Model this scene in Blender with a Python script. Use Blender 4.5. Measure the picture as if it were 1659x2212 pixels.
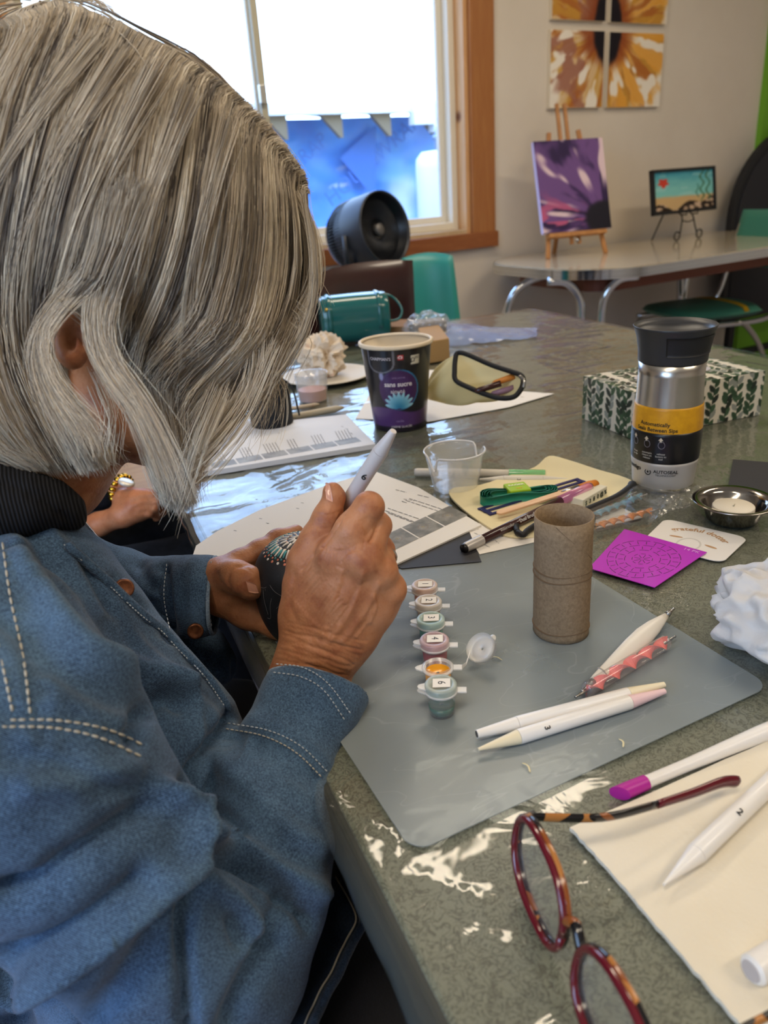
import bpy, math, random
import numpy as np
from mathutils import Vector, Matrix
for _o in list(bpy.data.objects): bpy.data.objects.remove(_o)
sc = bpy.context.scene
COL = sc.collection
PI = math.pi
# ------------------------------------------------------------ camera
W_, H_ = 1659, 2212
FPX = 1650.0
TZ = 0.75                      # table top height
CAM = np.array([0.0, 0.0, TZ + 0.32])
RM = np.array([[0.9197, -0.2077, 0.3332], [-0.3873, -0.3396, 0.8571], [-0.0649, -0.9174, -0.3927]])
_u, _s, _vt = np.linalg.svd(RM); RM = _u @ _vt      # columns: image right, image down, forward
cd = bpy.data.cameras.new('camera'); cam = bpy.data.objects.new('camera', cd); COL.objects.link(cam)
cd.sensor_fit = 'VERTICAL'; cd.sensor_height = 36.0; cd.lens = 36.0 * FPX / H_
cd.clip_start = 0.02; cd.clip_end = 100
_m = Matrix.Identity(4)
for r in range(3):
    _m[r][0] = RM[r, 0]; _m[r][1] = -RM[r, 1]; _m[r][2] = -RM[r, 2]; _m[r][3] = CAM[r]
cam.matrix_world = _m
cd.dof.use_dof = True; cd.dof.focus_distance = 0.60; cd.dof.aperture_fstop = 9.0
sc.camera = cam
sc.view_settings.view_transform = 'Standard'; sc.view_settings.look = 'None'
sc.view_settings.gamma = 1.0; sc.view_settings.use_curve_mapping = False
sc.view_settings.exposure = 0.0
sc.cycles.max_bounces = 8; sc.cycles.transparent_max_bounces = 24; sc.cycles.caustics_refractive = False; sc.cycles.caustics_reflective = False
# ------------------------------------------------------------ world: bright hazy blue sky
w = bpy.data.worlds.new('sky'); sc.world = w; w.use_nodes = True
_nt = w.node_tree; _nt.nodes.clear()
_o = _nt.nodes.new('ShaderNodeOutputWorld'); _b = _nt.nodes.new('ShaderNodeBackground')
_tc = _nt.nodes.new('ShaderNodeTexCoord'); _sp = _nt.nodes.new('ShaderNodeSeparateXYZ'); _cr = _nt.nodes.new('ShaderNodeValToRGB')
_nt.links.new(_tc.outputs['Generated'], _sp.inputs[0]); _nt.links.new(_sp.outputs['Z'], _cr.inputs[0])
_cr.color_ramp.elements[0].color = (0.42, 0.44, 0.46, 1); _cr.color_ramp.elements[0].position = 0.0
_cr.color_ramp.elements[1].color = (0.28, 0.50, 1.0, 1); _cr.color_ramp.elements[1].position = 0.7
_e = _cr.color_ramp.elements.new(0.08); _e.color = (0.50, 0.72, 1.0, 1)
_nt.links.new(_cr.outputs[0], _b.inputs[0]); _b.inputs[1].default_value = 7.0
_nt.links.new(_b.outputs[0], _o.inputs[0])

def lamp(name, kind, loc, energy, color=(1, 1, 1), size=None, size_y=None, target=None, **k):
    d = bpy.data.lights.new(name, kind); d.energy = energy; d.color = color
    if size: 
        if kind == 'AREA':
            d.size = size
            if size_y: d.shape = 'RECTANGLE'; d.size_y = size_y
        else: d.shadow_soft_size = size
    o = bpy.data.objects.new(name, d); COL.objects.link(o); o.location = loc
    if target is not None:
        o.rotation_euler = (Vector(target) - Vector(loc)).to_track_quat('-Z', 'Y').to_euler()
    for a, b in k.items(): setattr(d, a, b)
    return o
# warm ceiling fluorescents (their fixtures are built with the room)
CEIL = 2.62
PANELS = [(0.9, 1.9), (-0.6, -0.3), (1.5, -0.7), (2.6, 1.2)]
for _i, (_x, _y) in enumerate(PANELS):
    lamp('ceiling_lamp', 'AREA', (_x, _y, CEIL - 0.075), 15.0, (1.0, 0.87, 0.70), 1.15, 0.25, (_x, _y, 0))

# ------------------------------------------------------------ helpers
def V(*a): return np.array(a, float)
def at(px, py, z=0.0):
    """photo pixel -> point on the horizontal plane z metres above the table top"""
    d = RM @ V((px - W_ / 2) / FPX, (py - H_ / 2) / FPX, 1.0)
    return CAM + d * ((TZ + z - CAM[2]) / d[2])
def dp(px, py, d): return CAM + RM @ V((px - W_ / 2) / FPX, (py - H_ / 2) / FPX, 1.0) * d
def pix(P):
    q = (np.asarray(P) - CAM) @ RM
    return W_ / 2 + FPX * q[..., 0] / q[..., 2], H_ / 2 + FPX * q[..., 1] / q[..., 2], q[..., 2]
def unit(v): v = np.asarray(v, float); return v / (np.linalg.norm(v) + 1e-12)
WA = math.radians(7); WO = V(2.3, 3.08, 0); WE = V(math.cos(WA), math.sin(WA), 0); WN = V(-math.sin(WA), math.cos(WA), 0)
def wl(s, n, z): return WO + WE * s + WN * n + V(0, 0, z)       # room frame: s along the picture wall, n out through it, z height
ZU = V(0, 0, 1)

def lin(c):
    if isinstance(c, str):
        c = c.lstrip('#'); c = [int(c[i:i + 2], 16) / 255 for i in (0, 2, 4)]
    return tuple((x / 12.92 if x <= 0.04045 else ((x + 0.055) / 1.055) ** 2.4) for x in c[:3])
def rgba(c): return (*lin(c), 1.0)
MATS = {}
class NT:
    def __init__(s, name):
        s.m = bpy.data.materials.new(name); s.m.use_nodes = True; s.t = s.m.node_tree; s.t.nodes.clear()
        s.out = s.n('OutputMaterial'); s.co = None
    def n(s, kind, **k):
        x = s.t.nodes.new('ShaderNode' + kind)
        for a, b in k.items(): setattr(x, a, b)
        return x
    def l(s, a, b): s.t.links.new(a, b)
    def obj(s):
        if s.co is None: s.co = s.n('TexCoord').outputs['Object']
        return s.co
    def noise(s, scale, detail=3, rough=.5, dist=0, vec=None, stretch=None):
        x = s.n('TexNoise'); x.inputs['Scale'].default_value = scale; x.inputs['Detail'].default_value = detail
        x.inputs['Roughness'].default_value = rough; x.inputs['Distortion'].default_value = dist
        v = vec or s.obj()
        if stretch:
            mp = s.n('Mapping'); s.l(v, mp.inputs[0]); mp.inputs['Scale'].default_value = stretch; v = mp.outputs[0]
        s.l(v, x.inputs['Vector']); return x.outputs[0]
    def ramp(s, v, stops, interp='LINEAR'):
        x = s.n('ValToRGB'); s.l(v, x.inputs[0]); e = x.color_ramp; e.interpolation = interp
        e.elements[0].position = stops[0][0]; e.elements[0].color = rgba(stops[0][1])
        e.elements[1].position = stops[-1][0]; e.elements[1].color = rgba(stops[-1][1])
        for p, c in stops[1:-1]: q = e.elements.new(p); q.color = rgba(c)
        return x.outputs[0]
    def math(s, op, a, b=None):
        x = s.n('Math', operation=op)
        for i, q in enumerate((a, b)):
            if q is None: continue
            if isinstance(q, (int, float)): x.inputs[i].default_value = q
            else: s.l(q, x.inputs[i])
        return x.outputs[0]
    def mix(s, f, a, b):
        x = s.n('Mix', data_type='RGBA')
        for i, q in zip((0, 6, 7), (f, a, b)):
            if isinstance(q, (int, float)): x.inputs[i].default_value = q
            elif isinstance(q, (str, tuple)): x.inputs[i].default_value = rgba(q)
            else: s.l(q, x.inputs[i])
        return x.outputs[2]
    def bump(s, hgt, strength=.3, dist=.001, nrm=None):
        x = s.n('Bump'); x.inputs['Strength'].default_value = strength; x.inputs['Distance'].default_value = dist
        s.l(hgt, x.inputs['Height'])
        if nrm: s.l(nrm, x.inputs['Normal'])
        return x.outputs[0]
    def bsdf(s, col, rough=.5, metal=0, spec=.5, trans=0, ior=1.45, alpha=1, nrm=None, sss=0, sssr=(1, .3, .15), sscale=.01, coat=0, emit=None, sheen=0):
        x = s.n('BsdfPrincipled'); I = x.inputs
        if isinstance(col, (str, tuple)): I['Base Color'].default_value = rgba(col)
        else: s.l(col, I['Base Color'])
        if isinstance(rough, (int, float)): I['Roughness'].default_value = rough
        else: s.l(rough, I['Roughness'])
        I['Metallic'].default_value = metal; I['Specular IOR Level'].default_value = spec
        I['Transmission Weight'].default_value = trans; I['IOR'].default_value = ior
        if isinstance(alpha, (int, float)): I['Alpha'].default_value = alpha
        else: s.l(alpha, I['Alpha'])
        if nrm: s.l(nrm, I['Normal'])
        if sss: I['Subsurface Weight'].default_value = sss; I['Subsurface Radius'].default_value = sssr; I['Subsurface Scale'].default_value = sscale
        if coat: I['Coat Weight'].default_value = coat; I['Coat Roughness'].default_value = .08
        if sheen: I['Sheen Weight'].default_value = sheen
        if emit: I['Emission Color'].default_value = rgba(emit[0]); I['Emission Strength'].default_value = emit[1]
        return x.outputs[0]
    def done(s, sh): s.l(sh, s.out.inputs[0]); return s.m
def mat(name, col, rough=.5, noise=None, bump=None, **k):
    """noise=(scale,col2,lo,hi[,stretch]) second colour; bump=(scale,strength,dist[,stretch])"""
    if name in MATS: return MATS[name]
    t = NT(name); c = col
    if noise:
        st = noise[4] if len(noise) > 4 else None
        nn = t.noise(noise[0], 4, .6, 0, None, st)
        c = t.ramp(nn, [(noise[2], col), (noise[3], noise[1])])
    nr = None
    if bump: nr = t.bump(t.noise(bump[0], 3, .6, 0, None, bump[3] if len(bump) > 3 else None), bump[1], bump[2])
    MATS[name] = t.done(t.bsdf(c, rough, nrm=nr, **k)); return MATS[name]
def vcmat(name, rough=.6, spec=.4, bump=None, coat=0, alpha=1):
    if name in MATS: return MATS[name]
    t = NT(name); a = t.n('VertexColor', layer_name='Col')
    nr = t.bump(t.noise(bump[0], 3), bump[1], bump[2]) if bump else None
    MATS[name] = t.done(t.bsdf(a.outputs[0], rough, spec=spec, nrm=nr, coat=coat, alpha=alpha)); return MATS[name]
def clear(name, tint, alpha, rough=.08, spec=.6, bump=None, g=1.0):
    """thin clear plastic: transparent film under a glossy coat"""
    if name in MATS: return MATS[name]
    t = NT(name); nr = None
    if bump: nr = t.bump(t.noise(bump[0], 3, .5, 0.6), bump[1], bump[2])
    body = t.bsdf(tint, rough, nrm=nr, spec=spec)
    tr = t.n('BsdfTransparent'); tr.inputs[0].default_value = (1, 1, 1, 1)
    fr = t.n('LayerWeight'); fr.inputs[0].default_value = .5
    if nr: t.l(nr, fr.inputs['Normal'])
    fz = t.math('ADD', t.math('MULTIPLY', t.math('POWER', fr.outputs['Facing'], 4.5), .85 * g), .045)
    gl = t.n('BsdfGlossy'); gl.inputs['Roughness'].default_value = rough
    if nr: t.l(nr, gl.inputs['Normal'])
    m1 = t.n('MixShader'); m1.inputs[0].default_value = alpha; t.l(tr.outputs[0], m1.inputs[1]); t.l(body, m1.inputs[2])
    m2 = t.n('MixShader'); t.l(fz, m2.inputs[0]); t.l(m1.outputs[0], m2.inputs[1]); t.l(gl.outputs[0], m2.inputs[2])
    MATS[name] = t.done(m2.outputs[0]); return MATS[name]

# numpy value noise
def vnoise(P, seed=0):
    P = np.asarray(P, float); i = np.floor(P).astype(np.int64); f = P - i; f = f * f * (3 - 2 * f)
    def h(a, b, c):
        n = (a * 73856093) ^ (b * 19349663) ^ (c * 83492791) ^ (seed * 2654435761)
        n = (n ^ (n >> 13)) * 1274126177 & 0x7fffffff
        return ((n ^ (n >> 16)) & 0xffff) / 65535.0
    r = 0
    for a in (0, 1):
        for b in (0, 1):
            for c in (0, 1):
                wgt = (f[..., 0] if a else 1 - f[..., 0]) * (f[..., 1] if b else 1 - f[..., 1]) * (f[..., 2] if c else 1 - f[..., 2])
                r = r + wgt * h(i[..., 0] + a, i[..., 1] + b, i[..., 2] + c)
    return r
def fbm(P, oct=3, seed=0):
    P = np.asarray(P, float); r = 0; a = 1; s = 0
    for k in range(oct): r = r + a * vnoise(P * 2 ** k, seed + k); s += a; a *= .5
    return r / s
def sst(a, b, x): t = np.clip((x - a) / (b - a), 0, 1); return t * t * (3 - 2 * t)
def mixc(a, b, t): return a + (b - a) * np.asarray(t)[..., None]
def seg_d(P, a, b):
    """distance of points to the polyline segment"""
    ab = b - a; t = np.clip(((P - a) @ ab) / (ab @ ab + 1e-12), 0, 1); return np.linalg.norm(P - (a + t[..., None] * ab), axis=-1)
def poly_d(P, pts):
    pts = [np.asarray(p, float) for p in pts]; d = None
    for a, b in zip(pts[:-1], pts[1:]):
        e = seg_d(P, a, b); d = e if d is None else np.minimum(d, e)
    return d

def frame(z, x=None):
    z = unit(z); x = V(1, 0, 0) if x is None else np.asarray(x, float)
    if abs(unit(x) @ z) > .95: x = V(0, 1, 0)
    y = unit(np.cross(z, x)); x = np.cross(y, z); return x, y, z
class MB:
    def __init__(s): s.v = []; s.f = []; s.n = 0
    def add(s, v, f):
        v = np.asarray(v, float).reshape(-1, 3); s.v.append(v); s.f += [tuple(int(i) + s.n for i in q) for q in f]; s.n += len(v); return s
    def box(s, c, size, fr=None):
        ex, ey, ez = fr if fr is not None else (V(1, 0, 0), V(0, 1, 0), ZU); a, b, d = [q / 2 for q in size]
        v = [c + ex * x * a + ey * y * b + ez * z * d for z in (-1, 1) for y in (-1, 1) for x in (-1, 1)]
        return s.add(v, [(0, 2, 3, 1), (4, 5, 7, 6), (0, 1, 5, 4), (2, 6, 7, 3), (0, 4, 6, 2), (1, 3, 7, 5)])
    def lathe(s, prof, o, axis=ZU, seg=32, x=None, sx=1, sy=1, cap=(True, True)):
        ex, ey, ez = frame(axis, x); v = []; f = []
        for r, z in prof:
            for k in range(seg):
                a = 2 * PI * k / seg; v.append(o + ex * (r * math.cos(a) * sx) + ey * (r * math.sin(a) * sy) + ez * z)
        for j in range(len(prof) - 1):
            for k in range(seg):
                k2 = (k + 1) % seg; f.append((j * seg + k, j * seg + k2, (j + 1) * seg + k2, (j + 1) * seg + k))
        if cap[0]: f.append(tuple(range(seg))[::-1])
        if cap[1]: f.append(tuple(range((len(prof) - 1) * seg, len(prof) * seg)))
        return s.add(v, f)
    def tube(s, pts, rad, seg=8, cap=True, up=None, flat=1.0):
        pts = [np.asarray(p, float) for p in pts]; n = len(pts)
        if np.isscalar(rad): rad = [rad] * n
        v = []; f = []; prev = up
        for i, p in enumerate(pts):
            t = unit(pts[min(i + 1, n - 1)] - pts[max(i - 1, 0)])
            ex, ey, _ = frame(t, prev); prev = ex if up is None else up
            for k in range(seg):
                a = 2 * PI * k / seg; v.append(p + (ex * math.cos(a) + ey * math.sin(a) * flat) * rad[i])
        for j in range(n - 1):
            for k in range(seg):
                k2 = (k + 1) % seg; f.append((j * seg + k, j * seg + k2, (j + 1) * seg + k2, (j + 1) * seg + k))
        if cap: f.append(tuple(range(seg))[::-1]); f.append(tuple(range((n - 1) * seg, n * seg)))
        return s.add(v, f)
    def prism(s, poly, h, o=None, fr=None):
        """poly: 2D outline (counter-clockwise) or 3D bottom outline; extruded h along ez"""
        ex, ey, ez = fr if fr is not None else (V(1, 0, 0), V(0, 1, 0), ZU); o = V(0, 0, 0) if o is None else o
        b = [np.asarray(p, float) if len(p) == 3 else o + ex * p[0] + ey * p[1] for p in poly]; n = len(b)
        ar = 0
        for i in range(n):
            ar += np.dot(np.cross(b[i] - b[0], b[(i + 1) % n] - b[0]), ez)
        if ar < 0: b = b[::-1]
        v = b + [p + ez * h for p in b]
        return s.add(v, [tuple(range(n))[::-1], tuple(range(n, 2 * n))] + [(i, (i + 1) % n, n + (i + 1) % n, n + i) for i in range(n)])
    def sheet(s, G, th=0.0, nrm=None):
        """G: (a,b,3) grid of points, optional thickness downward"""
        a, b, _ = G.shape; idx = np.arange(a * b).reshape(a, b)
        q = np.stack([idx[:-1, :-1], idx[1:, :-1], idx[1:, 1:], idx[:-1, 1:]], -1).reshape(-1, 4)
        if not th: return s.add(G, q.tolist())
        nn = np.asarray(nrm if nrm is not None else -ZU) * th; N = a * b
        v = np.concatenate([G.reshape(-1, 3), (G + nn).reshape(-1, 3)])
        f = q.tolist() + (q[:, ::-1] + N).tolist()
        ring = list(idx[:, 0]) + list(idx[-1, 1:]) + list(idx[::-1, -1][1:]) + list(idx[0, ::-1][1:-1]); m = len(ring)
        f += [(ring[i], ring[(i + 1) % m], ring[(i + 1) % m] + N, ring[i] + N) for i in range(m)]
        return s.add(v, f)
ORG = {}
def tag(o, label=None, cat=None, group=None, kind=None):
    if label: o['label'] = label
    if cat: o['category'] = cat
    if group: o['group'] = group
    if kind: o['kind'] = kind
    return o
def thing(name, label, cat, loc, group=None):
    o = bpy.data.objects.new(name, None); COL.objects.link(o); o.location = tuple(loc); o.empty_display_size = .02
    ORG[o.name] = np.asarray(loc, float); return tag(o, label, cat, group)
def obj(name, mb, m, parent=None, loc=None, smooth=False, bevel=0, cols=None, subsurf=0, auto=None):
    """link a mesh built in world coordinates; parent keeps the world place"""
    if isinstance(mb, MB): v = np.concatenate(mb.v); f = mb.f
    else: v, f = mb; v = np.asarray(v, float)
    org = ORG[parent.name] if parent is not None else (np.asarray(loc, float) if loc is not None else V((v[:, 0].min() + v[:, 0].max()) / 2, (v[:, 1].min() + v[:, 1].max()) / 2, v[:, 2].min()))
    me = bpy.data.meshes.new(name); me.from_pydata((v - org).tolist(), [], f if isinstance(f, list) else f.tolist()); 
    if smooth: me.shade_smooth()
    if m is not None:
        for q in (m if isinstance(m, (list, tuple)) else [m]): me.materials.append(q)
    if cols is not None:
        ca = me.color_attributes.new('Col', 'FLOAT_COLOR', 'POINT')
        c = np.ones((len(v), 4), np.float32); c[:, :3] = cols; ca.data.foreach_set('color', c.ravel())
    o = bpy.data.objects.new(name, me); COL.objects.link(o)
    if parent is not None: o.parent = parent
    else: o.location = tuple(org)
    ORG[o.name] = org
    if auto: 
        me.shade_smooth(); me.set_sharp_from_angle(angle=math.radians(auto))
    if bevel:
        b = o.modifiers.new('bevel', 'BEVEL'); b.width = bevel; b.segments = 2; b.limit_method = 'ANGLE'; b.angle_limit = math.radians(40)
    if subsurf:
        b = o.modifiers.new('sub', 'SUBSURF'); b.levels = subsurf; b.render_levels = subsurf
    return o
def struct(name, mb, m, **k): o = obj(name, mb, m, **k); o['kind'] = 'structure'; return o
def rrect(w, h, r, n=5):
    p = []
    for cx, cy, a0 in ((w / 2 - r, h / 2 - r, 0), (-w / 2 + r, h / 2 - r, 90), (-w / 2 + r, -h / 2 + r, 180), (w / 2 - r, -h / 2 + r, 270)):
        for k in range(n + 1): a = math.radians(a0 + 90 * k / n); p.append((cx + r * math.cos(a), cy + r * math.sin(a)))
    return p
def smooth_path(pts, n=8, closed=False):
    """Catmull-Rom"""
    P = [np.asarray(p, float) for p in pts]
    if closed: Q = [P[-1]] + P + [P[0], P[1]]
    else: Q = [2 * P[0] - P[1]] + P + [2 * P[-1] - P[-2]]
    out = []
    for i in range(1, len(Q) - 2):
        for k in range(n):
            t = k / n; a, b, c, d = Q[i - 1], Q[i], Q[i + 1], Q[i + 2]
            out.append(.5 * ((2 * b) + (-a + c) * t + (2 * a - 5 * b + 4 * c - d) * t * t + (-a + 3 * b - 3 * c + d) * t ** 3))
    if not closed: out.append(P[-1])
    return out
def lettering(body, size, m, fn, parent, name='lettering', extrude=0.00008, align='CENTER', bold=0, spacing=1.0):
    """text as real thin geometry; fn maps local (x,y,z) arrays to world"""
    cu = bpy.data.curves.new('txt', 'FONT'); cu.body = body; cu.size = size; cu.align_x = align; cu.align_y = 'CENTER'; cu.extrude = extrude
    cu.resolution_u = 3; cu.offset = bold; cu.space_character = spacing
    o = bpy.data.objects.new('txt', cu); COL.objects.link(o)
    dg = bpy.context.evaluated_depsgraph_get(); dg.update(); me = bpy.data.meshes.new_from_object(o.evaluated_get(dg))
    v = np.array([q.co[:] for q in me.vertices]); f = [tuple(p.vertices) for p in me.polygons]
    bpy.data.objects.remove(o); bpy.data.curves.remove(cu); bpy.data.meshes.remove(me)
    if len(v) == 0: return None
    w_ = fn(v)
    return obj(name, (w_, f), m, parent)
def planar(o, ex, ey, up=0.0003):
    ex = unit(ex); ey = unit(ey); ez = unit(np.cross(ex, ey))
    return lambda v: o + v[:, :1] * ex + v[:, 1:2] * ey + (v[:, 2:3] + up) * ez
# ============================================================ large structure
def LC(a):
    a = np.asarray(a, float); return np.where(a <= .04045, a / 12.92, ((a + .055) / 1.055) ** 2.4)
def hexc(h): return np.array([int(h[i:i + 2], 16) / 255 for i in (1, 3, 5)])
WF = (WE, WN, ZU)
def wpix(px, py, n=0.0):
    """photo pixel -> (s, z) on the plane n metres behind the picture wall"""
    d = RM @ V((px - W_ / 2) / FPX, (py - H_ / 2) / FPX, 1.0)
    t = ((WO + WN * n - CAM) @ WN) / (d @ WN); p = CAM + d * t; return (p - WO) @ WE, p[2]
def wbox(mb, s0, s1, n0, n1, z0, z1): return mb.box(wl((s0 + s1) / 2, (n0 + n1) / 2, (z0 + z1) / 2), (abs(s1 - s0), abs(n1 - n0), abs(z1 - z0)), WF)
m_wall = mat('wall_paint', '#d9cfc0', .75, noise=(3, '#d3c8b8', .3, .7), bump=(90, .15, .002))
m_green = mat('lime_paint', '#6fa82c', .7, bump=(80, .15, .002))
m_ceil = mat('ceiling_paint', '#e4dfd4', .85)
m_floor = mat('vinyl_floor', '#a9a6ad', .45, noise=(14, '#8f8c94', .35, .65), bump=(30, .1, .001))
SL, SR, NF, SG = -4.7, 2.1, -5.6, 1.105
G0, G1, GZ0, GZ1 = -2.30, -0.665, 0.862, 2.12      # rough window opening (inside the casings)
mb = MB(); wbox(mb, SL, G0, 0, .16, 0, CEIL); wbox(mb, G1, SG, 0, .16, 0, CEIL); wbox(mb, G0, G1, 0, .16, 0, GZ0); wbox(mb, G0, G1, 0, .16, GZ1, CEIL)
struct('wall_back', mb, m_wall)
struct('wall_corner', wbox(MB(), SG, SR + .12, -.03, .16, 0, CEIL), m_green)
struct('wall_right', wbox(MB(), SR, SR + .12, NF, -.03, 0, CEIL), m_wall)
mb = MB(); wbox(mb, SL - .12, SL, NF, -4.2, 0, CEIL); wbox(mb, SL - .12, SL, -2.0, .16, 0, CEIL); wbox(mb, SL - .12, SL, -4.2, -2.0, 0, .9); wbox(mb, SL - .12, SL, -4.2, -2.0, 2.2, CEIL)
struct('wall_left', mb, m_wall)
struct('wall_front', wbox(MB(), SL - .12, SR + .12, NF - .12, NF, 0, CEIL), m_wall)
struct('floor', wbox(MB(), SL - .12, SR + .16, NF - .12, .16, -.08, 0), m_floor)
struct('ceiling', wbox(MB(), SL - .12, SR + .16, NF - .12, .16, CEIL, CEIL + .1), m_ceil)
struct('baseboard_back', wbox(MB(), SL, SG - .002, -.015, 0, 0, .10), mat('baseboard_paint', '#d8d0c2', .5))
struct('baseboard_right', wbox(MB(), SR - .015, SR, NF, -.05, 0, .10), MATS['baseboard_paint'])
# ceiling fixtures (real fluorescent wraps)
m_fix = mat('fixture_metal', '#dddddd', .5); m_diff = mat('diffuser', '#fff3dc', .5, emit=('#ffe2b0', 3.0))
for i, (x, y) in enumerate(PANELS):
    t = thing('ceiling_light', ('warm fluorescent ceiling light above the middle of the craft table, out of the picture', 'warm fluorescent ceiling light behind the denim shirt, out of the picture', 'warm fluorescent ceiling light above the near right corner, out of the picture', 'warm fluorescent ceiling light near the diner table, out of the picture')[i], 'ceiling light', V(x, y, CEIL - .06), 'ceiling lights out of the picture')
    obj('housing', MB().box(V(x, y, CEIL - .022), (1.22, .30, .044)), m_fix, t, bevel=.004)
    obj('diffuser', MB().box(V(x, y, CEIL - .054), (1.16, .26, .018)), m_diff, t, bevel=.006)

# wooden casing and vinyl window
def wood(name, a, b, stretch):
    t = NT(name); n1 = t.noise(6, 5, .6, 1.2, None, stretch); c = t.ramp(n1, [(.3, a), (.52, b), (.7, a)])
    vo = t.n('TexVoronoi'); vo.inputs['Scale'].default_value = 3.1; t.l(t.obj(), vo.inputs['Vector'])
    c = t.mix(t.ramp(vo.outputs['Distance'], [(.035, '#ffffff'), (.085, '#000000')]), c, '#6b3a1d')
    return t.done(t.bsdf(c, .45, nrm=t.bump(n1, .1, .001)))
m_pinev = wood('pine_upright', '#a8713f', '#9c6334', (6, 6, .5)); m_pineh = wood('pine_level', '#9a5f35', '#8a5029', (.6, 6, 6))
m_pinej = wood('pine_reveal', '#d6a878', '#c99a69', (6, 6, .5))
m_vinyl = mat('window_vinyl', '#e4dccb', .4); m_alum = mat('window_track', '#b9b39c', .35, spec=.6)
win = thing('window_1', 'wide sliding window with knotty pine casing looking onto a blue tarpaulin', None, wl(-1.5, 0, GZ0)); win['kind'] = 'structure'
obj('side_casing', wbox(MB(), G1 + .002, -.548, -.022, 0, GZ0 - .002, GZ1 + .1), m_pinev, win, bevel=.003)
obj('side_casing', wbox(MB(), G0 - .12, G0 - .002, -.022, 0, GZ0 - .002, GZ1 + .1), m_pinev, win, bevel=.003)
obj('apron_casing', wbox(MB(), G0 - .14, -.535, -.026, 0, GZ0 - .062, GZ0), m_pineh, win, bevel=.003)
obj('head_casing', wbox(MB(), G0 - .002, G1 + .002, -.022, 0, GZ1 - .002, GZ1 + .1), m_pineh, win, bevel=.003)
JD = .085
obj('jamb', wbox(MB(), G1 - .018, G1 + .001, -.004, JD, GZ0, GZ1), m_pinej, win)
obj('jamb', wbox(MB(), G0 - .001, G0 + .018, -.004, JD, GZ0, GZ1), m_pinej, win)
obj('sill_board', wbox(MB(), G0 + .018, G1 - .018, -.004, JD, GZ0, GZ0 + .016), mat('sill_paint', '#cdb796', .4, noise=(7, '#bfa680', .4, .6)), win)
obj('head_jamb', wbox(MB(), G0 + .018, G1 - .018, -.004, JD, GZ1 - .018, GZ1), m_pinej, win)
def ring(s0, s1, z0, z1, wdt, n0, n1):
    mb = MB(); wbox(mb, s0, s0 + wdt, n0, n1, z0, z1); wbox(mb, s1 - wdt, s1, n0, n1, z0, z1)
    wbox(mb, s0 + wdt, s1 - wdt, n0, n1, z0, z0 + wdt); wbox(mb, s0 + wdt, s1 - wdt, n0, n1, z1 - wdt, z1); return mb
fr0, fr1, fz0, fz1 = G0 + .018, G1 - .018, GZ0 + .016, GZ1 - .018
fo = obj('vinyl_frame', ring(fr0, fr1, fz0, fz1, .030, JD - .03, JD + .05), m_vinyl, win, bevel=.003)
MU = -1.497
sa = obj('sash', ring(fr0 + .03, MU + .02, fz0 + .03, fz1 - .03, .026, JD - .012, JD + .006), m_alum, win, bevel=.002)
sb_ = obj('sash', ring(MU - .015, fr1 - .03, fz0 + .03, fz1 - .03, .026, JD + .012, JD + .034), m_vinyl, win, bevel=.002)
obj('sash_lock', wbox(MB(), MU - .012, MU + .012, JD - .028, JD - .012, 1.36, 1.42), mat('lock_metal', '#d8d8d0', .25, metal=.6), win, bevel=.003)
m_pane = clear('window_glass', '#ffffff', .02, .02)
obj('pane', wbox(MB(), fr0 + .05, MU - .004, JD - .004, JD - .001, fz0 + .05, fz1 - .05), m_pane, sa)
obj('pane', wbox(MB(), MU + .009, fr1 - .05, JD + .022, JD + .025, fz0 + .05, fz1 - .05), m_pane, sb_)

# ---------------------------------------------------------------- outside
NT_ = 3.6
def wgrid(s0, s1, z0, z1, n, ns, nz):
    s = np.linspace(s0, s1, ns); z = np.linspace(z0, z1, nz); S, Z = np.meshgrid(s, z, indexing='ij'); return S, Z
tl = wpix(575, 258, NT_); tr = wpix(946, 250, NT_)
TS0, TS1 = -8.5, wpix(1010, 300, NT_)[0] + .6; TZ1 = tl[1]
S, Z = wgrid(TS0, TS1, 0, TZ1, NT_, 160, 60)
P3 = np.stack([S * 1.3, Z * 1.3, 0 * S], -1)
dn = .10 * fbm(P3 * 2, 3, 5) + .05 * fbm(P3 * 7, 2, 8)
G = wl(0, NT_, 0) + S[..., None] * WE + Z[..., None] * ZU + dn[..., None] * WN
base = mixc(LC(hexc('#3b7bd0')), LC(hexc('#4c97ea')), sst(.3, .7, fbm(P3 * 2.5, 3, 2)))
def patch(px0, py0, px1, py1, col, soft=.05):
    global base
    a = wpix(px0, py0, NT_); b = wpix(px1, py1, NT_)
    k = sst(-soft, soft, S - a[0]) * sst(-soft, soft, b[0] - S) * sst(-soft, soft, a[1] - Z) * sst(-soft, soft, Z - b[1])
    base = mixc(base, np.broadcast_to(LC(hexc(col)), base.shape), k)
patch(600, 322, 655, 352, '#6fb4e6'); patch(625, 368, 660, 450, '#62a6ea'); patch(735, 362, 762, 367, '#cfdcf0', .01); patch(727, 398, 762, 403, '#cfdcf0', .01)
patch(848, 385, 905, 480, '#c3d3e6', .08); patch(840, 330, 880, 385, '#70ade6', .12)
m_tarp = vcmat('tarp_fabric', .4, .5, bump=(5, .4, .02))
obj('blue_tarpaulin', MB().sheet(G, .01, WN), m_tarp, smooth=True, cols=np.concatenate([base.reshape(-1, 3)] * 2))
tag(bpy.data.objects['blue_tarpaulin'], 'wrinkled blue tarpaulin covering the building outside the window', 'tarpaulin')
m_ink = mat('tarp_print', '#3a73c6', .6)
tp = bpy.data.objects['blue_tarpaulin']
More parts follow.
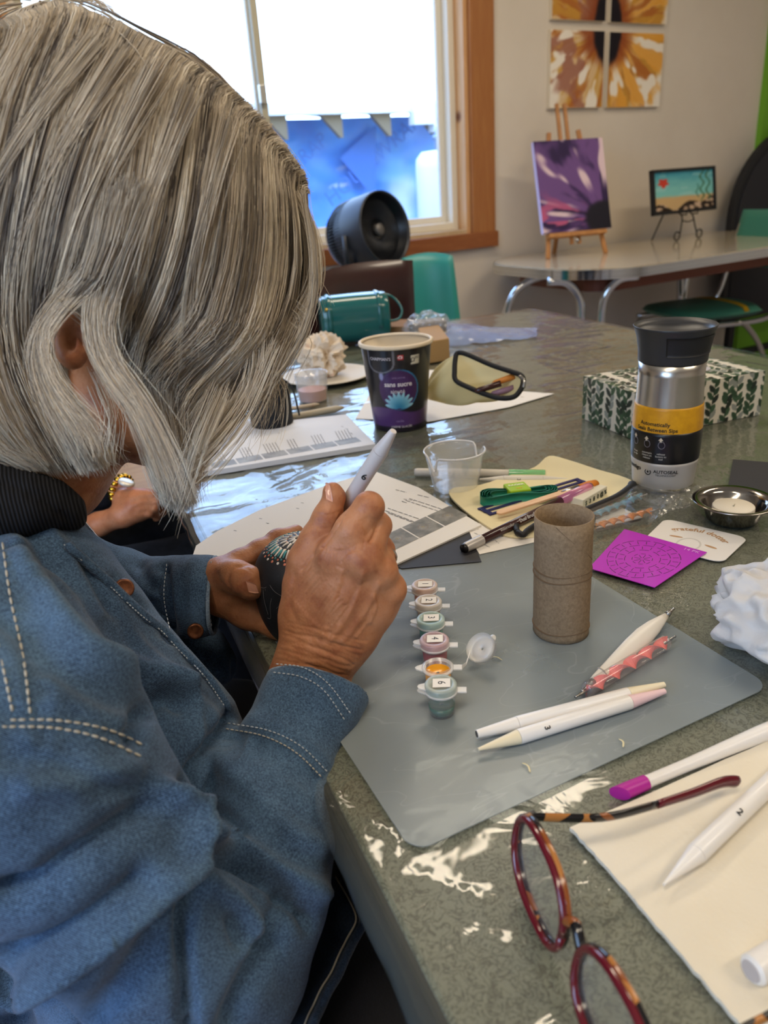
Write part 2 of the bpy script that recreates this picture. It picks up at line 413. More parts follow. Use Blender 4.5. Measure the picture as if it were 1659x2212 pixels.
for (px, py, s_, body) in ((665, 335, .30, 'WRAP'), (812, 345, .34, 'HOUSEWRAP')):
    s0, z0 = wpix(px, py, NT_ - .05); a = math.radians(33)
    lettering(body, s_ * .55, m_ink, planar(wl(s0, NT_ - .005, z0), WE * math.cos(a) + ZU * math.sin(a), -WE * math.sin(a) + ZU * math.cos(a)), tp)
# wedge logo under the wording
s0, z0 = wpix(775, 372, NT_ - .05)
obj('logo', MB().prism([wl(s0 - .15, NT_ - .01, z0 + .12), wl(s0 + .22, NT_ - .01, z0 + .36), wl(s0 + .16, NT_ - .01, z0 - .22), wl(s0 + .05, NT_ - .01, z0 - .1)], .004, fr=(WE, ZU, -WN)), m_ink, tp)
# roof edge with rafter tails
shed = thing('open_shed_roof', 'corrugated shed roof edge with pale rafter tails above the blue tarpaulin', 'roof', wl(-2, NT_, TZ1))
m_raft = mat('rafter_wood', '#8a765c', .7); m_rwhite = mat('roof_metal', '#f1ece2', .5)
obj('added_bright_strip', wbox(MB(), TS0, TS1, NT_ - .37, NT_ - .35, TZ1 - .005, TZ1 + .075), m_rwhite, shed)  # white strip added to catch the sky and cover the dark roof underside
mb = MB(); ss = np.linspace(TS0, TS1, 260); nn = np.linspace(NT_ - .34, NT_ + .1, 5)
G = np.array([[wl(s, n, TZ1 + .03 + .022 * abs(math.sin(s * 6)) - (n - NT_) * .1) for n in nn] for s in ss]); obj('roof_sheet', MB().sheet(G, .012), m_rwhite, shed)
for px in (595, 715, 820, 916):
    s0, z0 = wpix(px, 262, NT_ - .2)
    obj('rafter_tail', MB().prism([wl(s0 - .16, NT_ - .3, TZ1 + .02), wl(s0 + .03, NT_ - .3, TZ1 - .17), wl(s0 + .05, NT_ - .3, TZ1 - .17), wl(s0 + .05, NT_ - .3, TZ1 + .02)], .05, fr=(WE, ZU, WN)), m_raft, shed)
for px in (893, 935): 
    s0, z0 = wpix(px, 257, NT_ - .4)
    obj('fascia_block', wbox(MB(), s0, s0 + .26, NT_ - .42, NT_ - .33, TZ1 - .10 - .06 * (px > 900), TZ1 + .04), m_rwhite, shed)
s0, z0 = wpix(905, 335, NT_ - 1.0); s1, _ = wpix(964, 335, NT_ - 1.0)
obj('propane_tank', MB().lathe([(.001, z0 + .03), (.12, z0 + .02), (.165, z0 - .03), (.17, z0 - .1), (.17, .05), (.12, 0)], wl(s0 + .165, NT_ - 1.0, 0), seg=28), mat('tank_white', '#efeae0', .4), smooth=True)
tag(bpy.data.objects['propane_tank'], 'tall white cylindrical tank standing outside at the right of the window', 'tank')
obj('tank_valve', MB().lathe([(.02, z0 + .02), (.02, z0 + .1), (.035, z0 + .1), (.035, z0 + .13), (.01, z0 + .14), (.01, z0 + .19)], wl(s0 + .165, NT_ - 1.0, 0), seg=12), mat('valve_metal', '#8896a8', .4, metal=.6), bpy.data.objects['propane_tank'], smooth=True)
struct('ground_outside', wbox(MB(), -40, 30, .16, 40, -.1, -.02), mat('gravel', '#7c7467', .9, noise=(4, '#67604f', .4, .6)))
# ============================================================ pictures on the wall
def canvas_thing(name, label, cat, corners, th, colfn, side, nx=90, ny=90, group=None):
    """corners: lower-left, lower-right, upper-left (front face); colfn(u,v)->srgb"""
    ll, lr, ul = corners; ex = lr - ll; ey = ul - ll; nz = unit(np.cross(ex, ey))
    u = np.linspace(0, 1, nx); v = np.linspace(0, 1, ny); U, Vv = np.meshgrid(u, v, indexing='ij')
    G = ll + U[..., None] * ex + Vv[..., None] * ey
    c = LC(np.clip(colfn(U, Vv), 0, 1)).reshape(-1, 3)
    t = thing(name, label, cat, (ll + lr) / 2, group)
    obj('stretcher', MB().prism([ll - nz * th, lr - nz * th, lr + ey - nz * th, ul - nz * th], th - .0006, fr=(unit(ex), unit(ey), nz)), side, t)
    obj('painted_face', MB().sheet(G), vcmat('paint_on_canvas', .6, .3, bump=(400, .1, .0005)), t, cols=c)
    return t
m_cside = mat('canvas_edge', '#d9cdb8', .8)
def sunflower(X, Y):
    """X,Y metres from flower centre"""
    r = np.hypot(X, Y); a = np.arctan2(Y, X)
    P = np.stack([a * 2.2, r * 5, 0 * r], -1); n1 = fbm(np.stack([X * 18, Y * 18, 0 * X], -1), 4, 3)
    streak = fbm(np.stack([a * 7 + n1 * 1.2, r * 4 + 5, 0 * r], -1), 3, 7); st2 = fbm(np.stack([a * 16 + n1, r * 6, 0 * r + 3], -1), 3, 11)
    col = mixc(hexc('#d9b98a'), hexc('#b06a2e'), sst(.42, .58, streak))
    col = mixc(col, np.broadcast_to(hexc('#c9973c'), col.shape), sst(.5, .62, st2) * .8)
    warm = sst(-.05, .1, X); col = mixc(col, np.broadcast_to(hexc('#e5a03a'), col.shape), warm * sst(.45, .6, 1 - streak) * .8)
    col = mixc(col, np.broadcast_to(hexc('#9a6355'), col.shape), (1 - warm) * sst(.5, .62, fbm(np.stack([X * 14, Y * 14, 0 * X + 9], -1), 3, 4)) * .8)
    col = mixc(col, np.broadcast_to(hexc('#efe6d6'), col.shape), sst(.62, .70, fbm(np.stack([a * 5, r * 9, 0 * r + 4], -1), 3, 21)) * sst(.1, .2, r))
    col = mixc(col, np.broadcast_to(hexc('#8a3f1c'), col.shape), sst(.17, .10, r + .05 * (n1 - .5)) * .8)
    col = mixc(col, np.broadcast_to(hexc('#ece3d4'), col.shape), sst(.33, .40, r * (1 + .35 * (streak - .5)) + .16 * (n1 - .5)))
    core = sst(.012, -.012, np.hypot(X / .078, Y / .135) * .1 - .1 + .02 * (n1 - .5))
    col = mixc(col, np.broadcast_to(hexc('#161019'), col.shape), core)
    return col
fc = V(.047, 1.61)
quads = [(-.262, .030, 1.318, 1.600, 'lower left'), (.060, .382, 1.316, 1.598, 'lower right'), (-.258, .030, 1.636, 1.918, 'upper left'), (.060, .392, 1.634, 1.918, 'upper right')]
for s0, s1, z0, z1, w_ in quads:
    canvas_thing('canvas_painting', f'{w_} square canvas of the four-piece orange sunflower painting on the wall', 'painting', (wl(s0, -.02, z0), wl(s1, -.02, z0), wl(s0, -.02, z1)), .02,
                 lambda u, v, s0=s0, s1=s1, z0=z0, z1=z1: sunflower(s0 + u * (s1 - s0) - fc[0], z0 + v * (z1 - z0) - fc[1]), m_cside, group='sunflower canvases')

# ============================================================ diner table by the wall
m_chrome = mat('chrome', '#d2d4d6', .12, metal=1.0); m_chromed = mat('satin_chrome', '#a9a6a0', .3, metal=1.0)
dt = thing('diner_table', 'pale laminate diner table with ribbed chrome edge and bowed chrome legs', 'table', wl(.2, -.42, 0))
def rnd(s0, s1, n0, n1, r, z, k=8):
    out = []
    for cs, cn, a0 in ((s1 - r, n1 - r, 0), (s0 + r, n1 - r, 90), (s0 + r, n0 + r, 180), (s1 - r, n0 + r, 270)):
        for q in range(k + 1): a = math.radians(a0 + 90 * q / k); out.append(wl(cs + r * math.cos(a), cn + r * math.sin(a), z))
    return out
DT = (-.70, .93, -.77, -.03, .27)
obj('tabletop', MB().prism(rnd(*DT, TZ - .006), .006), mat('laminate', '#cdbfa6', .12, noise=(25, '#c3b499', .4, .6), coat=.4), dt, auto=30)
for k in range(4):
    e = .004 + .001 * (k % 2)
    obj('edge_band', MB().prism(rnd(DT[0] - e, DT[1] + e, DT[2] - e, DT[3] + e, DT[4], TZ - .012 - k * .0085), .0078), m_chrome, dt, auto=30)
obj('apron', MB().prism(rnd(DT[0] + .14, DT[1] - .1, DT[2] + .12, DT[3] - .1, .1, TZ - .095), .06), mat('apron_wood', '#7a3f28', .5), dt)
def vleg(c, d, k_=1.0):
    """pair of bowed tubes meeting and running down"""
    for sgn in (-1, 1):
        pts = [c + d * sgn * .30 * k_ + ZU * (TZ - .045), c + d * sgn * .17 * k_ + ZU * (TZ - .055), c + d * sgn * .08 * k_ + ZU * (TZ - .12), c + d * sgn * .035 + ZU * (TZ - .25), c + d * sgn * .022 + ZU * (TZ - .40), c + d * sgn * .022 + ZU * .0]
        obj('leg', MB().tube(smooth_path(pts, 6), .016, 12), m_chrome, dt, smooth=True)
s_, _z = wpix(1279, 640, -.62); vleg(wl(s_, -.62, 0), unit(WE * .75 - WN * .45), .55)
s_, _z = wpix(1476, 600, -.16); vleg(wl(s_, -.16, 0), WE * .4)
s_, _z = wpix(1089, 640, -.30); q_ = wl(s_, -.30, 0); dd = unit(WE * .8 + WN * -.4)
obj('leg', MB().tube(smooth_path([q_ + dd * .26 + ZU * (TZ - .045), q_ + dd * .12 + ZU * (TZ - .055), q_ + dd * .03 + ZU * (TZ - .12), q_ + ZU * (TZ - .25), q_ + ZU * .4, q_], 6), .016, 12), m_chrome, dt, smooth=True)
# brown smooth brackets under the top
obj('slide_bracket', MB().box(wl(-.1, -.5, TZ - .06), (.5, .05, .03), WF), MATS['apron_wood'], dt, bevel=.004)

# easel with purple canvas
ea = thing('tabletop_easel', 'small natural wood tabletop easel standing on the diner table', 'easel', wl(-.34, -.20, TZ))
m_ew = mat('easel_wood', '#b9824b', .5, noise=(12, '#a56f3c', .4, .6, (8, 8, 1)))
eO = wl(-.345, -.30, TZ); eX = unit(WE * math.cos(math.radians(-14)) + WN * math.sin(math.radians(-14))); eB = unit(np.cross(eX, ZU)) * -1   # eB away from viewer
eB = unit(np.cross(ZU, eX)); tilt = math.radians(17); eU = unit(ZU * math.cos(tilt) + eB * math.sin(tilt)); eN = unit(np.cross(eX, eU))
def bar(mb, a, b, w_, d_): 
    z = unit(b - a); x = unit(eX - z * (eX @ z)); y = np.cross(z, x); return mb.box((a + b) / 2, (w_, d_, np.linalg.norm(b - a)), (x, y, z))
for sx_, hh in ((-.105, .40), (.105, .405)):
    obj('leg', bar(MB(), eO + eX * sx_ * 1.25, eO + eX * sx_ * .62 + eU * (hh + .09), .017, .012), m_ew, ea, bevel=.001)
for sx_ in (-.017, .017): obj('mast', bar(MB(), eO + eX * sx_ + eU * .05, eO + eX * sx_ + eU * .60, .013, .012), m_ew, ea, bevel=.001)
obj('leg', bar(MB(), eO + eB * .20, eO + eU * .34 + eB * .012, .015, .012), m_ew, ea)
obj('ledge', MB().box(eO + eU * .085 - eN * -.014, (.26, .035, .016), (eX, eN, eU)), m_ew, ea, bevel=.001)
obj('wing_nut', MB().lathe([(.004, 0), (.008, .004), (.008, .012), (.003, .016)], eO + eU * .06 - eN * -.012, axis=eN, seg=10), m_chromed, ea)
def purple(u, v):
    cx, cy = .92, .12; X = u - cx; Y = (v - cy) * 1.25; r = np.hypot(X, Y); a = np.arctan2(Y, X)
    n1 = fbm(np.stack([u * 5, v * 5, 0 * u], -1), 3, 31); s1_ = fbm(np.stack([a * 5 + n1 * .8, r * 2.4, 0 * r], -1), 3, 17)
    c = mixc(hexc('#2d1c44'), hexc('#6b4a80'), sst(.4, .62, s1_)); c = mixc(c, np.broadcast_to(hexc('#d9bfc4'), c.shape), sst(.50, .62, fbm(np.stack([a * 6 + 9, r * 2.0, 0 * r + 2], -1), 2, 5)) * sst(.35, .6, r))
    c = mixc(c, np.broadcast_to(hexc('#b5567a'), c.shape), sst(.5, .62, fbm(np.stack([a * 6, r * 3, 0 * r + 5], -1), 3, 51)) * sst(.5, .2, v) * sst(.75, .5, u))
    c = mixc(c, np.broadcast_to(hexc('#14111f'), c.shape), sst(.3, .22, np.hypot(X * .9, Y * 1.1)))
    return c
cw, ch = .305, .355; cl = eO + eU * .093 + eN * -.0; 
cl = eO + eU * .095 + eN * .030
canvas_thing('purple_canvas', 'purple petal painting resting on the wooden easel', 'painting', (cl - eX * cw / 2, cl + eX * cw / 2, cl - eX * cw / 2 + eU * ch), .022, purple, mat('canvas_edge_lilac', '#c9bfe0', .7))

# framed beach painting on wire stand
fs0, fz0_ = wpix(1412, 469, -.22); fs1, _ = wpix(1541, 466, -.22); _, fzt = wpix(1412, 369, -.22)
fO = wl(fs0, -.22, fz0_ + .004); fX = WE; fU = unit(ZU + WN * .16); fN = unit(np.cross(fX, fU)); fw = fs1 - fs0; fh = fzt - fz0_
def beach(u, v):
    n = fbm(np.stack([u * 6, v * 14, 0 * u], -1), 3, 3)
    c = mixc(hexc('#7fc4bf'), hexc('#3f93a8'), sst(.5, 1, v + .2 * (n - .5))); c = mixc(c, np.broadcast_to(hexc('#a8d4cd'), c.shape), sst(.6, .7, n) * .5)
    c = mixc(c, np.broadcast_to(hexc('#c9a877'), c.shape), sst(.42, .36, v + .05 * (n - .5)))
    rk = fbm(np.stack([u * 16, v * 16, 0 * u + 3], -1), 2, 9); top = .16 + .14 * sst(.5, .8, u) + .08 * np.sin(u * 14)
    rc = mixc(hexc('#2b2119'), hexc('#c9ab90'), sst(.5, .7, rk)); k = sst(top + .02, top - .02, v); c = c + (rc - c) * k[..., None]
    k = sst(.105, .085, np.hypot((u - .17) * 1.25, v - .70) + .02 * np.sin(np.arctan2(v - .7, u - .17) * 5)); c = mixc(c, np.broadcast_to(hexc('#c8402f'), c.shape), k)
    wv = np.minimum(abs(u - .80 - .03 * np.sin(v * 22)), abs(u - .90 - .03 * np.sin(v * 19 + 2))); c = mixc(c, np.broadcast_to(hexc('#3f6b4a'), c.shape), sst(.022, .01, wv) * sst(.2, .3, v) * sst(.98, .9, v) * .9)
    wv = abs(u - .72 - .02 * np.sin(v * 25)); c = mixc(c, np.broadcast_to(hexc('#3f7b6a'), c.shape), sst(.018, .008, wv) * sst(.3, .35, v) * sst(.65, .6, v) * .8)
    return c
bp = canvas_thing('framed_painting', 'small framed seascape painting with red fish on a black wire stand', 'painting', (fO + fN * .002, fO + fX * fw + fN * .002, fO + fU * fh + fN * .002), .012, beach, m_cside, 80, 60)
m_blk = mat('black_frame', '#15171b', .4)
mb = MB(); q = .012
mb.box(fO + fX * fw / 2 + fU * q / 2, (fw + q, .022, q), (fX, fN, fU)); mb.box(fO + fX * fw / 2 + fU * (fh - q / 2), (fw + q, .022, q), (fX, fN, fU))
mb.box(fO + fU * fh / 2, (q, .0222, fh), (fX, fN, fU)); mb.box(fO + fX * fw + fU * fh / 2, (q, .0222, fh), (fX, fN, fU)); obj('frame', mb, m_blk, bp, bevel=.001)
ws = thing('wire_stand', 'black wire picture stand with curled feet on the diner table', 'stand', V(*wl((fs0 + fs1) / 2, -.22, TZ)))
m_wire = mat('wire_black', '#3a3733', .4, metal=.6)
mid = (fs0 + fs1) / 2; fzb = fO[2]
for sg in (-1, 1):
    sx_ = mid + sg * .055 
    pts = [wl(mid + sg * .03, -.172, fzb + .12), wl(mid + sg * .034, -.198, fzb + .02), wl(mid + sg * .035, -.236, fzb - .012), wl(mid + sg * .045, -.245, TZ + .06), wl(sx_, -.25, TZ + .028)]
    for a in range(0, 340, 40): pts.append(wl(sx_ + sg * (.018 - .018 * math.cos(math.radians(a))) * 1, -.25, TZ + .022 - .018 * math.sin(math.radians(a))))
    obj('curled_leg', MB().tube(smooth_path(pts, 5), .0035, 8), m_wire, ws, smooth=True)
    obj('ledge_hook', MB().tube([wl(mid + sg * .036, -.236, fzb - .006), wl(mid + sg * .036, -.262, fzb - .006), wl(mid + sg * .036, -.264, fzb + .008)], .003, 8), m_wire, ws)
obj('crossbar', MB().tube(smooth_path([wl(mid - .04, -.242, TZ + .085), wl(mid, -.246, TZ + .078), wl(mid + .04, -.242, TZ + .085)], 5), .003, 8), m_wire, ws, smooth=True)
obj('back_leg', MB().tube([wl(mid - .02, -.176, fzb + .11), wl(mid - .10, -.13, TZ + .003)], .0035, 8), m_wire, ws)

# ============================================================ chairs, fan, board
m_teal = mat('teal_vinyl', '#2f8f86', .35, noise=(3, '#2a857c', .3, .7), bump=(250, .12, .0006)); m_tealp = mat('teal_piping', '#4fa79f', .4)
m_tealD = mat('dark_teal_vinyl', '#3b7a66', .45, bump=(250, .1, .0006))
def cushion(pts_fn, nu, nv, th, name, m, parent):
    """rounded pad: pts_fn(u,v)->point, normal; thickness th with soft edges"""
    U = np.linspace(-1, 1, nu); Vv = np.linspace(-1, 1, nv); F = []; Bk = []
    for a in U:
        r1 = []; r2 = []
        for b in Vv:
            p, n = pts_fn(a, b); k = (1 - abs(a) ** 6) * (1 - abs(b) ** 6); k = k ** .35 if k > 0 else 0
            r1.append(p + n * th * .5 * k); r2.append(p - n * th * .5 * k)
        F.append(r1); Bk.append(r2)
    mb = MB(); mb.sheet(np.array(F)); mb.sheet(np.array(Bk)[::-1]); return obj(name, mb, m, parent, smooth=True)
# teal chair seen edge-on by the window
tb = dp(925, 640, 2.55); cX = unit(WE * .80 + WN * -.6); cN = unit(np.cross(cX, ZU)); 
ch1 = thing('teal_chair', 'teal vinyl chair with its stud-trimmed back beside the window', 'chair', V(tb[0], tb[1], 0))
hz = dp(925, 545, 2.55)[2]; hwid = .098
def backfn(o, ex, en, w0, w1, z0, z1, lean):
    def f(a, b):
        k = (b + 1) / 2; wd = w0 + (w1 - w0) * k; z = z0 + (z1 - z0) * k
        return V(o[0], o[1], 0) + ex * wd * a + ZU * (z - .012 * max(0, b) ** 4 * a * a) + en * (lean * k + .03 * a * a), en
    return f
cushion(backfn(tb, cX, cN, hwid * 1.25, hwid * .86, .47, hz, -.05), 22, 22, .055, 'backrest', m_teal, ch1)
pts = [backfn(tb, cX, cN, hwid * 1.25, hwid * .86, .47, hz, -.05)(.93, b)[0] for b in np.linspace(-1, .9, 12)]
for k, p in enumerate(pts): obj('stud', MB().lathe([(.006, 0), (.004, .004), (.001, .005)], p - cN * .022 + cX * 0, axis=-cN, seg=8), mat('stud_brass', '#4f7a74', .3, metal=.7), ch1)
so = V(tb[0], tb[1], 0) + cN * .24
cushion(lambda a, b: (so + cX * .21 * a + cN * .21 * b + ZU * .46, ZU), 16, 16, .07, 'seat', m_teal, ch1)
for a in (-1, 1):
    for b in (-1, 1): obj('leg', MB().tube([so + cX * .18 * a + cN * .18 * b + ZU * .43, so + cX * .20 * a + cN * .2 * b], .012, 10), m_chrome, ch1, smooth=True)
# brown leather chair behind the far table end
m_brown = mat('brown_leather', '#3a1d1c', .28, noise=(8, '#2c1514', .3, .7), bump=(120, .15, .001), coat=.3)
bb = dp(778, 660, 1.93); bX = unit(WE * .86 + WN * .30); bN = unit(np.cross(bX, ZU)); bz = dp(760, 562, 1.93)[2]
ch2 = thing('brown_chair', 'dark brown leather chair with tall back at the far end of the table', 'chair', V(bb[0], bb[1], 0))
cushion(backfn(bb + bX * -.045, bX, bN, .225, .19, .40, bz, .03), 20, 20, .05, 'backrest', m_brown, ch2)
bs = V(bb[0], bb[1], 0) - bX * .045 - bN * .0
cushion(lambda a, b: (bs + bX * .22 * a + bN * (.22 * b - .24) + ZU * .45, ZU), 16, 16, .08, 'seat', m_brown, ch2)
for a in (-1, 1):
    for b in (-1, 1): obj('leg', MB().box(bs + bX * .19 * a + bN * (.19 * b - .24) + ZU * .205, (.035, .035, .41)), mat('dark_wood', '#1f1210', .4), ch2, bevel=.003)
# right-hand chair, tucked under the end of the diner table
seatC = at(1512, 668, .47 - TZ); sz = .47; seatC = V(seatC[0], seatC[1], 0)
ch3 = thing('teal_diner_chair', 'green-teal diner chair with yellow stripe and chrome tube frame at the right', 'chair', seatC)
kX = unit(WN * .93 + WE * .25); kN = unit(WE * .93 - WN * .25)     # kX across the seat, kN towards the backrest
def seatf(a, b): return seatC + kX * .20 * a * (1 - .12 * b * b) + kN * .21 * b * (1 - .12 * a * a) + ZU * (sz + .006 * (1 - a * a)), ZU
cushion(seatf, 20, 20, .05, 'seat', m_tealD, ch3)
G = np.array([[seatf(a, b)[0] + ZU * (.0268 * (1 - abs(a) ** 6) ** .35) for a in np.linspace(-.995, .995, 28)] for b in np.linspace(.42, .56, 4)])
obj('stripe', MB().sheet(G, .002), mat('yellow_tape', '#d1a61c', .5), ch3, smooth=True)
def backr(a, b):
    k = (b + 1) / 2; return seatC + kN * (.27 + .06 * k + .03 * (1 - a * a)) + kX * .205 * a + ZU * (.625 + .235 * k), kN
cushion(backr, 18, 14, .04, 'backrest', m_tealD, ch3)
for sg in (-1, 1):
    p = seatC + kX * .195 * sg
    pts = [p - kN * .19 + ZU * (sz - .035), p + kN * .17 + ZU * (sz - .035), p + kN * .235 + ZU * (sz + .03), p + kN * .275 + ZU * .63, p + kN * .32 + ZU * .80]
    obj('back_post', MB().tube(smooth_path(pts, 6), .011, 10), m_chrome, ch3, smooth=True)
    for b, e in ((-.18, -.22), (.10, .29)):
        pts = [p + kN * (b * .5) + ZU * (sz - .036), p + kN * b + ZU * (sz - .06), p + kN * (b + (e - b) * .5) + ZU * (sz * .6), p + kN * e]
        obj('leg', MB().tube(smooth_path(pts, 6), .011, 10), m_chromed, ch3, smooth=True)
# black arched board against the green wall
m_bd = mat('board_black', '#14161c', .55); m_bdi = mat('board_slate', '#23242a', .75)
bs0, _ = wpix(1577, 470, -.12); _, zt_ = wpix(1659, 350, -.12)
arch = thing('arched_board', 'black round-topped board standing against the lime green wall', 'board', wl(bs0 + .45, -.12, 0))
af = (WE, ZU, unit(np.cross(WE, ZU)))
def archp(hw, z0, top): return [V(-hw, z0)] + [V(-hw * math.cos(a), top - hw * .9 + hw * .9 * math.sin(a)) for a in np.linspace(0, PI, 28)] + [V(hw, z0)]
obj('frame', MB().prism(archp(.45, .30, zt_ + .16), .03, o=wl(bs0 + .45, -.10, 0.0), fr=af), m_bd, arch)
obj('slate', MB().prism(archp(.41, .36, zt_ + .12), .004, o=wl(bs0 + .45, -.10, 0) + af[2] * .0302, fr=af), m_bdi, arch)
for s_ in (bs0 + .1, bs0 + .8): obj('foot_post', wbox(MB(), s_ - .02, s_ + .02, -.13, -.10, 0, .30), m_bd, arch)
obj('bottom_rail', wbox(MB(), bs0 + .02, bs0 + .88, -.13, -.10, .10, .13), m_bd, arch)
# drum fan
fp = dp(800, 502, 2.68); fan = thing('drum_fan', 'charcoal air circulator fan with spiral grille in front of the window', 'fan', V(fp[0], fp[1], 0))
fax = unit(RM @ V(.86, 0.05, -.85)); m_fan = mat('fan_plastic', '#2b2e34', .4); m_fand = mat('fan_dark', '#0d0f14', .35)
fr_ = 78 / FPX * 2.62
fx_, fy_, _ = frame(fax, ZU)
obj('drum', MB().lathe([(fr_ * .98, -.05), (fr_ * 1.0, -.03), (fr_, .07), (fr_ * .985, .078), (fr_ * .95, .078), (fr_ * .92, .0), (fr_ * .9, -.07)], fp, axis=fax, seg=48, cap=(False, False)), m_fan, fan, smooth=True)
obj('inner_bowl', MB().lathe([(fr_ * .94, .07), (fr_ * .8, .03), (fr_ * .55, -.01), (fr_ * .3, -.02), (.001, -.02)], fp, axis=fax, seg=40, cap=(False, True)), m_fand, fan, smooth=True)
mb = MB()
for k in range(60):
    a = 2 * PI * k / 60; pts = [fp + (fx_ * math.cos(a + t * .8) + fy_ * math.sin(a + t * .8)) * fr_ * (.24 + .68 * t) + fax * (.035 + .012 * math.sin(t * PI)) for t in np.linspace(0, 1, 7)]
    mb.tube(pts, .0011, 4)
obj('grille', mb, m_fan, fan, smooth=True)['kind'] = 'stuff'
obj('hub_cap', MB().lathe([(.021, .03), (.021, .050), (.017, .054), (.001, .055)], fp, axis=fax, seg=28), mat('fan_hub', '#6d6a67', .4, metal=.5), fan, smooth=True)
mb = MB()
for k in range(72):
    a = 2 * PI * k / 72; d = fx_ * math.cos(a) + fy_ * math.sin(a)
    mb.tube([fp + d * fr_ * 1.0 - fax * .03, fp + d * fr_ * .97 - fax * .085, fp + d * fr_ * .80 - fax * .125], .0018, 4)
obj('rear_grille', mb, m_fan, fan)['kind'] = 'stuff'
obj('motor', MB().lathe([(fr_ * .82, -.12), (fr_ * .5, -.15), (.001, -.155)], fp, axis=fax, seg=30, cap=(False, True)), m_fand, fan, smooth=True)
obj('pole', MB().tube([V(fp[0], fp[1], 0.02) - fax * .04, fp - fax * .04 - ZU * fr_ * .8], .014, 12), m_fan, fan, smooth=True)
obj('base', MB().lathe([(.15, 0), (.15, .015), (.13, .025), (.02, .035)], V(fp[0], fp[1], 0) - fax * .04 * V(1, 1, 0), seg=32), m_fan, fan, smooth=True)
for sg in (-1, 1): obj('yoke_arm', MB().tube([fp - ZU * fr_ * 1.1 - fax * .02, fp + fy_ * sg * fr_ * 1.03 - ZU * fr_ * .7, fp + fy_ * sg * fr_ * 1.04], .009, 8), m_fan, fan, smooth=True)
# ============================================================ the work table
def tbl(x, y, z=0.0): return V(x, y, TZ + z)
t = NT('crinkle_laminate')
n1 = t.noise(165, 4, .55, 1.6); n2 = t.noise(330, 3, .6, 2.2); nb = t.noise(2.2, 3, .6)
c = t.ramp(nb, [(.35, '#666955'), (.55, '#767864'), (.7, '#5f634f')])
crk = t.ramp(t.math('ABSOLUTE', t.math('SUBTRACT', n1, .5)), [(0.0, '#000000'), (.016, '#222222'), (.055, '#ffffff')])
c = t.mix(t.math('MULTIPLY', t.math('SUBTRACT', 1.0, crk), .80), c, '#36331f')
crk2 = t.ramp(t.math('ABSOLUTE', t.math('SUBTRACT', n2, .5)), [(0.0, '#000000'), (.04, '#ffffff')])
c = t.mix(t.math('MULTIPLY', t.math('SUBTRACT', 1.0, crk2), .25), c, '#2f3826')
m_top = t.done(t.bsdf(c, .38, nrm=t.bump(n1, .25, .0006)))
table = thing('craft_table', 'long green crinkle-patterned table covered in clear plastic with a dark metal edge', 'table', tbl(.6, .6, -TZ))
TX0, TX1, TY0, TY1 = .082, 1.122, -.62, 1.72
def tout(e, z, r=.07):
    out = []
    for cx, cy, a0 in ((TX1 + e - r, TY1 + e - r, 0), (TX0 - e + r, TY1 + e - r, 90), (TX0 - e + r, TY0 - e + r, 180), (TX1 + e - r, TY0 - e + r, 270)):
        for q in range(9): a = math.radians(a0 + 90 * q / 8); out.append(tbl(cx + r * math.cos(a), cy + r * math.sin(a), z))
    return out
obj('tabletop', MB().prism(tout(-.004, -.028), .028), m_top, table, bevel=.003)
m_edge = mat('olive_edge_metal', '#16180f', .5, spec=.35)
obj('edge_band', MB().prism(tout(0, -.052), .050), m_edge, table, bevel=.002)
m_legw = mat('brown_table_wood', '#3a221c', .4)
obj('apron', MB().box(tbl(.6, .55, -.09), (.86, 1.9, .07)), m_legw, table)
for x in (.2, 1.0):
    for y in (-.4, 1.45): obj('leg', MB().box(tbl(x, y, -.425), (.055, .055, .65)), m_legw, table, bevel=.003)

# clear plastic cover with wrinkles
m_film = clear('clear_film', '#dfe6df', .05, .07, bump=(30, .16, .006))
xs = np.linspace(TX0 - .006, TX1 + .006, 205); ys = np.linspace(-.30, TY1 + .006, 370); X, Y = np.meshgrid(xs, ys, indexing='ij')
Pq = np.stack([X, Y, 0 * X], -1)
nz = fbm(Pq * [9, 30, 1], 3, 3); nz2 = fbm(Pq * [40, 14, 1] + 7, 2, 9)
far = sst(.45, .9, Y)
Zf = .0010 + (.0008 + .0022 * far) * np.abs(nz - .5) * 2 + .0010 * sst(.62, .75, nz2) * (.12 + .88 * far) 
rng = random.Random(4)
for k in range(46):      # individual creases
    cx, cy = rng.uniform(TX0, TX1), rng.uniform(.1, TY1); a = rng.choice([.25, .45, -.2, 1.2, 2.6]) + rng.uniform(-.25, .25); L = rng.uniform(.05, .22)
    dvec = V(math.cos(a), math.sin(a)); q0 = V(cx, cy) - dvec * L / 2; q1 = V(cx, cy) + dvec * L / 2 + V(-dvec[1], dvec[0]) * rng.uniform(-.02, .02)
    Zf += rng.uniform(.0007, .0022) * (.35 if cy < .5 else 1) * np.exp(-(seg_d(np.stack([X, Y], -1), q0, q1) / .0035) ** 2)
for pts in (((.10, .262), (.107, .258), (.127, .232), (.118, .215), (.13, .20)), ((.10, .17), (.135, .165), (.15, .15)), ((.095, .31), (.11, .29), (.10, .27)), ((.1, .1), (.13, .12), (.16, .1))):
    Zf += .002 * np.exp(-(poly_d(np.stack([X, Y], -1), [V(*p) for p in pts]) / .0022) ** 2)
edge = np.minimum(X - (TX0 - .006), (TX1 + .006) - X); Zf = np.where(edge < .006, Zf * .6, Zf)
G = np.stack([X, Y, TZ + Zf], -1)
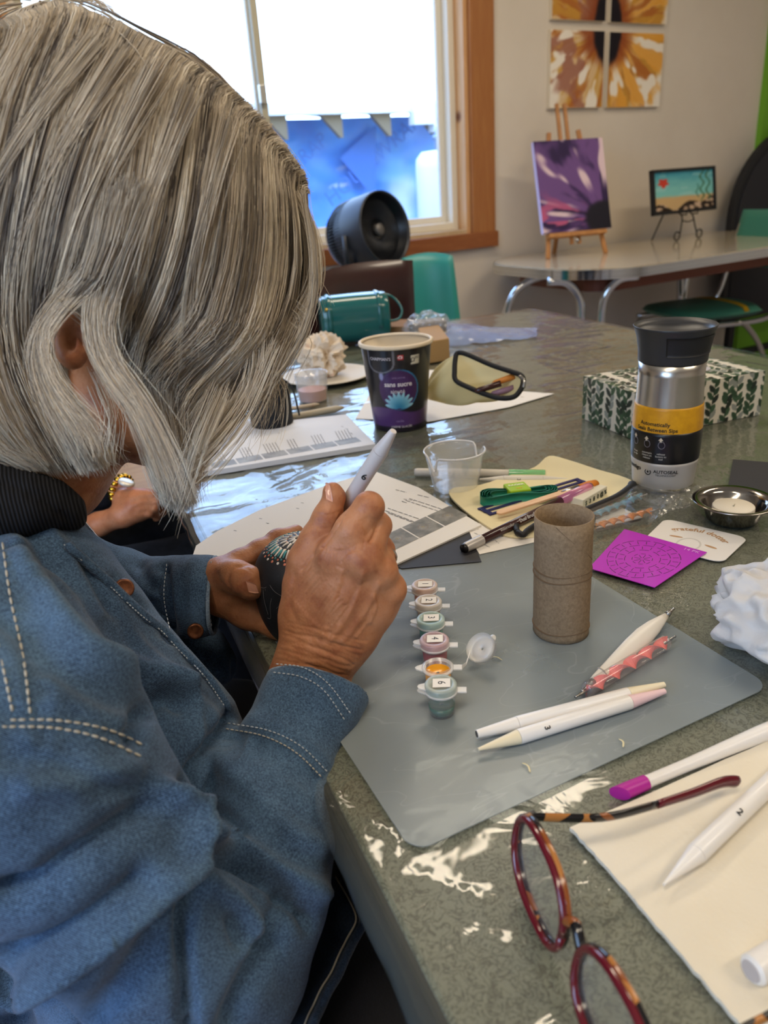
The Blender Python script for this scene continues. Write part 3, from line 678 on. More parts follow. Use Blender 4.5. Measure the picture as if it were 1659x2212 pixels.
# film turned down over both long sides
hang = []
for k in range(1, 3):
    zz = TZ + .0012 - .006 * k; w_ = .0030 * np.sin(ys * 23 + k * .3) * k / 8 + .0012 * np.sin(ys * 57)
    hang.append(np.stack([np.full_like(ys, TX0 - .008) - abs(w_), ys, np.full_like(ys, zz)], -1))
G = np.concatenate([np.array(hang[::-1]), G, np.array([h * [0, 1, 1] + np.stack([2 * TX1 - 0 * ys - (TX1 - .010) + abs(h[:, 0] - TX0 + .008), 0 * ys, 0 * ys], -1) for h in hang])])
film = obj('plastic_cover', MB().sheet(G), m_film, loc=tbl(.6, .6, 0), smooth=True)
tag(film, 'wrinkled clear plastic sheet laid over the green table', 'table cover')

m_paper = mat('white_paper', '#e7e2da', .7); m_paper2 = mat('paper_cool', '#dcdcdf', .7); m_ink = MATS['ink'] = mat('grey_ink', '#6d6d70', .8); m_inkk = mat('black_ink', '#161618', .6)
def slab(name, pts, z, th, m, label, cat, group=None, zs=None, bevel=0):
    P = [at(p[0], p[1], z) for p in pts]
    o = obj(name, MB().prism(P, th), m, loc=None, bevel=bevel); return tag(o, label, cat, group)
def pmap(pts, z):
    """map (u right, v up in 0..1) on the quad bl, br, tr, tl given in photo pixels"""
    bl, br, tr, tl = [at(p[0], p[1], z) for p in pts]
    return lambda u, v: (1 - u) * (1 - v) * bl + u * (1 - v) * br + u * v * tr + (1 - u) * v * tl
def strip(mb, a, b, w_, up=.00015):
    d = unit(b - a); s_ = np.cross(ZU, d) * w_ / 2; mb.add([a - s_ + ZU * up, b - s_ + ZU * up, b + s_ + ZU * up, a + s_ + ZU * up], [(0, 1, 2, 3)])

# ---- frosted craft mat
t = NT('frosted_mat'); sc_ = t.math('ABSOLUTE', t.math('SUBTRACT', t.noise(11, 2, .5, .8, None, (1, 2.5, 1)), .5)); b_ = t.bsdf(t.mix(t.math('MULTIPLY', t.ramp(sc_, [(0, '#ffffff'), (.006, '#000000')]), .22), t.ramp(t.noise(9, 3), [(.3, '#aab2b4'), (.7, '#98a1a3')]), '#e3e7e8'), .28, nrm=t.bump(t.noise(260, 2), .12, .0004), spec=.5)
tr = t.n('BsdfTransparent'); tr.inputs[0].default_value = (.93, .96, .96, 1); mx = t.n('MixShader'); mx.inputs[0].default_value = .44
t.l(tr.outputs[0], mx.inputs[1]); t.l(b_, mx.inputs[2]); m_mat = t.done(mx.outputs[0])
ang = math.radians(4.2); mX = V(math.cos(ang), math.sin(ang), 0); mY = V(-math.sin(ang * .6), math.cos(ang * .6), 0)
mo = tbl(.108, .271, .0036)
mt = obj('craft_mat', MB().prism([mo + mX * (p[0] + .1335) + mY * (p[1] + .165) for p in rrect(.267, .33, .012, 6)], .0007), m_mat, bevel=.0002)
tag(mt, 'translucent frosted plastic craft mat lying under the paint pots', 'mat')
MZ = .0044                                    # top of the mat

# ---- kraft tube
t = NT('kraft_card'); v_ = t.noise(420, 3, .7); c = t.ramp(v_, [(.3, '#7c6750'), (.6, '#8f7a60'), (.85, '#a18c70')])
m_kraft = t.done(t.bsdf(c, .85, nrm=t.bump(t.noise(600, 2), .25, .0003), spec=.2))
tc = at(1211, 1360, MZ); R_ = .0204; Hh = .0945
tt = thing('cardboard_tube', 'empty brown cardboard roll standing upright on the frosted mat', 'tube', tc)
prof = [(R_ - .001, 0), (R_, .0005), (R_ * .99, .004), (R_ * 1.0, .012), (R_, .045), (R_ * .992, .05), (R_, .055), (R_ * 1.0, Hh - .012), (R_ * 1.01, Hh), (R_ * 1.01 - .0008, Hh + .0001), (R_ - .0012, Hh - .012), (R_ - .0012, 0)]
obj('tube_wall', MB().lathe(prof, tc, seg=56, sx=1.0, sy=1.03, cap=(False, False)), m_kraft, tt, smooth=True)
vf = unit((CAM - tc) * V(1, 1, 0)); vr = np.cross(ZU, vf)
def helix(a0, z0, z1, turns, r): return [tc + (vf * math.cos(a) + vr * math.sin(a)) * r + ZU * z for a, z in zip(np.linspace(a0, a0 + turns * 2 * PI, 30), np.linspace(z0, z1, 30))]
m_kd = mat('kraft_seam', '#5a4632', .9)
obj('seam', MB().tube(helix(-.25, Hh - .001, Hh - .032, .25, R_ * 1.012), .00035, 5), m_kd, tt)
obj('seam', MB().tube(helix(2.2, .085, .045, .3, R_ * 1.012), .00035, 5), m_kd, tt)
for z in (.0495, .0545, .007): obj('crease', MB().tube([tc + (vf * math.cos(a) + vr * math.sin(a) * 1.01) * (R_ * 1.004) + ZU * (z + .0006 * math.sin(3 * a)) for a in np.linspace(0, 2 * PI, 48)], .0006, 5), mat('kraft_crease', '#6b553e', .9), tt)

# ---- numbered paint pots
m_pot = clear('pot_plastic', '#f6f6f2', .12, .2, .4, g=.3); m_lid = clear('lid_plastic', '#f7f5f1', .50, .3, .4, g=.3); m_lab = mat('label_paper', '#ebe6dd', .7)
pots = [(917, 1262, '1', '#d98a63', 'orange'), (925, 1297, '2', '#d8bfa6', 'cream'), (930, 1335, '3', '#2f8f80', 'teal green'), (938, 1380, '4', '#8e1d33', 'dark red'), (945, 1428, '5', '#efa21e', 'yellow'), (952, 1476, '6', '#1f5a49', 'dark green')]
rt = unit((at(1000, 1475) - at(900, 1475)) * V(1, 1, 0)); rb = np.cross(ZU, rt)
for px, py, dg, colr, nm in pots:
    LZ = MZ + .0225; lc = at(px, py, LZ); bc = V(lc[0], lc[1], TZ + MZ); r0 = .0088
    open_ = dg == '5'
    lab = f'small clear paint pot of {nm} paint with a number {dg} label on its lid' if not open_ else 'small clear paint pot of yellow paint with its lid flipped open'
    th = thing('paint_pot', lab, 'paint pot', bc, 'row of numbered paint pots')
    _h = hexc(colr) * .30 + .70 * np.array([.98, .97, .95]); m_lidc = clear('lid_' + nm.replace(' ', '_'), tuple(_h), .58, .3, .4, g=.3)
    obj('cup', MB().lathe([(.001, .0004), (r0 * .93, .0004), (r0, .003), (r0 * 1.03, .0175), (r0 * 1.03, .0195), (r0 * .97, .0195), (r0 * .95, .004), (.001, .0014)], bc, seg=32, cap=(False, False)), m_pot, th, smooth=True)
    ph = .0075 if dg == '6' else .0145
    if open_: ph = .0145
    obj('paint', MB().lathe([(.001, .0016), (r0 * .9, .002), (r0 * .945, .004), (r0 * .975, ph), (r0 * .93, ph - .0006), (.001, ph - .0012)], bc, seg=28, cap=(False, False)), mat('paint_' + nm.replace(' ', '_'), colr, .25, coat=.3), th, smooth=True)
    obj('collar', MB().lathe([(r0 * 1.03, .0165), (r0 * 1.22, .0168), (r0 * 1.22, .0180), (r0 * 1.03, .0183)], bc, seg=32, cap=(False, False)), m_lid, th, smooth=True)
    obj('clasp_tab', MB().prism([(-r0 * 1.0 - .0055, -.0018), (-r0 * 1.0 - .0065, .0), (-r0 * 1.0 - .0055, .0018), (-r0 * 1.0, .0048), (-r0 * .9, .005), (-r0 * .9, -.005), (-r0 * 1.0, -.0048)], .0009, o=bc + ZU * .0165, fr=(rt, rb, ZU)), m_lid, th)
    obj('hinge_tab', MB().prism([(r0 * 1.15, -.0027), (r0 * 1.15 + .0062, -.0027), (r0 * 1.15 + .0062, .0027), (r0 * 1.15, .0027)], .0012, o=bc + ZU * .0168, fr=(rt, rb, ZU)), m_lid, th, bevel=.0003)
    if not open_:
        ld = obj('lid', MB().lathe([(r0 * 1.16, .0182), (r0 * 1.18, .0215), (r0 * 1.12, .0224), (r0 * .86, .0228), (r0 * .82, .0221), (.001, .0221)], bc, seg=36, cap=(False, False)), m_lidc, th, smooth=True)
        obj('clasp', MB().prism([(-r0 * 1.0 - .0055, -.0018), (-r0 * 1.0 - .0062, .0), (-r0 * 1.0 - .0055, .0018), (-r0 * 1.0, .0042), (-r0 * .95, .0042), (-r0 * .95, -.0042), (-r0 * 1.0, -.0042)], .0009, o=bc + ZU * .0193, fr=(rt, rb, ZU)), m_lid, ld)
        lb = obj('number_label', MB().prism([(-.0056, -.0050), (.0056, -.0044), (.0054, .0048), (-.0058, .0042)], .0001, o=bc + ZU * .0229 + rt * .0006, fr=(rt, rb, ZU)), m_lab, th)
        lettering(dg, .0072, m_inkk, planar(bc + ZU * .02302 + rt * .0004, -rb, rt, .00003), lb, 'digit', extrude=.00003)
    else:
        lc2 = at(1042, 1402, MZ + .012); ax = unit(V(0, 0, 1) * .75 + vf * .45 + rt * -.45); r1 = r0 * 1.16
        ld = obj('open_lid', MB().lathe([(r1, .0035), (r1 * 1.02, .0), (r1 * .8, -.0008), (r1 * .78, .0002), (.001, .0002), (.001, -.0006), (r1 * 1.05, -.0012), (r1 * 1.08, .0036)], lc2, axis=ax, seg=36, cap=(False, False)), m_lid, th, smooth=True)
        a_ = bc + rt * (r0 * 1.15 + .006) + ZU * .0172; b_ = lc2 - rt * r1 * .85 - ZU * .002 - rb * .001
        obj('living_hinge', MB().prism([a_ - rb * .0025, (a_ + b_) / 2 - ZU * .0035 - rb * .0018, b_ - rb * .0018, b_ + rb * .0018, (a_ + b_) / 2 - ZU * .0035 + rb * .0018, a_ + rb * .0025], .0006), m_lid, ld)
        p_ = lc2 + unit(rt * .7 + rb * .75) * r1 * 1.1; obj('clasp', MB().lathe([(.001, 0), (.003, .0003), (.003, .001), (.001, .0012)], p_ + ZU * .003, axis=ax, seg=14), m_lid, ld, smooth=True)

# ---- travel mug
def hgt(base, py):
    lo, hi = 0, .6
    for _ in range(40):
        m_ = (lo + hi) / 2; y = pix(base + ZU * m_)[1]
        if y > py: lo = m_
        else: hi = m_
    return lo
mc = at(1430, 1046, .0015); mH = hgt(mc, 700)
mug = thing('travel_mug', 'stainless steel travel mug with black lid and yellow and black paper band', 'mug', mc)
m_steel = NT('brushed_steel'); n_ = m_steel.noise(300, 2, .5, 0, None, (1, 1, .02)); m_steel = m_steel.done(m_steel.bsdf('#c6c2bb', .26, metal=1.0, nrm=m_steel.bump(n_, .08, .0004)))
zz = lambda f: mH * f
P_ = [(.0, .0255), (.006, .029), (.02, .0308), (.06, .0318), (.12, .0325), (.22, .0345), (.34, .0352), (.48, .0345), (.60, .0330), (.72, .0325), (.80, .0330)]
def mugr(z): f = z / mH; return float(np.interp(f, [p[0] for p in P_], [p[1] for p in P_]))
obj('steel_body', MB().lathe([(.001, 0)] + [(r, zz(f)) for f, r in P_] + [(.030, zz(.80)), (.028, zz(.2)), (.001, zz(.05))], mc, seg=64, cap=(False, False)), m_steel, mug, smooth=True)
obj('foot_ring', MB().lathe([(.0262, -.0002), (.0275, .001), (.0275, .0025)], mc, seg=48), mat('foot_rubber', '#3a3a3a', .6), mug)
m_lidb = mat('mug_lid_plastic', '#2c2d30', .42, bump=(900, .08, .0002)); m_lidg = mat('mug_lid_soft', '#17181b', .55)
lp = [(.0336, .795), (.0338, .80), (.0343, .86), (.0362, .93), (.0392, .985), (.0405, 1.0), (.0398, 1.003), (.036, .975), (.033, .955), (.001, .95)]
obj('lid', MB().lathe([(r, zz(f)) for r, f in lp], mc, seg=64, cap=(False, False)), m_lidb, mug, smooth=True)
mf = unit((CAM - mc) * V(1, 1, 0)); mr = np.cross(ZU, mf)
def lidr(f): return float(np.interp(f, [.795, .86, .93, .985], [.0337, .0343, .0362, .0392]))
A_ = np.linspace(-.18, 1.45, 26); F_ = np.linspace(.845, .955, 8)
G = np.array([[mc + (mf * math.cos(a) + mr * math.sin(a)) * (lidr(f - (.0 if a > .15 else 0)) + .0008) + ZU * zz(f) for f in (F_ if a > .05 else F_[0] + (F_ - F_[0]))] for a in A_]); 
obj('grip_panel', MB().sheet(G, .0006, -mf * .5), m_lidg, mug, smooth=True)
dlt = mc + ZU * zz(.957)
obj('drink_hole', MB().prism([dlt + mr * x + mf * y for x, y in ((.006, .016), (.020, .014), (.021, .021), (.007, .024))], .0006), m_inkk, mug)
obj('vent_button', MB().prism([dlt + mr * x + mf * y for x, y in ((-.022, .010), (-.008, .012), (-.008, .020), (-.02, .018))], .0014), m_lidg, mug, bevel=.0004)
m_yb = mat('band_yellow', '#d99e1a', .35, noise=(60, '#c98f14', .4, .6)); m_bb = mat('band_black', '#101115', .3)
def band(f0, f1, up): return MB().lathe([(mugr(zz(f)) + up, zz(f)) for f in np.linspace(f0, f1, 10)] + [(mugr(zz(f1)) + .0001, zz(f1)), (mugr(zz(f0)) + .0001, zz(f0))], mc, seg=64, cap=(False, False))
fy1 = hgt(mc + mf * .034, 884) / mH; fy0 = hgt(mc + mf * .034, 938) / mH; fb0 = hgt(mc + mf * .034, 1004) / mH
yb = obj('yellow_band', band(fy0, fy1, .0004), m_yb, mug, smooth=True); bb_ = obj('black_band', band(fb0, fy0, .0004), m_bb, mug, smooth=True)
obj('pale_band', band(.035, fb0, .0003), mat('silver_sleeve', '#bdb9b3', .45, metal=.25), mug, smooth=True)
m_wink = mat('white_print', '#c9c6bd', .5)
def wrapc(base, z0, a0, rf, up, fdir, rdir):
    def f(v):
        r0 = rf(z0); a = a0 + v[:, 0] / r0; z = z0 + v[:, 1]; r = np.array([rf(q) for q in z]) + up + v[:, 2]
        return base + (fdir * np.cos(a)[:, None] + rdir * np.sin(a)[:, None]) * r[:, None] + ZU * z[:, None]
    return f
def mlet(txt, size, m, z, a, parent, up=.0006, **k): return lettering(txt, size, m, wrapc(mc, z, a, mugr, up, mf, mr), parent, extrude=.00005, **k)
zy0, zy1, zb0 = zz(fy0), zz(fy1), zz(fb0)
mlet('Automatically', .0056, m_inkk, zy0 + (zy1 - zy0) * .36, -.36, yb, bold=.0001); mlet('Seals Between Sips', .0056, m_inkk, zy0 + (zy1 - zy0) * .14, -.30, yb, bold=.0001)
for a, tx in ((-.95, 'Press\nto sip'), (-.52, 'automatic\nreturn on\nrelease'), (-.10, 'release\nbutton to\nseal')):
    mlet(tx, .0028, m_wink, zb0 + (zy0 - zb0) * .26, a, bb_)
    cpt = zb0 + (zy0 - zb0) * .64
    ringp = [wrapc(mc, cpt, a, mugr, .0007, mf, mr)(np.array([[math.cos(q) * .0032, math.sin(q) * .0038, 0]]))[0] for q in np.linspace(0, 2 * PI, 18)]
    obj('sip_icon', MB().tube(ringp, .0003, 5), mat('icon_grey', '#7d7b84', .5), bb_)
    obj('sip_arrow', MB().prism([wrapc(mc, cpt + .005, a - .03, mugr, .0006, mf, mr)(np.array([[x, y, 0]]))[0] for x, y in ((-.001, -.002), (.001, -.002), (.001, 0), (.0024, 0), (0, .003), (-.0024, 0), (-.001, 0))], .0002, fr=(mr, ZU, mf)), mat('icon_cream', '#cfc3ae', .5), bb_)
mlet('contigo', .0066, m_inkk, zz(.155), -1.02, mug, bold=.0002); mlet('AUTOSEAL', .0050, m_inkk, zz(.150), .08, mug, bold=.0001); mlet('TECHNOLOGY', .0030, m_inkk, zz(.128), .08, mug)
ic = wrapc(mc, zz(.142), -.47, mugr, .0005, mf, mr)
obj('seal_logo', MB().tube([ic(np.array([[math.cos(q) * .0030, math.sin(q) * .0030, 0]]))[0] for q in np.linspace(-3.9, .75, 16)], .0005, 5), m_inkk, mug)
obj('seal_drop', MB().prism([ic(np.array([[x, y, 0]]))[0] for x, y in ((0, .0024), (.0012, 0), (0, -.0012), (-.0012, 0))], .0002, fr=(mr, ZU, mf)), m_inkk, mug)

# ---- ice cream tub
cc = at(865, 916, .002); cH = hgt(cc, 733)
cup = thing('ice_cream_tub', 'tall black and purple paper ice cream tub, empty, with cream rim', 'tub', cc)
cf = unit((CAM - cc) * V(1, 1, 0)); cr = np.cross(ZU, cf)
rb0, rt0 = .0375, .0492
def cupr(z): return rb0 + (rt0 - rb0) * z / cH
m_cream = mat('tub_cream', '#e0cfb4', .6)
aa = np.linspace(-PI, PI, 200); zzs = np.linspace(.0, cH * .975, 120); A2, Z2 = np.meshgrid(aa, zzs, indexing='ij')
xx = A2 * (rb0 + rt0) / 2; vv = Z2 / cH
n1_ = fbm(np.stack([xx * 60, vv * 6, 0 * xx], -1), 2, 4)
cc_ = np.broadcast_to(hexc('#16151c'), A2.shape + (3,)).copy()
def over(k, col): 
    global cc_
    cc_ = mixc(cc_, np.broadcast_to(hexc(col), cc_.shape), k)
over(sst(.012, -.012, vv - (.26 - .035 * np.sin(xx * 60))), '#4f3166'); over(sst(.07, .05, vv), '#17121f')
dcirc = np.hypot(xx, (vv - .50) * cH / 1.0 * 1.0); over(sst(.0285, .0270, dcirc), '#3f2152'); over(sst(.0295, .0287, dcirc) * sst(.0270, .0280, dcirc) * sst(-.02, .02, xx), '#2f7fae')
over(sst(.0235, .019, dcirc) * sst(.5, .62, vv) , '#472a5c')
pc = .265 * 1.0
for k in range(9):
    an = math.radians(14 + k * 19); px_, pv = math.cos(an), math.sin(an)
    dx, dy = xx, (vv - .285) * cH; along = dx * px_ + dy * pv; across = -dx * pv + dy * px_
    L_ = .0225 if k not in (0, 8) else .020
    kk = sst(.0031, .0024, abs(across) / np.clip(np.sqrt(np.clip(1 - ((along - L_ * .55) / (L_ * .5)) ** 2, 0, 1)), .05, 1)) * (along > 0) * (along < L_ * 1.05)
    cc_ = mixc(cc_, mixc(hexc('#1f6f93'), hexc('#9fd0dd'), np.clip(along / L_, 0, 1)), kk)
over(sst(.004, .002, np.hypot(xx + .0225, ((vv - .66) * cH) * .5)), '#8d93bd')
# enclosing outline of the name plate
px0 = -.022; e1 = abs(np.hypot((xx - px0) / .0175, np.minimum(0, (vv - .80) * cH) / .012) - 1) ; over(sst(.10, .05, e1) * (vv < .97) , '#6b6b74')
over(sst(.004, .0035, abs(xx + .000 - .0045 )) * sst(.0035, .003, abs((vv - .87) * cH)), '#b5232b'); over(sst(.0032, .0025, np.hypot(xx - .0045, (vv - .87) * cH * 1.3)), '#e6dcdc'); over(sst(.0016, .0011, np.hypot(xx - .0045, (vv - .87) * cH)), '#8f1f26')
over(sst(.0062, .0058, abs(xx - .0235)) * sst(.0065, .006, abs((vv - .83) * cH)), '#cfc9b8')
over(sst(.0008, .0004, abs(np.hypot(xx - .0205, (vv - .83) * cH) - .0026)), '#2c2c30'); over(sst(.0004, .0002, abs((xx - .0178) - ((vv - .795) * cH) * .7)) * (abs(xx - .0178) < .0012), '#2c2c30')
for q in (.0, .0022): over(sst(.0005, .0003, abs((vv - .845) * cH - q)) * (abs(xx - .0262) < .003), '#2c2c30')
ang_s = A2 - 2.2
G = cc + (cf * np.cos(A2)[..., None] + cr * np.sin(A2)[..., None]) * (rb0 + (rt0 - rb0) * vv)[..., None] + ZU * Z2[..., None]
sleeve = obj('printed_sleeve', MB().sheet(G), vcmat('glossy_print', .3, .5, coat=.3), cup, smooth=True, cols=LC(cc_).reshape(-1, 3))
obj('inner_wall', MB().lathe([(rt0 + .0002, cH * .97), (rt0 - .001, cH), (rb0 - .002, .006), (.001, .006)], cc, seg=64, cap=(False, False)), m_cream, cup, smooth=True)
obj('rolled_rim', MB().lathe([(rt0 - .001, cH * .955), (rt0 + .0022, cH * .957), (rt0 + .0030, cH * .975), (rt0 + .0024, cH * .995), (rt0 + .0005, cH * 1.004), (rt0 - .0015, cH * .998), (rt0 - .002, cH * .98)], cc, seg=64, cap=(False, False)), m_cream, cup, smooth=True)
obj('base_disc', MB().lathe([(.001, .0), (rb0, .0)], cc, seg=48, cap=(False, False)), m_cream, cup)
def clet(txt, size, m, v, x, **k): return lettering(txt, size, m, wrapc(cc, v * cH, x / ((rb0 + rt0) / 2), cupr, .0003, cf, cr), sleeve, extrude=.00005, **k)
m_cw = mat('print_white', '#d9cfd2', .5)
clet("CHAPMAN'S", .0058, m_cw, .855, px0); clet('sans sucre', .0092, m_cw, .565, .0, bold=.00025); clet('ajouté', .0080, m_cw, .485, -.001)
clet('CRÈME GLACÉE', .0042, m_cw, .060, .002); clet('vanille', .0042, mat('print_lilac', '#9a86ad', .5), .13, .0); clet('SANS LACTOSE', .0026, MATS['print_lilac'], .64, .001)

# ---- tissue box with leaves
tA, tB, tC = at(1257, 903, .002), at(1365, 949, .002), at(1610, 886, .002)
bh = hgt(tA, 812); ea_, eb_ = unit(tA - tB), unit(tC - tB); eb_ = unit(eb_ - ea_ * (ea_ @ eb_)); la = np.linalg.norm(tA - tB); lb_ = (tC - tB) @ eb_
tb_ = thing('tissue_box', 'tissue box with dark green and black leaf pattern on white behind the mug', 'tissue box', tB + ea_ * la / 2 + eb_ * lb_ / 2)
def leafpat(U, Vv, seed):
    """metres"""
    c = np.broadcast_to(hexc('#ddd6c6'), U.shape + (3,)).copy(); r = random.Random(seed); cols = ['#2f4a35', '#1e2a24', '#3d5a41', '#27402f', '#8e938c']
    for stem in np.arange(U.min() - .02, U.max() + .03, .0205):
        sx = stem + r.uniform(-.003, .003)
        c = mixc(c, np.broadcast_to(hexc('#1f3327'), c.shape), sst(.0008, .0005, abs(U - sx - .003 * np.sin(Vv * 40 + stem * 90))))
        for q in np.arange(Vv.min() - .02, Vv.max() + .02, .0105):
            for sg in (-1, 1):
                a = math.radians(90 - sg * r.uniform(28, 44)); ox, oy = sx + .003 * math.sin(q * 40 + stem * 90), q + r.uniform(-.002, .002) + (.005 if sg > 0 else 0); L_ = r.uniform(.0125, .0165)
                al = (U - ox) * math.cos(a) + (Vv - oy) * math.sin(a); ac = -(U - ox) * math.sin(a) + (Vv - oy) * math.cos(a)
                wdt = .0036 * np.sin(np.clip(al / L_, 0, 1) * PI) ** .8
                c = mixc(c, np.broadcast_to(hexc(r.choice(cols)), c.shape), sst(.0004, -.0002, abs(ac) - wdt) * (al > 0) * (al < L_))
    return LC(c).reshape(-1, 3)
def face(o, ex, ey, lx, ly, nm, seed):
    u = np.linspace(0, lx, int(lx * 900)); v = np.linspace(0, ly, int(ly * 900)); U, Vv = np.meshgrid(u, v, indexing='ij')
    return obj(nm, MB().sheet(o + U[..., None] * ex + Vv[..., None] * ey), vcmat('box_print', .35, .5), tb_, cols=leafpat(U, Vv, seed))
face(tB + ea_ * la, -ea_, ZU, la, bh, 'end_panel', 3); face(tB, eb_, ZU, lb_, bh, 'side_panel', 5); face(tB + ZU * bh, eb_, ea_, lb_, la, 'top_panel', 8)
obj('far_panels', MB().box(tB + ea_ * la / 2 + eb_ * lb_ / 2 + ZU * (bh / 2 - .0001), (la - .0004, lb_ - .0004, bh - .0006), (ea_, eb_, ZU)), mat('box_card', '#d5cfc0', .7), tb_)
cen = tB + ea_ * la / 2 + eb_ * lb_ * .5 + ZU * (bh + .0003)
obj('opening_film', MB().prism([cen + ea_ * .022 * math.sin(a) + eb_ * .06 * math.cos(a) for a in np.linspace(0, 2 * PI, 28)[:-1]], .0003), mat('opening_film', '#c9c6cc', .2), tb_)
obj('tissue', MB().sheet(np.array([[cen + eb_ * x + ea_ * (.004 * math.sin(x * 300)) + ZU * (z + .0) for z in np.linspace(0, .018, 5)] for x in np.linspace(-.03, .03, 14)]), .0005, ea_), mat('tissue_white', '#ece9e4', .9), tb_)
# ============================================================ small things on the table
def rod(mb, a, b, prof, seg=16, sx=1, sy=1, x=None):
    """prof: [(t 0..1, radius)] along a->b"""
    L_ = np.linalg.norm(b - a); return mb.lathe([(r, t * L_) for t, r in prof], a, axis=b - a, seg=seg, sx=sx, sy=sy, x=x, cap=(True, True))
m_white = mat('white_plastic', '#e9e4dc', .35, coat=.2); m_offw = mat('offwhite_plastic', '#dcd5c8', .35); m_black = mat('black_plastic', '#0f0f12', .35)
m_metal = mat('tool_steel', '#a9a7a3', .25, metal=1.0)
def pencil(px0, px1, z, r, lab, tip0, tip1, col0, col1, digit=None, dt_=.3, group=None, z1=None, body=None):
    a = at(px0[0], px0[1], z); b = at(px1[0], px1[1], z if z1 is None else z1); d = unit(b - a); L_ = np.linalg.norm(b - a)
    t = thing('shaping_pencil', lab, 'pencil', (a + b) / 2 - ZU * r, group); bm = body or m_white
    s0, s1 = .027 / L_, 1 - .027 / L_
    obj('barrel', rod(MB(), a + d * .027, b - d * .027, [(0, r * .98), (.004, r), (.996, r), (1, r * .98)], 24), bm, t, auto=40)
    obj('tip', rod(MB(), a, a + d * .0268, [(0, tip0), (.02, tip0 * 1.02), (1, r * .97)], 24), col0, t, auto=40); obj('tip', rod(MB(), b, b - d * .0268, [(0, tip1), (.02, tip1 * 1.02), (1, r * .97)], 24), col1, t, auto=40)
    if digit:
        c0 = a + (b - a) * dt_; f_ = unit(CAM - c0); f_ = unit(f_ - d * (f_ @ d)); sd = np.cross(d, f_)
        lettering(digit, r * 1.15, m_inkk, planar(c0 + f_ * (r + .0002), sd, d, .0002), t, 'digit', extrude=.00003, bold=.0001)
    return t, a, b, d
m_tipy = mat('tip_cream', '#e6d9b8', .4); m_tipp = mat('tip_pink', '#e6c3c3', .4)
p1 = pencil((1030, 1586), (1435, 1479), MZ + .0046, .0045, 'white double-ended shaping pencil lying on the mat, the farther of two side by side', .0026, .0019, m_white, m_tipy, group='white double pencils')
t_, a, b, d = p1; f_ = unit(CAM - a); sd = unit(np.cross(d, f_)); ff = unit(np.cross(sd, d)) 
if ff @ (CAM - a) < 0: ff = -ff
if sd @ ZU > 0: sd = -sd
lettering('color shaper  wipe-out tool', .0040, mat('faint_print', '#a39c92', .5), planar(a + (b - a) * .48 + unit(ff + sd * .9) * .0045, d, -sd + ff * .3, .0002), t_, extrude=.00002)
obj('tip_hole', rod(MB(), a - d * .0002, a + d * .001, [(0, .0021), (1, .0021)]), mat('dark_grey', '#4a4642', .6), t_)
pencil((1033, 1619), (1436, 1493), MZ + .0046, .0046, 'white double-ended shaping pencil with a pink tip, nearest on the mat', .0010, .0018, m_tipy, m_tipp, '3', .335, group='white double pencils')
# pen number two on the felt, plus the end of another at the corner
pencil((1434, 1911), (1760, 1600), .0105, .0050, 'white shaping pencil marked with a 2 lying on the cream felt', .0006, .0016, m_white, m_white, '2', .42, group='white double pencils')
a = at(1622, 2098, .010); b = at(1720, 2040, .010)
t = thing('white_marker', 'white marker end at the right edge on the cream felt', 'marker', a - ZU * .006)
obj('barrel', rod(MB(), a, b, [(0, .0052), (.05, .0064), (1, .0066)], 24), m_white, t, auto=40); obj('end_cap', rod(MB(), a - unit(b - a) * .0006, a + unit(b - a) * .001, [(0, .0044), (1, .005)], 20), mat('cap_grey', '#b9b0ac', .5), t)
# the shaper held in the hand
PT0, PT1 = dp(850, 931, .468), dp(668, 1216, .558)
d = unit(PT1 - PT0); t = thing('shaping_pencil', 'white shaping pencil marked with a 6, held upright in the right hand', 'pencil', PT1, 'white double pencils')
PL = np.linalg.norm(PT1 - PT0); r = .0051
obj('barrel', rod(MB(), PT0 + d * .0185, PT1 - d * .024, [(0, r * .98), (.004, r), (.996, r), (1, r * .98)], 28), mat('pen_grey_white', '#c9c2c0', .35), t, auto=40)
obj('tip', rod(MB(), PT0, PT0 + d * .0183, [(0, .0021), (.02, .0023), (1, r * .97)], 24), MATS['pen_grey_white'], t, auto=40); obj('tip', rod(MB(), PT1, PT1 - d * .0238, [(0, .0009), (1, r * .97)], 24), MATS['pen_grey_white'], t, auto=40)
c0 = dp(791, 1014, .495); f_ = unit(CAM - c0); s_ = np.clip((c0 - PT0) @ d, 0, 1); c0 = PT0 + d * s_; f_ = unit(CAM - c0); f_ = unit(f_ - d * (f_ @ d)); sd = np.cross(d, f_)
lettering('6', .0070, m_inkk, planar(c0 + f_ * (r + .0002), -sd, -d, .0002), t, 'digit', extrude=.00003, bold=.0001)

# ---- dotting tools
a = at(1281, 1472, MZ + .006); b = at(1441, 1328, MZ + .0065); d = unit(b - a); sdx = unit(np.cross(ZU, d)); L_ = np.linalg.norm(b - a)
t = thing('dotting_tool', 'white blade-shaped dotting tool leaning across the mat edge', 'tool', (a + b) / 2 - ZU * .006)
prof = [(0, .0026), (.04, .0032), (.16, .0040), (.3, .0050), (.5, .0064), (.66, .0068), (.8, .0056), (.92, .0034), (1, .0020)]
obj('handle', rod(MB(), a, b, prof, 24, 1, .42, x=unit(sdx * .85 + ZU * .5)), m_offw, t, smooth=True)
obj('collar', rod(MB(), a + d * .012, a + d * .0128, [(0, .0045), (1, .0045)], 20, 1, .5, x=unit(sdx * .85 + ZU * .5)), mat('seam_grey', '#a8a094', .5), t)
for e, dd, l_ in ((a, -d, .014), (b, d, .012)):
    obj('metal_tip', rod(MB(), e, e + dd * l_, [(0, .0024), (.3, .0018), (.85, .0007), (.9, .0011), (1, .0009)], 14), m_metal, t, smooth=True)
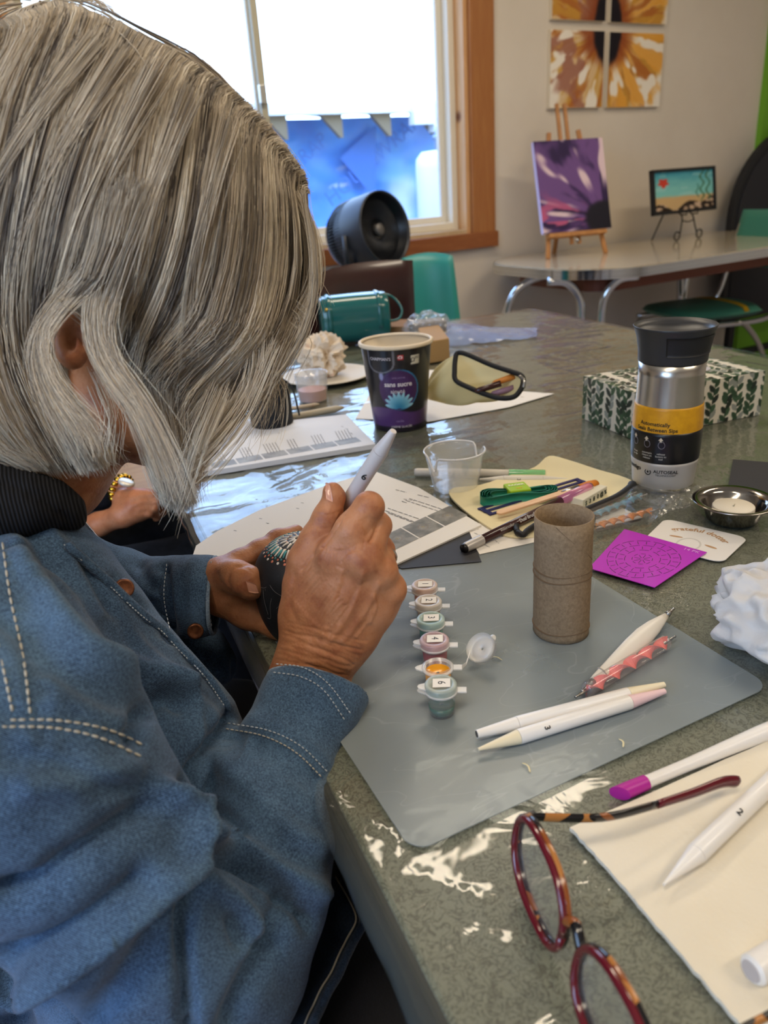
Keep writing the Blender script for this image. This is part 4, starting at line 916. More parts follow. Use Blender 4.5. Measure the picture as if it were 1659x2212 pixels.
def twist(a, b, r, n, m1, t, r2=.0034):
    """clear rod with a twisted coloured ribbon"""
    d = unit(b - a); ex, ey, _ = frame(d, ZU); L_ = np.linalg.norm(b - a); G = []
    for k in range(n * 10 + 1):
        u = k / (n * 10); an = u * n * PI; w_ = ex * math.cos(an) + ey * math.sin(an); c_ = a + d * L_ * u
        G.append([c_ - w_ * r * .88, c_ + w_ * r * .88])
    obj('twisted_ribbon', MB().sheet(np.array(G), .0004, ey), m1, t, smooth=False)
    obj('clear_rod', rod(MB(), a, b, [(0, r * .8), (.02, r), (.98, r), (1, r * .8)], 18), clear('acrylic', '#f4e9e6', .12, .10), t, smooth=True)
m_pink = mat('coral_ribbon', '#f0736b', .35); m_grn = mat('green_ribbon', '#3fc02f', .4); m_blu = mat('blue_ribbon', '#5db3d3', .4); m_org = mat('orange_ribbon', '#f39a12', .4)
a = at(1266, 1492, MZ + .0052); b = at(1440, 1386, MZ + .0052); d = unit(b - a)
t = thing('dotting_tool', 'clear acrylic dotting tool with coral pink twist on the mat', 'tool', (a + b) / 2 - ZU * .005)
twist(a, b, .0052, 5, m_pink, t)
for e, dd in ((a, -d), (b, d)): obj('metal_tip', rod(MB(), e - dd * .004, e + dd * .0105, [(0, .0014), (.6, .0012), (.88, .0006), (.94, .0011), (1, .0008)], 12), m_metal, t, smooth=True)
# bag of twist tools beyond the tube
pk = [(1262, 1098), (1395, 1040), (1424, 1082), (1424, 1112), (1290, 1150)]
bagm = clear('bag_film', '#e9e9e4', .02, .08, bump=(60, .25, .004))
o = obj('tool_bag', MB().prism([at(x, y, .0135) for x, y in ((1255, 1100), (1385, 1045), (1470, 1068), (1415, 1118), (1285, 1150))], .0004), bagm); tag(o, 'flat clear cellophane bag over the green, blue and orange twist tools', 'bag')
slab('backing_card', [(1287, 1118), (1340, 1096), (1388, 1119), (1286, 1143)], .002, .0006, m_paper, 'white card strip under the orange twist tool', 'card')
for p, q, m_, nm, z in (((1259, 1109), (1362, 1068), m_grn, 'green', .008), ((1281, 1114), (1386, 1072), m_blu, 'blue', .0075), ((1286, 1137), (1408, 1104), m_org, 'orange', .0085)):
    a = at(*p, z); b = at(*q, z); t = thing('dotting_tool', f'clear dotting tool with {nm} twist inside the cellophane bag', 'tool', (a + b) / 2 - ZU * .005, 'twist tools in the bag')
    twist(a, b, .0042, 6, m_, t)
    d = unit(b - a)
    for e, dd in ((a, -d), (b, d)): obj('metal_tip', rod(MB(), e - dd * .003, e + dd * .009, [(0, .0012), (.88, .0005), (.94, .001), (1, .0008)], 10), m_metal, t, smooth=True)
# crumpled empty cello bag between mug and card
pts = [(1400, 1092), (1470, 1075), (1560, 1040), (1545, 1075), (1520, 1098), (1440, 1128)]
G = []
for i in range(26):
    u = i / 25; r_ = []
    for j in range(14):
        v = j / 13; p = at(1405 + 125 * u - 6 * v, 1112 - 38 * u + (v - .5) * 52 * (1 - .3 * u), .004); p = p + ZU * (.010 * fbm(np.array([[u * 7, v * 5, 2.]]), 3, 6)[0] * (.5 + math.sin(u * PI))); r_.append(p)
    G.append(r_)
o = obj('cellophane_bag', MB().sheet(np.array(G)), clear('bag_film2', '#e9e9e4', .09, .06, bump=(90, .4, .004)), smooth=False); tag(o, 'small crumpled empty cellophane bag between the mug and the white card', 'bag')

# ---- stencil and card
cq = [(1385, 1172), (1560, 1217), (1617, 1163), (1437, 1121)]
f = pmap(cq, .0025)
def rq(f, r, n=6): 
    out = []
    for cx, cy, a0 in ((1 - r, 1 - r, 0), (r, 1 - r, 90), (r, r, 180), (1 - r, r, 270)):
        for k in range(n + 1): a = math.radians(a0 + 90 * k / n); out.append(f(cx + r * math.cos(a), cy + r * math.sin(a)))
    return out
cd_ = obj('logo_card', MB().prism(rq(f, .14), .0006), m_white); tag(cd_, "white rounded card printed with tan words 'grateful dotter'", 'card')
m_tan = mat('tan_print', '#b98f63', .6)
cex = unit(f(1, .5) - f(0, .5)); cey = unit(f(.5, 1) - f(.5, 0)); cey = unit(cey - cex * (cex @ cey)); cen = f(.5, .30); cwid = np.linalg.norm(f(1, .5) - f(0, .5)); 
def arcmap(v, R=.034):
    a = v[:, 0] / R; r = R + v[:, 1]; c_ = f(.52, .84) - cey * R
    return c_ + (np.sin(a) * r)[:, None] * cex + (np.cos(a) * r)[:, None] * cey + (v[:, 2] + .0008)[:, None] * ZU
lettering('grateful dotter', .0098, m_tan, arcmap, cd_, bold=.0002, extrude=.00003)
for u, v, sg in ((.30, .46, 1), (.74, .40, -1)):
    c_ = f(u, v) + ZU * .0007; obj('leaf_print', MB().prism([c_ + cex * (.006 * math.cos(a) ) + cey * (.0016 * math.sin(a) + .001 * math.cos(a) * sg) for a in np.linspace(0, 2 * PI, 14)[:-1]], .00005), m_tan, cd_)
obj('ring_print', MB().tube([f(.5 + .13 * math.cos(a), .30 + .22 * math.sin(a)) + ZU * .0007 for a in np.linspace(0, 2 * PI, 30)], .0009, 5, flat=.1), mat('ring_grey', '#cfcac1', .6), cd_)
sq = [(1272, 1228), (1414, 1270), (1527, 1194), (1349, 1144)]; fs = pmap(sq, .0040)
m_mag = NT('magenta_film'); m_mag = m_mag.done(m_mag.bsdf('#b92fc0', .3, coat=.4, spec=.5))
sten = obj('dotting_stencil', MB().prism([fs(0, 0), fs(1, 0), fs(1, 1), fs(0, 1)], .0006), m_mag); tag(sten, 'square magenta plastic stencil with circular slot pattern, on the white card', 'stencil')
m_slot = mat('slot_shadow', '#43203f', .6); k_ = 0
def spt(r, a, up=.00068): return fs(.5 + r * math.cos(a), .47 + r * math.sin(a)) + ZU * up
for r, n, gap in ((.12, 8, .2), (.21, 8, .16), (.32, 12, .12), (.43, 14, .10)):
    for q in range(n):
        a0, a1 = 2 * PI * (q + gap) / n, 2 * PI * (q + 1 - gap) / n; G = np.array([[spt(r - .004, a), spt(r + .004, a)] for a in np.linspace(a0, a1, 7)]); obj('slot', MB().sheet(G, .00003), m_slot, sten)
for r0, r1, n in ((.01, .10, 8), (.22, .29, 16), (.335, .41, 24)):
    for q in range(n):
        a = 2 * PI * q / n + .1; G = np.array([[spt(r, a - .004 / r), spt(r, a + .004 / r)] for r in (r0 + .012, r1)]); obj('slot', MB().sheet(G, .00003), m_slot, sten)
lettering('14 PK', .006, mat('pale_print', '#e0a6e0', .5), planar(fs(.86, .93) + ZU * .0007, fs(1, .5) - fs(0, .5), fs(.5, 1) - fs(.5, 0)), sten, extrude=.00003)

# ---- steel dish with candle, black card
dc = at(1581, 1122, .002); 
t = thing('steel_dish', 'small polished steel sauce dish holding a white candle disc', 'dish', dc)
m_pol = mat('polished_steel', '#9d9892', .14, metal=1.0)
obj('bowl', MB().lathe([(.001, 0), (.020, 0), (.0235, .002), (.0285, .016), (.0305, .0185), (.0375, .0198), (.0380, .0206), (.0372, .0212), (.0300, .0196), (.0270, .0165), (.0225, .0035), (.001, .003)], dc, seg=56, cap=(False, False)), m_pol, t, smooth=True)
cdl = thing('candle_disc', 'round cream white candle disc lying in the steel dish', 'candle', dc + ZU * .0036)
obj('wax', MB().lathe([(.001, .0), (.0185, 0), (.0190, .001), (.0190, .0105), (.0183, .0112), (.001, .0106)], dc + ZU * .0036, seg=44, cap=(False, False)), mat('wax', '#ede3cf', .5), cdl, smooth=True)
obj('wick', rod(MB(), dc + ZU * .0142, dc + ZU * .0165 + mr * .001, [(0, .0005), (1, .0004)], 6), mat('wick', '#cfc4a8', .8), cdl)
slab('black_card', [(1583, 994), (1690, 1003), (1700, 1102), (1570, 1066)], .002, .0012, mat('black_card', '#1f1f24', .6), 'black card at the right edge behind the steel dish', 'card')

# ---- crumpled white bag at right
def blob(c, rad, seed, amp, freq, nu=48, nv=32, crease=.5):
    th, ph = np.meshgrid(np.linspace(0, 2 * PI, nu + 1)[:-1], np.linspace(.02, PI - .02, nv), indexing='ij')
    D_ = np.stack([np.cos(th) * np.sin(ph), np.sin(th) * np.sin(ph), np.cos(ph)], -1)
    n = 1 - 2 * abs(fbm(D_ * freq + seed, 3, seed) - .5) * crease * 2; n2 = fbm(D_ * freq * 2.3 + 9, 2, seed + 3)
    P = c + D_ * np.asarray(rad) * (1 + amp * (n - .6) + amp * .5 * (n2 - .5))[..., None]
    P[..., 2] = np.maximum(P[..., 2], TZ + .002)
    P = np.concatenate([P, P[:1]]); return MB().sheet(P)
bc_ = at(1688, 1432, .0); 
t = NT('thin_white_plastic'); mb_ = t.bsdf('#dedad6', .42, sss=0, nrm=t.bump(t.noise(70, 3, .6, 1.0), .3, .003)); tl_ = t.n('BsdfTranslucent'); tl_.inputs[0].default_value = (.85, .83, .8, 1)
mx = t.n('MixShader'); mx.inputs[0].default_value = .3; t.l(mb_, mx.inputs[1]); t.l(tl_.outputs[0], mx.inputs[2]); m_bagw = t.done(mx.outputs[0])
o = obj('crumpled_bag', blob(bc_ + V(.004, .004, .030), (.040, .052, .036), 5, .42, 1.45, 130, 80, 1.25), m_bagw, smooth=False); tag(o, 'crumpled translucent white plastic bag at the right edge of the table', 'bag')
o.data.shade_smooth()

# ---- brush with magenta tip
a = at(1372, 1700, .0062); b = at(1740, 1545, .0075); d = unit(b - a)
t = thing('silicone_brush', 'white silicone brush with magenta wedge tip beside the cream felt', 'brush', (a + b) / 2 - ZU * .006)
obj('handle', rod(MB(), a + d * .006, b, [(0, .0042), (.03, .0036), (.25, .0036), (.7, .0050), (1, .0052)], 20), m_white, t, smooth=True)
q = rod(MB(), a - d * .0105, a + d * .0075, [(0, .0044), (.25, .0045), (1, .0042)], 20); vq = q.v[0]; e_ = (vq - (a - d * .0105)) @ d; sh = (vq - a) @ unit(np.cross(d, ZU)) ; vq[e_ < .002] -= d * (np.clip(sh[e_ < .002], -.004, .004) * .9)[:, None] * -1
obj('silicone_tip', q, mat('magenta_silicone', '#b0258f', .4), t, auto=40)

# ---- cream felt sheet
m_felt = NT('cream_felt'); nn_ = m_felt.noise(240, 4, .7); m_felt = m_felt.done(m_felt.bsdf(m_felt.ramp(m_felt.noise(12, 3), [(.3, '#ddd3bd'), (.7, '#e6ddca')]), .95, nrm=m_felt.bump(nn_, .5, .0008), spec=.1))
fp = [(1232, 1796), (1665, 1604), (1900, 1800), (1760, 2430), (1660, 2300), (1590, 2212), (1520, 2128), (1440, 2036), (1360, 1938), (1290, 1858)]
E0 = [at(*fp[i], .002) * (1 - k / 8) + at(*fp[(i + 1) % len(fp)], .002) * k / 8 for i in range(len(fp)) for k in range(8)]; rng = random.Random(8)
E0 = [p + V(rng.uniform(-.0004, .0004), rng.uniform(-.0004, .0004), 0) for p in E0]
fe = obj('felt_sheet', MB().prism(E0, .0026), m_felt); tag(fe, 'thick cream felt sheet under the glasses at the lower right', 'felt')
mb = MB(); rng = random.Random(2)
for k in range(140):
    i = rng.randrange(len(E0)); p = E0[i] + (E0[(i + 1) % len(E0)] - E0[i]) * rng.random() + ZU * rng.uniform(0, .003); dd = V(rng.uniform(-1, 1), rng.uniform(-1, 1), rng.uniform(-.3, .3)) * .0018
    mb.tube([p, p + dd], .00008, 3)
obj('loose_fibres', mb, m_felt, fe)['kind'] = 'stuff'

# ---- reading glasses
t = NT('tortoise'); vo = t.n('TexVoronoi'); vo.inputs['Scale'].default_value = 85; vo.inputs['Randomness'].default_value = 1; t.l(t.obj(), vo.inputs['Vector'])
sp = t.n('SeparateColor'); t.l(vo.outputs['Color'], sp.inputs[0]); c_ = t.ramp(sp.outputs[0], [(0, '#0e0d10'), (.42, '#14110f'), (.55, '#8a4a1c'), (.72, '#241311'), (.85, '#b0743a'), (1, '#6f8a6a')], 'CONSTANT'); m_tort = t.done(t.bsdf(c_, .15, coat=.6))
m_red = mat('garnet_acetate', '#5f101c', .15, coat=.6); m_glens = clear('spectacle_lens', '#eef3e8', .04, .02)
gA = at(1098, 1868, .004); gdir = unit((at(1300, 2290, .004) - at(1098, 1868, .004)) * V(1, 1, 0))     # across the front
gl = thing('reading_glasses', 'tortoiseshell and garnet reading glasses standing open on the table corner', 'glasses', gA)
tdir = unit((at(1600, 1700, .006) - at(1165, 1800, .03)) * V(1, 1, 0))                                   # temple direction
gup = unit(ZU + tdir * .16)
def gp(u, v, w_=0): return gA + gdir * u + gup * v - tdir * w_
def lens_outline(c, rw, rh, n=30):
    return [gp(c[0] + rw * math.copysign(abs(math.cos(a)) ** .8, math.cos(a)), c[1] + rh * math.copysign(abs(math.sin(a)) ** .85, math.sin(a)) + .003 * math.cos(a) * sg_) for a in np.linspace(0, 2 * PI, n + 1)[:-1]]
for k, cx in enumerate((.030, .096)):
    sg_ = -1 if k == 0 else 1
    ol = lens_outline((cx, .0215), .0265, .0195)
    rim = obj('rim', MB().tube([p - tdir * .0012 for p in ol] + [ol[0] - tdir * .0012], .0019, 8), m_red, gl, smooth=True)
    obj('rim_front', MB().tube([p + tdir * .0010 for p in ol] + [ol[0] + tdir * .0010], .0018, 8), m_tort, gl, smooth=True)
    obj('lens', MB().prism(ol, .0012, fr=(gdir, gup, tdir)), m_glens, gl)
obj('bridge', MB().tube(smooth_path([gp(.056, .026), gp(.063, .031), (gp(.070, .026))], 5), .0026, 10), m_tort, gl, smooth=True)
for u in (.056, .070): obj('nose_pad', MB().lathe([(.001, 0), (.003, .0008), (.0025, .002), (.001, .0024)], gp(u, .018) + tdir * .004, axis=gdir, seg=12), m_glens, gl, smooth=True)
tip = at(1597, 1688, .014); h0 = gp(.003, .030); h1 = h0 + tdir * .006; 
tp_ = [h0, h1, at(1300, 1766, .031), at(1420, 1738, .026), at(1500, 1712, .022), at(1560, 1690, .018), tip]
mb = MB(); mb.tube(smooth_path(tp_[:4], 6), .0026, 10, up=ZU, flat=.55); obj('temple', mb, m_tort, gl, smooth=True)
sp_ = smooth_path(tp_[3:], 6); obj('temple_tip', MB().tube(sp_, list(np.linspace(.0026, .0038, len(sp_) - 2)) + [.0036, .0020], 10, up=ZU, flat=.6), m_red, gl, smooth=True)
obj('hinge', MB().box(h1, (.006, .003, .005), (tdir, gdir, ZU)), m_black, gl, bevel=.0006)
h2 = gp(.122, .030); obj('temple', MB().tube(smooth_path([h2, h2 + tdir * .01, h2 + tdir * .08 - ZU * .004, h2 + tdir * .13 - ZU * .018], 6), .0026, 10, up=ZU, flat=.55), m_tort, gl, smooth=True)

# ---- near handout, black card, lined sheet
near = slab('handout_sheets', [(417, 1203), (424, 1182), (470, 1150), (560, 1105), (700, 1053), (808, 1020), (905, 1056), (1040, 1137), (855, 1222), (640, 1330), (470, 1290)], .0053, .0016, m_paper, 'near printed instruction sheets with a strip of small mandala pictures', 'paper sheets')
fn_ = pmap([(640, 1290), (850, 1180), (1005, 1100), (700, 1055)], .0058)
def parq(a, b, w_): # quad helper
    pass
m_ph = mat('photo_grey', '#6b6961', .6, noise=(60, '#8d8a80', .4, .6)); e0, e1 = at(848, 1190, .0071), at(1012, 1112, .0071)
dv = (e1 - e0) ; up_ = at(945, 1096, .0071) - at(975, 1110, .0071); up_ = at(972, 1092, .0071) - e1
for k in range(3):
    a0 = e0 + dv * (k / 3 + .01); a1 = e0 + dv * ((k + 1) / 3 - .01); ph = obj('small_picture', MB().prism([a0, a1, a1 + up_, a0 + up_], .00006), m_ph, near); cc0 = (a0 + a1 + up_) / 2 + ZU * .0001
    for q in range(3):
        for s_ in range(10 + 4 * q):
            a = 2 * PI * s_ / (10 + 4 * q); p = cc0 + (unit(dv) * math.cos(a) + unit(up_) * math.sin(a)) * (.0016 + .0020 * q); dd = unit(p - cc0)
            obj('mandala_dot', MB().prism([p - dd * .0005 - np.cross(ZU, dd) * .0002, p + dd * .0006, p - dd * .0005 + np.cross(ZU, dd) * .0002], .00005), mat(('mandala_gold', 'mandala_white', 'mandala_rust')[q], ('#d9bb74', '#cfcabd', '#a5704f')[q], .6), ph)
def textlines(parent, spec, z, m=m_ink):
    """spec: (x0,y0,x1,y1) photo pixel baselines of faint text lines broken into word dashes"""
    rg = random.Random(3)
    for x0, y0, x1, y1, w_ in spec:
        a, b = at(x0, y0, z), at(x1, y1, z); L_ = np.linalg.norm(b - a); d = (b - a) / L_; s = 0; mb = MB()
        while s < L_:
            l_ = min(rg.uniform(.004, .009), L_ - s); strip(mb, a + d * s, a + d * (s + l_), w_); s += l_ + .0016
        obj('text_line', mb, m, parent)
textlines(near, [(855, 1058, 878, 1064, .0011), (902, 1069, 926, 1075, .0011), (872, 1078, 895, 1082, .0009), (884, 1077, 954, 1100, .0011), (876, 1081, 946, 1104, .0011), (868, 1083, 880, 1087, .0011), (838, 1098, 908, 1122, .0011), (832, 1103, 896, 1128, .0011), (838, 1108, 890, 1128, .0011), (650, 1086, 656, 1087, .001), (560, 1120, 566, 1121, .001), (505, 1146, 511, 1147, .001), (640, 1098, 646, 1099, .001), (575, 1130, 581, 1131, .001)], .0070)
slab('black_card', [(852, 1222), (1013, 1147), (1040, 1214), (868, 1229)], .0047, .0005, MATS['black_card'], 'black card corner sticking out under the near printed sheets', 'card')
ln = slab('lined_sheet', [(1000, 1140), (1110, 1110), (1200, 1130), (1172, 1168), (1036, 1198)], .0046, .0005, m_paper, 'white ruled paper under the brown marker', 'paper')
textlines(ln, [(1024, 1151, 1044, 1160, .0005), (1035, 1172, 1060, 1183, .0005), (1060, 1160, 1078, 1174, .0005), (1140, 1160, 1168, 1157, .0012), (1018, 1148, 1034, 1143, .0004)], .0052)

# ---- far handout pad
fh_ = slab('handout_pad', [(404, 1036), (812, 969), (748, 904), (470, 934), (400, 950)], .0022, .0065, m_paper2, 'thick far pad of printed instruction sheets lying beyond the pencil', 'paper sheets')
e0, e1 = at(458, 1012, .0088), at(783, 953, .0088); up_ = at(770, 944, .0088) - e1
for k in range(6):
    a0 = e0 + (e1 - e0) * (k / 6 + .006); a1 = e0 + (e1 - e0) * ((k + 1) / 6 - .006); obj('small_picture', MB().prism([a0, a1, a1 + up_, a0 + up_], .00006), mat('photo_cool', '#8b8d90', .6, noise=(50, '#a3a5a8', .4, .6)), fh_)
sp_ = []
for k in range(6):
    x = 475 + k * 52; y = 1000 - k * 9.2
    for q in range(3 + (k % 3)): sp_.append((x + q * 6.5, y - 2 - q * 1.3, x - 11 + q * 6.5, y - 22 - q * 1.0, .0010))
textlines(fh_, sp_ + [(737, 921, 742, 922, .001), (746, 926, 752, 927, .001), (757, 935, 762, 939, .001), (600, 935, 605, 936, .001)], .0088)

# ---- measuring cup of water
wc = at(984, 1052, .0045); wH = hgt(wc, 972); rb_, rt_ = .0245, .0335
t = thing('water_cup', 'small clear plastic cup with pouring notches half full of water', 'cup', wc)
A_ = np.linspace(0, 2 * PI, 73); cfw = unit((CAM - wc) * V(1, 1, 0)); crw = np.cross(ZU, cfw)
def rimz(a):
    n1_ = math.exp(-((a - 5.45) / .16) ** 2) * .42; n2_ = math.exp(-((a - 2.15) / .16) ** 2) * .38; return 1 - n1_ - n2_
G = []
for a in A_:
    col = []; top = rimz(a % (2 * PI))
    for u in list(np.linspace(0, 1, 12)): f_ = u * top; col.append(wc + (cfw * math.cos(a) + crw * math.sin(a)) * (rb_ + (rt_ - rb_) * f_) + ZU * wH * f_)
    for u in list(np.linspace(1, 0.04, 12)): f_ = u * top; col.append(wc + (cfw * math.cos(a) + crw * math.sin(a)) * (rb_ - .0010 + (rt_ - rb_) * f_) + ZU * (wH * f_ + (.0006 if u == 1 else .0)))
    G.append(col)
m_cupp = clear('cup_plastic', '#f4f5f6', .20, .10, .6, g=.6)
obj('cup_wall', MB().sheet(np.array(G)), m_cupp, t, smooth=True)
rim = [G[i][11] for i in range(72)]; obj('rim', MB().tube(rim + [rim[0]], .0011, 6), clear('cup_rim', '#f6f6f8', .7, .15, g=.4), t, smooth=True)
obj('cup_base', MB().lathe([(.001, .001), (rb_, .001)], wc, seg=40, cap=(False, False)), m_cupp, t)
wl_ = .42 * wH; m_wat = clear('water', '#f0f4f2', .05, .01, .6); wr = rb_ - .0014 + (rt_ - rb_) * .42
obj('water', MB().lathe([(.001, .002), (rb_ - .0016, .002), (wr, wl_), (.001, wl_)], wc, seg=48, cap=(False, False)), m_wat, t, smooth=False)

# ---- pencils behind the cup
pencil((1036, 1036), (1226, 1036), .0060, .0047, 'cream white shaping pencil marked with a 3 behind the water cup', .0014, .0016, m_offw, m_offw, '3', .45, group='white double pencils', body=m_offw)
a, b = at(896, 1020, .0066), at(1178, 1024, .0066); d = unit(b - a); t = thing('brush_pen', 'white water brush pen with translucent green cap behind the cup', 'pen', (a + b) / 2 - ZU * .005)
L_ = np.linalg.norm(b - a); obj('barrel', rod(MB(), a, a + d * L_ * .80, [(0, .0040), (.02, .0048), (.5, .0050), (1, .0046)], 20), m_offw, t, smooth=True)
obj('cap', rod(MB(), a + d * L_ * .73, b, [(0, .0052), (.97, .0050), (1, .0046)], 20), clear('green_cap', '#67d98a', .55, .1), t, auto=40)
obj('bristles', rod(MB(), a + d * L_ * .80, a + d * L_ * .92, [(0, .0022), (1, .0005)], 10), mat('bristle_green', '#5b7a4a', .7), t)

# ---- cloth pouch lying flat
m_cloth = mat('cream_cloth', '#e4d7ae', .9, bump=(320, .3, .0005), spec=.15)
cp = [(970, 1062), (1040, 1050), (1100, 1030), (1155, 1012), (1186, 988), (1232, 998), (1290, 1017), (1345, 1033), (1366, 1046), (1345, 1070), (1290, 1098), (1240, 1128), (1200, 1150), (1150, 1162), (1108, 1163), (1068, 1150), (1000, 1103)]
E0 = smooth_path([at(x, y, .0052) for x, y in cp], 4, closed=True)
po = thing('canvas_pouch', 'cream canvas zip pouch lying flat under the craft supplies', 'pouch', at(1170, 1075, .0035))
obj('top_panel', MB().prism(E0, .0022), m_cloth, po, smooth=False, bevel=.0006); obj('under_panel', MB().prism([p + V(.001, -.0015, -.0016) for p in E0], .0014), m_cloth, po)
zp = [at(x, y, .012) for x, y in ((1256, 1106), (1290, 1092), (1335, 1072), (1362, 1052), (1366, 1044))]; obj('zipper', MB().tube(smooth_path(zp, 6), .0045, 8, flat=.7), mat('zipper_black', '#121215', .6, bump=(900, .4, .0004)), po, smooth=True)
zl = [(1118, 1150), (1115, 1135), (1130, 1120), (1155, 1112), (1172, 1110), (1175, 1125), (1160, 1133), (1140, 1146), (1130, 1155), (1118, 1150)]
obj('zip_loop', MB().tube(smooth_path([at(x, y, .0115) for x, y in zl], 6), .0030, 8), MATS['zipper_black'], po, smooth=True)

# ---- supplies on the pouch
CZ = .0078
def barpx(name, p, q, w_, h_, z, m, lab, cat, bev=.0006, **k):
    a, b = at(*p, z), at(*q, z); d = unit(b - a); s_ = np.cross(ZU, d); return tag(obj(name, MB().box((a + b) / 2 + ZU * h_ / 2, (np.linalg.norm(b - a), w_, h_), (d, s_, ZU)), m, bevel=bev, **k), lab, cat)
ru = thing('metal_ruler', 'violet-blue slotted ruler lying across the cloth pouch', 'ruler', at(1150, 1080, CZ)); m_vio = mat('violet_metal', '#2f2f6b', .3, metal=.4)
a, b = at(1045, 1107, CZ), at(1262, 1040, CZ); d = unit(b - a); s_ = np.cross(ZU, d); L_ = np.linalg.norm(b - a)
for o_ in (-.009, 0, .009): obj('rail', MB().box((a + b) / 2 + s_ * o_ + ZU * .0006, (L_, .0034, .0012), (d, s_, ZU)), m_vio, ru)
for u in (0, .5, 1): obj('cross_piece', MB().box(a + d * (.003 + u * (L_ - .006)) + ZU * .0006, (.005, .0215, .0011), (d, s_, ZU)), m_vio, ru)
# craft stick with rounded ends
a, b = at(1074, 1112, CZ + .004), at(1262, 1052, CZ + .010); d = unit(b - a); s_ = np.cross(ZU, d); L_ = np.linalg.norm(b - a); uz = unit(np.cross(d, s_))
o = obj('craft_stick', MB().prism([(L_ / 2 - .0045 + .0045 * math.cos(t_), .0045 * math.sin(t_)) for t_ in np.linspace(-PI / 2, PI / 2, 8)] + [(-L_ / 2 + .0045 + .0045 * math.cos(t_), .0045 * math.sin(t_)) for t_ in np.linspace(PI / 2, 3 * PI / 2, 8)], .0022, o=(a + b) / 2, fr=(d, s_, uz)), mat('birch', '#e3bd96', .6, noise=(30, '#d6ab82', .4, .6, (1, 8, 8))), bevel=.0003)
tag(o, 'pale wooden craft stick with rounded ends on the pouch', 'stick')
# teal tape bundle
m_tape = mat('teal_tape', '#1f8a70', .5, bump=(300, .3, .0004)); tp = thing('tape_bundle', 'folded teal measuring tape held by a lime green paper band', 'tape', at(1120, 1078, CZ))
for k, (dy, s0) in enumerate(((0, 1.0), (1, .94), (-1, .88), (2, .81), (0, .73))):
    P = [(1120 + 83 * s0 * math.cos(a_) * (1 if math.cos(a_) < 0 else 1.02), 1070 - 6.5 * math.cos(a_) + s0 ** 2 * math.copysign(abs(math.sin(a_)) ** .8, math.sin(a_)) * (5 + 15 * abs(math.cos(a_)) ** 1.6 * (1 if math.cos(a_) < 0 else .7)) + dy * .4) for a_ in np.linspace(0, 2 * PI, 26)[:-1]]
    P = [at(x, y, CZ + .0045) for x, y in P]; P.append(P[0]); G = np.array([[p + ZU * .0050, p - ZU * .0045] for p in P]); obj('tape_loop', MB().sheet(G, .0007, V(0, 1, 0)), m_tape, tp, smooth=True)
a, b = at(1094, 1074, CZ + .0005), at(1140, 1068, CZ + .0005); d = unit(b - a); s_ = np.cross(ZU, d); 
pb = obj('paper_band', MB().box((a + b) / 2 + ZU * .0055, (np.linalg.norm(b - a), .0235, .0112), (d, s_, ZU)), mat('lime_label', '#9dc21f', .5), tp, bevel=.0015)
lettering('EAGER', .0058, mat('label_cream', '#e6efc0', .5), planar((a + b) / 2 + ZU * .0113 + s_ * .003, d, s_, .0002), pb, extrude=.00005, bold=.0002)
lettering('tape', .004, MATS['orange_ribbon'], planar((a + b) / 2 + ZU * .0113 - s_ * .006, d, s_, .0002), pb, extrude=.00005)
# brown marker with pink cap
a, b = at(1000, 1186, .0085), at(1276, 1050, .018); d = unit(b - a); L_ = np.linalg.norm(b - a); m_brn = mat('brown_barrel', '#3a1a18', .25, coat=.4)
mk = thing('brown_marker', 'dark brown marker pen with silver end and translucent pink cap', 'marker', (a + b) / 2 - ZU * .006)
obj('end_plug', rod(MB(), a, a + d * .004, [(0, .0042), (1, .0046)], 20), m_black, mk, smooth=True); obj('silver_end', rod(MB(), a + d * .003, a + d * .024, [(0, .0045), (.1, .0050), (1, .0050)], 20), mat('silver_cap', '#b5b0ab', .35, metal=.3), mk, auto=40)
obj('barrel', rod(MB(), a + d * .0235, a + d * L_ * .84, [(0, .0043), (1, .0046)], 20), m_brn, mk, smooth=True); obj('cap', rod(MB(), a + d * L_ * .74, b, [(0, .0056), (.9, .0050), (1, .0040)], 20), clear('pink_cap', '#f08fc0', .5, .12), mk, smooth=True)
obj('nib', rod(MB(), a + d * L_ * .84, a + d * L_ * .93, [(0, .003), (1, .0012)], 12), m_black, mk)
f_ = unit(CAM - a); f_ = unit(f_ - d * (f_ @ d)); sd = np.cross(f_, d); mp = a + d * L_ * .30
m_sil = mat('silver_print', '#c9c4bd', .4)
lettering('watercolor', .0042, m_sil, planar(mp + f_ * .0044, d, sd if sd @ ZU > 0 else -sd, .0002), mk, extrude=.00003); lettering('Dual Brush', .0050, m_sil, planar(mp + d * .028 + f_ * .0044, d, sd if sd @ ZU > 0 else -sd, .0002), mk, extrude=.00003, bold=.0001)
# orange brush, eraser box
a, b = at(1212, 1067, .016), at(1288, 1042, .018); d = unit(b - a); ob = thing('flat_brush', 'small brush with orange bristles and silver ferrule beside the pink cap', 'brush', (a + b) / 2 - ZU * .006); L_ = np.linalg.norm(b - a)
obj('ferrule', rod(MB(), a, a + d * L_ * .5, [(0, .0042), (1, .0055)], 16, 1, .6), m_metal, ob, smooth=True); obj('bristle_head', rod(MB(), a + d * L_ * .48, b, [(0, .0054), (.7, .0062), (1, .0048)], 16, 1, .55), mat('orange_bristle', '#cf7a1c', .7, bump=(700, .5, .0005)), ob, smooth=True)
ez = at(1259, 1102, .006); e1 = at(1311, 1071, .006); e2 = at(1214, 1100, .006); ex_ = unit(e1 - ez); ey_ = unit(e2 - ez); l1, l2 = np.linalg.norm(e1 - ez), np.linalg.norm(e2 - ez); ey_ = unit(ey_ - ex_ * (ex_ @ ey_))
